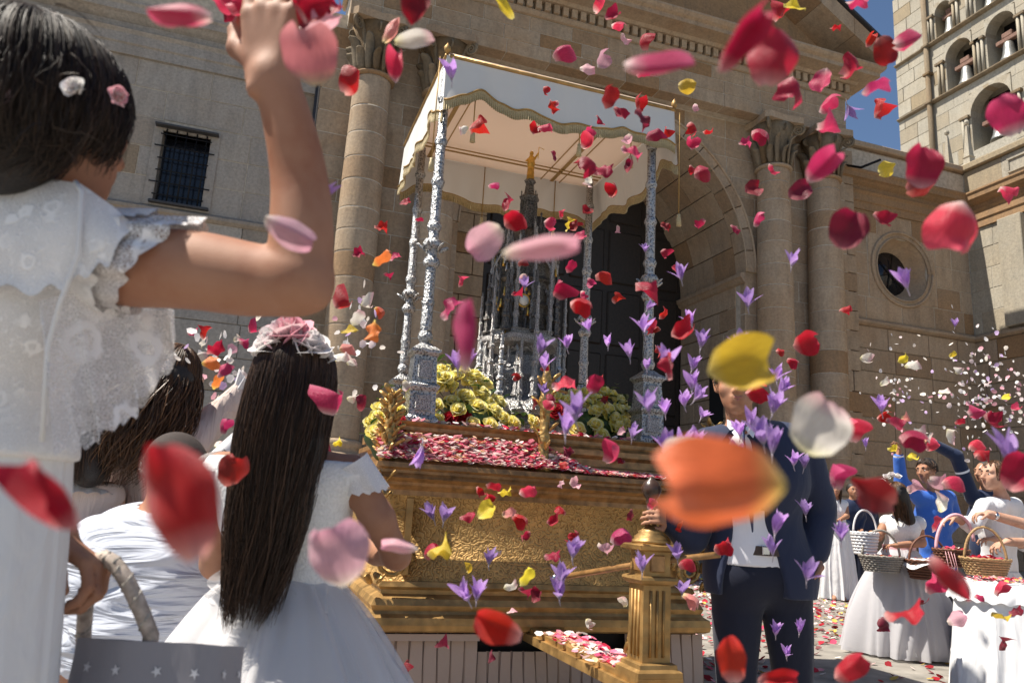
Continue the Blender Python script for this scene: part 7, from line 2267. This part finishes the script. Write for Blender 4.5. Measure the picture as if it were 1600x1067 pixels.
def crocus_vf(seed):
    rnd = random.Random(seed)
    V, F = [], []
    n = rnd.choice((5, 6, 6, 7, 8))
    lean = rnd.uniform(-.25, .25)
    for k in range(n):
        a = 2 * math.pi * k / n + rnd.uniform(-.25, .25)
        op = rnd.uniform(0.12, 0.95)
        L = rnd.uniform(0.68, 1.02)
        b = len(V)
        tw = rnd.uniform(-.5, .5)
        for j in range(8):
            v = j / 7
            r_ = op * 0.62 * v ** 1.15
            zz = L * (v * (1 - 0.22 * op * v)) - 0.5
            w = (0.165 + 0.03 * tw) * math.sin(math.pi * min(1, 0.06 + 0.93 * v ** 1.2)) ** 0.9
            for x in (-1, -0.5, 0, 0.5, 1):
                rr = r_ - 0.10 * x * x * w * 3 + 0.03 * x * tw
                V.append((rr * math.cos(a) - x * w * math.sin(a) + lean * v * v * 0.5, zz, rr * math.sin(a) + x * w * math.cos(a)))
        for j in range(7):
            for i in range(4):
                q = b + j * 5 + i
                F.append((q, q + 1, q + 6, q + 5))
    st, sf = tube([(0, -0.5, 0), (0.02 * lean, -0.62, 0.01), (lean * 0.3, -0.8, 0.02)], [0.03, 0.022, 0.016], 5)
    b = len(V)
    V.extend(st); F.extend([tuple(i + b for i in q) for q in sf])
    return V, F


CROC = [crocus_vf(s) for s in range(14)]
PC = {'r': petalmat('red_petal', (0.70, 0.36, 0.34), (0.42, 0.006, 0.028), (0.52, 0.016, 0.055), 0.42),
      'd': petalmat('dark_red_petal', (0.50, 0.14, 0.14), (0.20, 0.003, 0.016), (0.32, 0.006, 0.03), 0.35),
      'p': petalmat('hot_pink_petal', (0.80, 0.62, 0.58), (0.58, 0.030, 0.11), (0.68, 0.075, 0.18), 0.42),
      'k': petalmat('coral_pink_petal', (0.80, 0.68, 0.36), (0.70, 0.24, 0.22), (0.76, 0.32, 0.30), 0.45),
      'l': petalmat('pale_pink_petal', (0.80, 0.74, 0.60), (0.74, 0.42, 0.48), (0.76, 0.36, 0.46), 0.4),
      'w': petalmat('cream_white_petal', (0.74, 0.70, 0.36), (0.80, 0.76, 0.68), (0.70, 0.42, 0.44), 0.4),
      'y': petalmat('yellow_petal', (0.76, 0.66, 0.22), (0.78, 0.58, 0.04), (0.80, 0.62, 0.05), 0.4),
      'o': petalmat('orange_petal', (0.76, 0.62, 0.14), (0.78, 0.16, 0.04), (0.80, 0.20, 0.07), 0.35),
      'c': petalmat('lilac_crocus', (0.66, 0.60, 0.68), (0.56, 0.33, 0.76), (0.72, 0.54, 0.88), 0.5)}
PNAME = {'r': 'red', 'd': 'dark red', 'p': 'hot pink', 'k': 'coral pink', 'l': 'pale pink', 'w': 'cream white', 'y': 'yellow', 'o': 'orange', 'c': 'lilac'}
PME, PMG = {}, {}
for k_ in PC:
    PME[k_] = [mesh_of('crocus' if k_ == 'c' else 'petal', v, f_, PC[k_]) for v, f_ in (CROC if k_ == 'c' else SHAPES)]
    PMG[k_] = PME[k_] if k_ == 'c' else [mesh_of('petal', v, f_, PC[k_]) for v, f_ in GENTLE]

# x, y, length in px, kind, direction of the tip (degrees, 0 = right, 90 = up), breadth seen (1 = face on), own label
BIG = [
 (1138, 762, 205, 'o', 178, .7, 'very large blurred orange petal in front of the suited man'), (1078, 722, 82, 'w', 200, .9, 'blurred cream petal overlapping the big orange petal'),
 (1280, 668, 92, 'w', 60, .95, 'large blurred white petal beside the suited man\'s shoulder'), (1150, 574, 104, 'y', 12, .8, 'large yellow petal covering the suited man\'s face'),
 (480, 90, 92, 'k', 100, .95, 'large shiny coral pink petal beside the raised wrist'), (528, 872, 98, 'l', 100, .95, 'large blurred pale pink petal with yellow base before the tulle dress'),
 (86, 776, 150, 'r', 140, .38, 'long blurred red petal in front of the white skirt at left'), (280, 780, 190, 'r', 112, .56, 'largest blurred red petal in front of the crouching man'),
 (366, 740, 52, 'd', 60, .9, 'dark red petal at the long-haired girl\'s shoulder'), (1364, 770, 78, 'd', 150, .7, 'blurred dark red petal before the pale tulle girl'),
 (780, 975, 76, 'r', 160, .62, 'red petal low in front of the float\'s black gap'), (757, 374, 62, 'l', 220, .85, 'blurred pale pink petal before the monstrance spire'),
 (845, 387, 118, 'l', 8, .26, 'long thin blurred pale petal before the monstrance'), (737, 524, 112, 'p', 88, .26, 'long upright magenta petal left of the monstrance'),
 (1495, 350, 80, 'p', 250, .95, 'hot pink petal between the oculus and the tower'), (1441, 262, 66, 'r', 80, .85, 'red petal before the wing cornice, upper of two'), (1440, 290, 50, 'd', 20, .7, 'dark red petal before the wing cornice, lower of two'),
 (1326, 360, 60, 'd', 70, .95, 'dark red petal left of the oculus'), (1283, 264, 62, 'p', 50, .6, 'pink petal in front of the outer right column'), (1250, 300, 38, 'd', 30, .8, 'dark red petal in front of the inner right column'),
 (1207, 86, 88, 'r', 80, .85, 'large red petal over the right of the entablature'), (1152, 62, 118, 'r', 55, .36, 'long blurred red petal over the entablature'),
 (1036, 106, 112, 'p', 4, .28, 'long blurred pinkish red petal above the canopy corner'), (1576, 180, 64, 'p', 120, .8, 'pink petal before the lowest tower bell'),
 (275, 18, 96, 'p', 175, .36, 'flat hot pink petal at the top left, before the wing cornice'), (10, 42, 34, 'p', 20, .6, 'small pink petal at the top left corner'),
 (452, 356, 82, 'l', 330, .55, 'pink petal in front of the raised elbow'), (440, 138, 52, 'r', 300, .55, 'red petal in front of the raised wrist'),
 (620, 108, 56, 'p', 92, .45, 'upright pink petal right of the lit column'), (648, 62, 60, 'w', 5, .45, 'white petal above the upright pink petal'), (614, 48, 44, 'k', 60, .4, 'coral petal by the second capital'),
 (652, 8, 62, 'd', 270, .7, 'dark crimson petal at the top edge above the canopy'), (552, 128, 44, 'r', 60, .85, 'red petal in front of the lit column top'),
 (1143, 1030, 70, 'r', 95, .6, 'red petal low in front of the suited man\'s leg'), (1326, 1042, 58, 'r', 45, .6, 'red petal low right of the suited man'), (1215, 1064, 62, 'r', 5, .5, 'red petal at the bottom edge below the suited man'),
 (1480, 908, 78, 'r', 310, .42, 'slanting red petal in front of the chestnut basket'), (286, 1060, 44, 'y', 30, .7, 'yellow petal on the rim of the star-print basket'),
 (1385, 78, 44, 'd', 300, .8, 'dark red petal against the tower corner'), (1424, 64, 48, 'p', 20, .6, 'pink petal at the tower drainpipe'), (1358, 64, 26, 'r', 60, .5, 'small red petal left of the tower corner'),
 (458, 282, 62, 'c', 100, 1, 'lilac flower on the raised forearm, left of two'), (500, 300, 62, 'c', 70, 1, 'lilac flower beside the raised forearm, right of two'), (704, 106, 40, 'c', 95, 1, 'lilac flower at the canopy\'s left corner'),
 (1574, 692, 62, 'c', 95, 1, 'large lilac flower above the smiling girl'), (1412, 430, 44, 'c', 110, 1, 'lilac flower in front of the oculus'), (625, 856, 58, 'l', 170, .35, 'blurred pale petal in front of the girl\'s elbow'),
 (1592, 738, 62, 'r', 70, .75, 'red petal behind the smiling girl\'s head'), (788, 14, 40, 'y', 130, .4, 'curled yellow petal at the top above the canopy'), (1074, 135, 27, 'y', 0, .85, 'round yellow petal above the arch'), (1386, 264, 28, 'y', 30, .9, 'yellow petal on the wing cornice'),
]
MID = '''
940 10 28 p 60 .5;958 28 26 r 30 .6;965 36 22 p 10 .5;875 75 32 p 30 .6;918 106 24 l 0 .7;938 95 28 l 60 .8;950 152 36 d 70 .8;968 178 26 r 320 .6;994 165 24 r 90 .4;1002 185 32 d 310 .5;1018 206 26 r 40 .6
865 165 22 r 300 .5;850 196 22 p 20 .7;741 190 30 r 50 .6;925 252 32 r 320 .5;941 266 30 r 0 .7;985 238 32 p 350 .5;986 262 22 d 60 .8;963 300 22 r 80 .7;922 226 24 p 50 .7;977 60 20 l 300 .4;1000 66 26 r 90 .4;1005 118 22 r 10 .5
1096 267 24 r 20 .9;1176 297 28 d 20 .85;1180 342 24 p 70 .4;1188 203 26 r 350 .4;1208 264 20 p 300 .5;1150 356 18 r 320 .5;1086 198 20 r 290 .5;1106 205 16 r 0 .5;1163 226 18 p 10 .5;1293 202 38 p 15 .35;1335 110 36 r 40 .6;1285 126 38 p 250 .8;1243 136 42 r 265 .8;1289 160 34 p 50 .4;1368 140 42 p 25 .35;1366 170 30 r 80 .5
1305 45 16 r 0 .6;1240 12 34 y 10 .5;1222 22 30 r 60 .4;1340 2 36 p 0 .4;1375 346 32 r 330 .5;1320 480 18 r 20 .7;1257 533 38 r 20 .85;1220 548 14 r 0 .8;1240 562 18 r 330 .6;1578 292 26 p 350 .4;1300 740 44 p 85 .5;1328 668 40 p 80 .7;1176 606 34 r 20 .7
799 340 32 r 40 .85;794 320 24 r 60 .8;771 287 18 p 10 .5;890 416 22 r 60 .7;871 450 28 r 60 .6;906 468 32 r 0 .6;941 425 24 r 10 .4;889 352 22 y 75 .3;905 372 24 p 20 .5;880 602 36 p 20 .6;927 600 32 r 70 .8;718 440 18 p 80 .6;702 484 38 p 65 .4;594 402 34 o 40 .55;560 398 18 r 30 .7;616 402 18 p 40 .5;605 432 14 r 330 .5
633 318 18 r 20 .4;595 358 20 r 0 .5;655 345 14 r 0 .5;536 475 28 r 30 .8;572 478 18 w 0 .6;556 496 28 w 60 .7;545 518 26 y 20 .5;581 516 34 o 260 .6;596 482 18 o 330 .5;532 552 28 w 10 .5;526 630 40 p 80 .6;570 630 26 d 80 .5;540 540 22 k 20 .7;566 470 16 w 90 .5;546 562 14 w 30 .4;548 620 12 w 0 .8;558 620 11 w 0 .8;526 690 14 y 20 .5;515 700 24 r 280 .5
770 762 24 r 340 .5;788 768 22 y 0 .5;824 766 28 p 20 .8;730 806 24 r 0 .8;760 799 32 y 40 .8;796 803 24 k 10 .8;814 806 26 r 330 .5;863 818 18 r 0 .8;668 856 28 r 60 .7;684 855 36 y 15 .35;738 888 16 y 80 .3;820 900 32 y 55 .6;797 914 22 w 20 .7;818 926 22 r 330 .4;841 932 22 d 60 .7;862 868 24 r 0 .6;960 832 30 p 45 .4;941 861 22 l 330 .3
1070 874 24 r 20 .7;1082 930 26 k 330 .4;916 975 16 w 290 .6;980 938 16 w 100 .6;690 1010 22 d 10 .5;766 1026 20 d 60 .7;850 1010 12 r 90 .5;800 956 16 l 20 .5;628 1040 24 d 55 .45;964 712 34 p 60 .6;1128 852 28 r 20 .8;1046 572 42 r 110 .6;1066 526 36 r 10 .7;1028 548 20 r 300 .6;1010 440 34 r 0 .5;1012 512 22 r 330 .5;1035 490 20 r 50 .6
460 780 34 p 300 .35;468 852 30 w 60 .85;521 940 30 r 75 .35;508 996 24 r 50 .5;531 988 20 r 20 .7;165 775 20 d 330 .35;198 828 14 p 20 .6;247 668 22 y 45 .6;335 545 28 r 30 .8;312 552 18 w 20 .7;328 562 26 o 10 .7;348 577 28 p 50 .6;322 520 22 r 60 .7;300 518 14 p 0 .7;342 598 26 o 60 .5;372 532 12 w 20 .6;396 518 16 p 20 .6;315 535 18 w 80 .5;383 532 16 p 0 .7;405 498 14 w 50 .4;393 548 12 d 0 .8;340 690 16 w 30 .4;345 665 24 p 80 .5
1420 674 38 r 10 .5;1398 664 32 r 340 .5;1440 684 26 w 20 .6;1465 760 30 l 340 .6;1485 745 30 p 20 .6;1526 646 24 p 20 .8;1520 690 22 p 40 .8;1546 660 28 r 330 .6;1534 706 22 r 20 .8;1500 660 16 r 0 .7;1486 672 16 w 340 .5;1452 908 32 p 60 .6;1410 958 54 r 5 .3;1386 974 22 d 300 .7;1440 944 12 d 0 .8;1494 966 28 l 20 .9;1562 960 30 y 330 .35;1586 955 20 d 20 .7;1564 1005 24 d 80 .6;1556 916 24 p 50 .3;1530 930 14 p 0 .6
1410 560 20 y 30 .7;1424 566 22 w 20 .6;1384 600 16 w 20 .6;1350 565 18 w 340 .6;1378 648 20 r 20 .8;1415 655 16 k 0 .5;1465 820 26 p 60 .4;1480 790 26 w 70 .5;1430 765 22 l 30 .6;1395 705 14 y 0 .5;1425 715 18 y 20 .8;1460 700 22 p 40 .7;1474 610 18 w 20 .6;1500 580 14 w 50 .6;1490 556 12 y 20 .7;1572 622 14 y 20 .7;1588 640 16 p 20 .6
'''
CRO = '''
1005 503 30 95;1016 476 18 60;1062 422 28 100;1168 463 30 95;1240 400 28 80;1493 503 14 90;1330 178 26 300;1008 386 15 95;820 440 20 90;846 535 32 80;885 531 24 95;918 505 22 100;982 543 28 95;950 530 20 90;1041 554 42 92;1011 566 20 90;1082 590 32 85;1098 526 30 80;1076 494 26 110;1086 564 26 70;1094 612 28 60
1012 622 38 95;1040 633 26 90;1068 620 26 95;1100 642 22 70;1158 530 36 92;1215 580 28 90;1226 602 30 60;1212 624 38 80;1190 670 42 100;1208 682 44 85;1176 650 32 75;1155 665 28 95;1150 702 38 90;1166 716 28 100;1240 713 26 95;1258 718 24 85;1258 790 26 90;1215 812 38 80;1205 849 30 95;1264 888 36 85;1212 980 22 90;1250 977 22 90;897 630 46 95
885 656 40 85;656 716 34 260;714 560 32 95;736 556 26 80;851 562 28 90;850 606 20 95;1040 688 38 95;1062 686 40 85;1086 682 36 90;990 671 26 80;1376 628 28 95;672 797 28 110;696 797 30 80;765 866 26 85;724 920 38 110;746 918 34 85;898 852 34 80;880 890 34 80;874 916 34 90;1003 874 32 90;1058 860 26 95;1066 914 24 90;790 500? 
1316 828 30 85;1352 690 16 90;1230 1015 20 90
'''


def zone(x, y):
    if x > 1395 and y < 250: return 'against the bell tower'
    if x > 1315 and y < 200: return 'against the sky'
    if y < 120: return 'before the entablature'
    if 640 < x < 1050 and y < 350: return 'before the canopy'
    if 1050 <= x < 1340 and y < 520: return 'before the arch and right columns'
    if x >= 1340 and y < 540: return 'before the oculus wall'
    if 640 < x <= 1110 and y < 560: return 'before the monstrance and silver poles'
    if 640 < x <= 1110 and y < 740: return 'above the roses on the float'
    if x <= 640 and y < 460: return 'before the left column'
    if x <= 640 and y < 700: return 'over the girls at left'
    if x <= 640: return 'before the girls\' dresses at left'
    if x <= 1100: return 'before the float\'s gilded side'
    if x < 1310 and y < 760: return 'before the suited man\'s head and chest'
    if x < 1310: return 'before the suited man\'s legs and arm'
    if y < 760: return 'in the air above the children at right'
    return 'before the children and baskets at right'


PET = []
rp_ = random.Random(99)


def add_petal(x, y, s, kind, ang, asp, label=None):
    L = 0.052 if kind == 'c' else rp_.uniform(0.042, 0.050)
    D = FPX * L / s
    D = min(D, 6.3)
    L = s * D / FPX
    p = atD(x, y, D)
    a = R(ang)
    img = lambda cx, cy: c_rt * cx + c_up * cy
    yv = img(math.cos(a), math.sin(a)) + c_fw * rp_.uniform(-0.25, 0.25)
    yv.normalize()
    to = (CAM - p).normalized()
    n0 = (to - yv * to.dot(yv)).normalized()
    big = label is not None
    tilt = rp_.uniform(-.4, .4) if big else math.acos(max(0.05, min(1, asp))) * rp_.choice((-1, 1)) + rp_.uniform(-.12, .12)
    if kind == 'c': tilt = rp_.uniform(-3.1, 3.1)
    n = (n0 * math.cos(tilt) + yv.cross(n0) * math.sin(tilt)).normalized()
    if rp_.random() < 0.4: n = -n
    xv = yv.cross(n)
    k = rp_.randrange(4)if big else rp_.randrange(len(PME[kind]))
    bw = (max(0.3, asp) * 1.05 if kind != 'c' else 1.0) if big else (1.15 if asp > 0.8 else 1.0)
    mw = Matrix(((xv.x * L * bw, yv.x * L, n.x * L, p.x), (xv.y * L * bw, yv.y * L, n.y * L, p.y), (xv.z * L * bw, yv.z * L, n.z * L, p.z), (0, 0, 0, 1)))
    o = put('crocus_flower' if kind == 'c' else 'petal', (PMG if big else PME)[kind][k])
    o.matrix_world = mw
    PET.append((o, x, y, kind, label))


for x, y, s, kd, an, asp, lb in BIG: add_petal(x, y, s, kd, an, asp, lb)
for it in MID.replace('\n', ';').split(';'):
    q = it.split()
    if len(q) == 6: add_petal(float(q[0]), float(q[1]), float(q[2]), q[3], float(q[4]), float(q[5]))
for it in CRO.replace('\n', ';').split(';'):
    q = it.split()
    if len(q) == 4: add_petal(float(q[0]), float(q[1]), float(q[2]) * 1.18, 'c', float(q[3]), 1.0)
for _ in range(64):
    add_petal(rp_.gauss(930, 130), rp_.uniform(120, 860), rp_.uniform(11, 19), rp_.choice('rrrddppplw'), rp_.uniform(0, 360), rp_.uniform(.35, .95))
# petals clutched in the raised hand
for x, y, s, kd, an in ((488, 30, 60, 'd', 80), (505, 55, 66, 'l', 70), (470, 15, 60, 'r', 100), (380, 14, 56, 'p', 150), (372, 30, 40, 'd', 200), (352, 12, 46, 'p', 160), (512, 20, 50, 'r', 60), (420, 10, 40, 'w', 90)):
    add_petal(x, y, s, kd, an, 0.8, None)
ORD = ['first', 'second', 'third', 'fourth', 'fifth', 'sixth', 'seventh', 'eighth', 'ninth', 'tenth', 'eleventh', 'twelfth', 'thirteenth', 'fourteenth', 'fifteenth', 'sixteenth', 'seventeenth', 'eighteenth', 'nineteenth', 'twentieth', '21st', '22nd', '23rd', '24th', '25th', '26th', '27th', '28th', '29th', '30th']
bins = {}
for rec in PET:
    o, x, y, kd, lb = rec
    if lb:
        tag(o, lb, 'flower' if kd == 'c' else 'petal', 'petals and flowers thrown into the air')
    else:
        bins.setdefault((zone(x, y), kd), []).append(rec)
for (zn, kd), L_ in bins.items():
    L_.sort(key=lambda r_: r_[1])
    wd = 'flowers' if kd == 'c' else 'petals'
    for i, (o, x, y, k2, lb) in enumerate(L_):
        if len(L_) == 1: t = 'small %s %s %s' % (PNAME[kd], wd[:-1], zn)
        else: t = '%s small %s %s from left, %s' % (ORD[i], PNAME[kd], wd[:-1], zn)
        tag(o, t, 'flower' if kd == 'c' else 'petal', 'petals and flowers thrown into the air')


def scatter(name, pts, mat, sz, label, cat, seed, parent=None, flat=0.5):
    rnd = random.Random(seed)
    V, F = [], []
    for p in pts:
        m = Matrix.Rotation(rnd.uniform(0, 6.28), 3, 'Z') @ Matrix.Rotation(rnd.uniform(-flat, flat), 3, 'X') @ Matrix.Rotation(rnd.uniform(-flat, flat), 3, 'Y')
        s = sz * rnd.uniform(0.7, 1.3)
        b = len(V)
        for q in ((-.22, -.5, .06), (.22, -.5, .06), (.5, .1, .16), (.28, .52, .2), (-.28, .52, .2), (-.5, .1, .16), (0, 0, 0)): V.append(Vector(p) + m @ (Vector(q) * s) + Vector((0, 0, 0.004)))
        for i in range(6): F.append((b + i, b + (i + 1) % 6, b + 6))
    o = mk(name, (V, F), mat, parent, True)
    o['kind'] = 'stuff'
    if label: tag(o, label, cat)
    return o


rs = random.Random(5)
CONF = islandmat('small_white_pink_petals', [(0.80, 0.76, 0.74), (0.80, 0.66, 0.66), (0.82, 0.80, 0.78), (0.70, 0.36, 0.42), (0.82, 0.78, 0.76), (0.62, 0.45, 0.72), (0.78, 0.70, 0.62)], 0.3)
pts = []
for _ in range(240):
    x, y = rs.gauss(1540, 42), rs.gauss(612, 42)
    pts.append(atD(x, y, rs.uniform(4.8, 6.6)))
for _ in range(60):
    x, y = rs.gauss(1405, 24), rs.gauss(612, 40)
    pts.append(atD(x, y, rs.uniform(5.4, 6.8)))
for _ in range(40):
    pts.append(atD(rs.gauss(345, 34), rs.gauss(560, 35), rs.uniform(2.3, 3.2)))
for _ in range(26):
    pts.append(atD(rs.gauss(560, 26), rs.gauss(520, 40), rs.uniform(2.6, 3.4)))
scatter('airborne_petals', pts, CONF, 0.026, 'cloud of tiny white and pink petals in the air above the children', 'petals', 2, None, 1.6)
# strewn petals: ground, float, plank
pts = []
for _ in range(9000):
    x, y = rs.uniform(2.6, 13.5), rs.uniform(1.2, 12.2)
    if rs.random() < 0.25 + 0.75 * (y > 5.6): pts.append((x, y, 0.004))
for _ in range(1600): pts.append((rs.uniform(-3, 4), rs.uniform(0.5, 8), 0.004))
scatter('ground_petals', pts, islandmat('trodden_petals', [(0.42, 0.02, 0.04), (0.30, 0.01, 0.02), (0.70, 0.45, 0.45), (0.76, 0.64, 0.60), (0.55, 0.06, 0.12), (0.22, 0.008, 0.015), (0.72, 0.30, 0.34), (0.78, 0.72, 0.66), (0.6, 0.42, 0.1)], 0.1), 0.05, 'carpet of red, pink and white petals strewn over the paving', 'petals', 3)
pts = []
for _ in range(4200):
    x = rs.uniform(FX0 + 0.01, FX1 - 0.02)
    y = FY0 + 0.01 + abs(rs.uniform(0, 0.15))
    if y > 4.045: continue
    hp_ = (y - FY0) / 0.15 * 0.17 * (1.0 if x < 1.55 else max(0.15, 1 - (x - 1.55) / 0.35))
    pts.append((x, y, 1.203 + hp_ * rs.uniform(0.5, 1.0)))
for _ in range(240): pts.append((rs.uniform(0.76, 2.4), rs.uniform(4.07, 4.3), 1.43))
for _ in range(220): pts.append((pb.x + rs.gauss(0, 0.055), rs.uniform(2.98, 3.75), 0.399))
scatter('petal_carpet', pts, islandmat('fresh_petals', [(0.70, 0.08, 0.18), (0.80, 0.32, 0.40), (0.84, 0.62, 0.60), (0.86, 0.80, 0.76), (0.60, 0.03, 0.07), (0.78, 0.20, 0.32), (0.86, 0.72, 0.68), (0.88, 0.85, 0.80), (0.82, 0.42, 0.46), (0.82, 0.6, 0.36)], 0.3), 0.034, 'pink, red and white petals heaped along the float edge and plank', 'petals', 4)
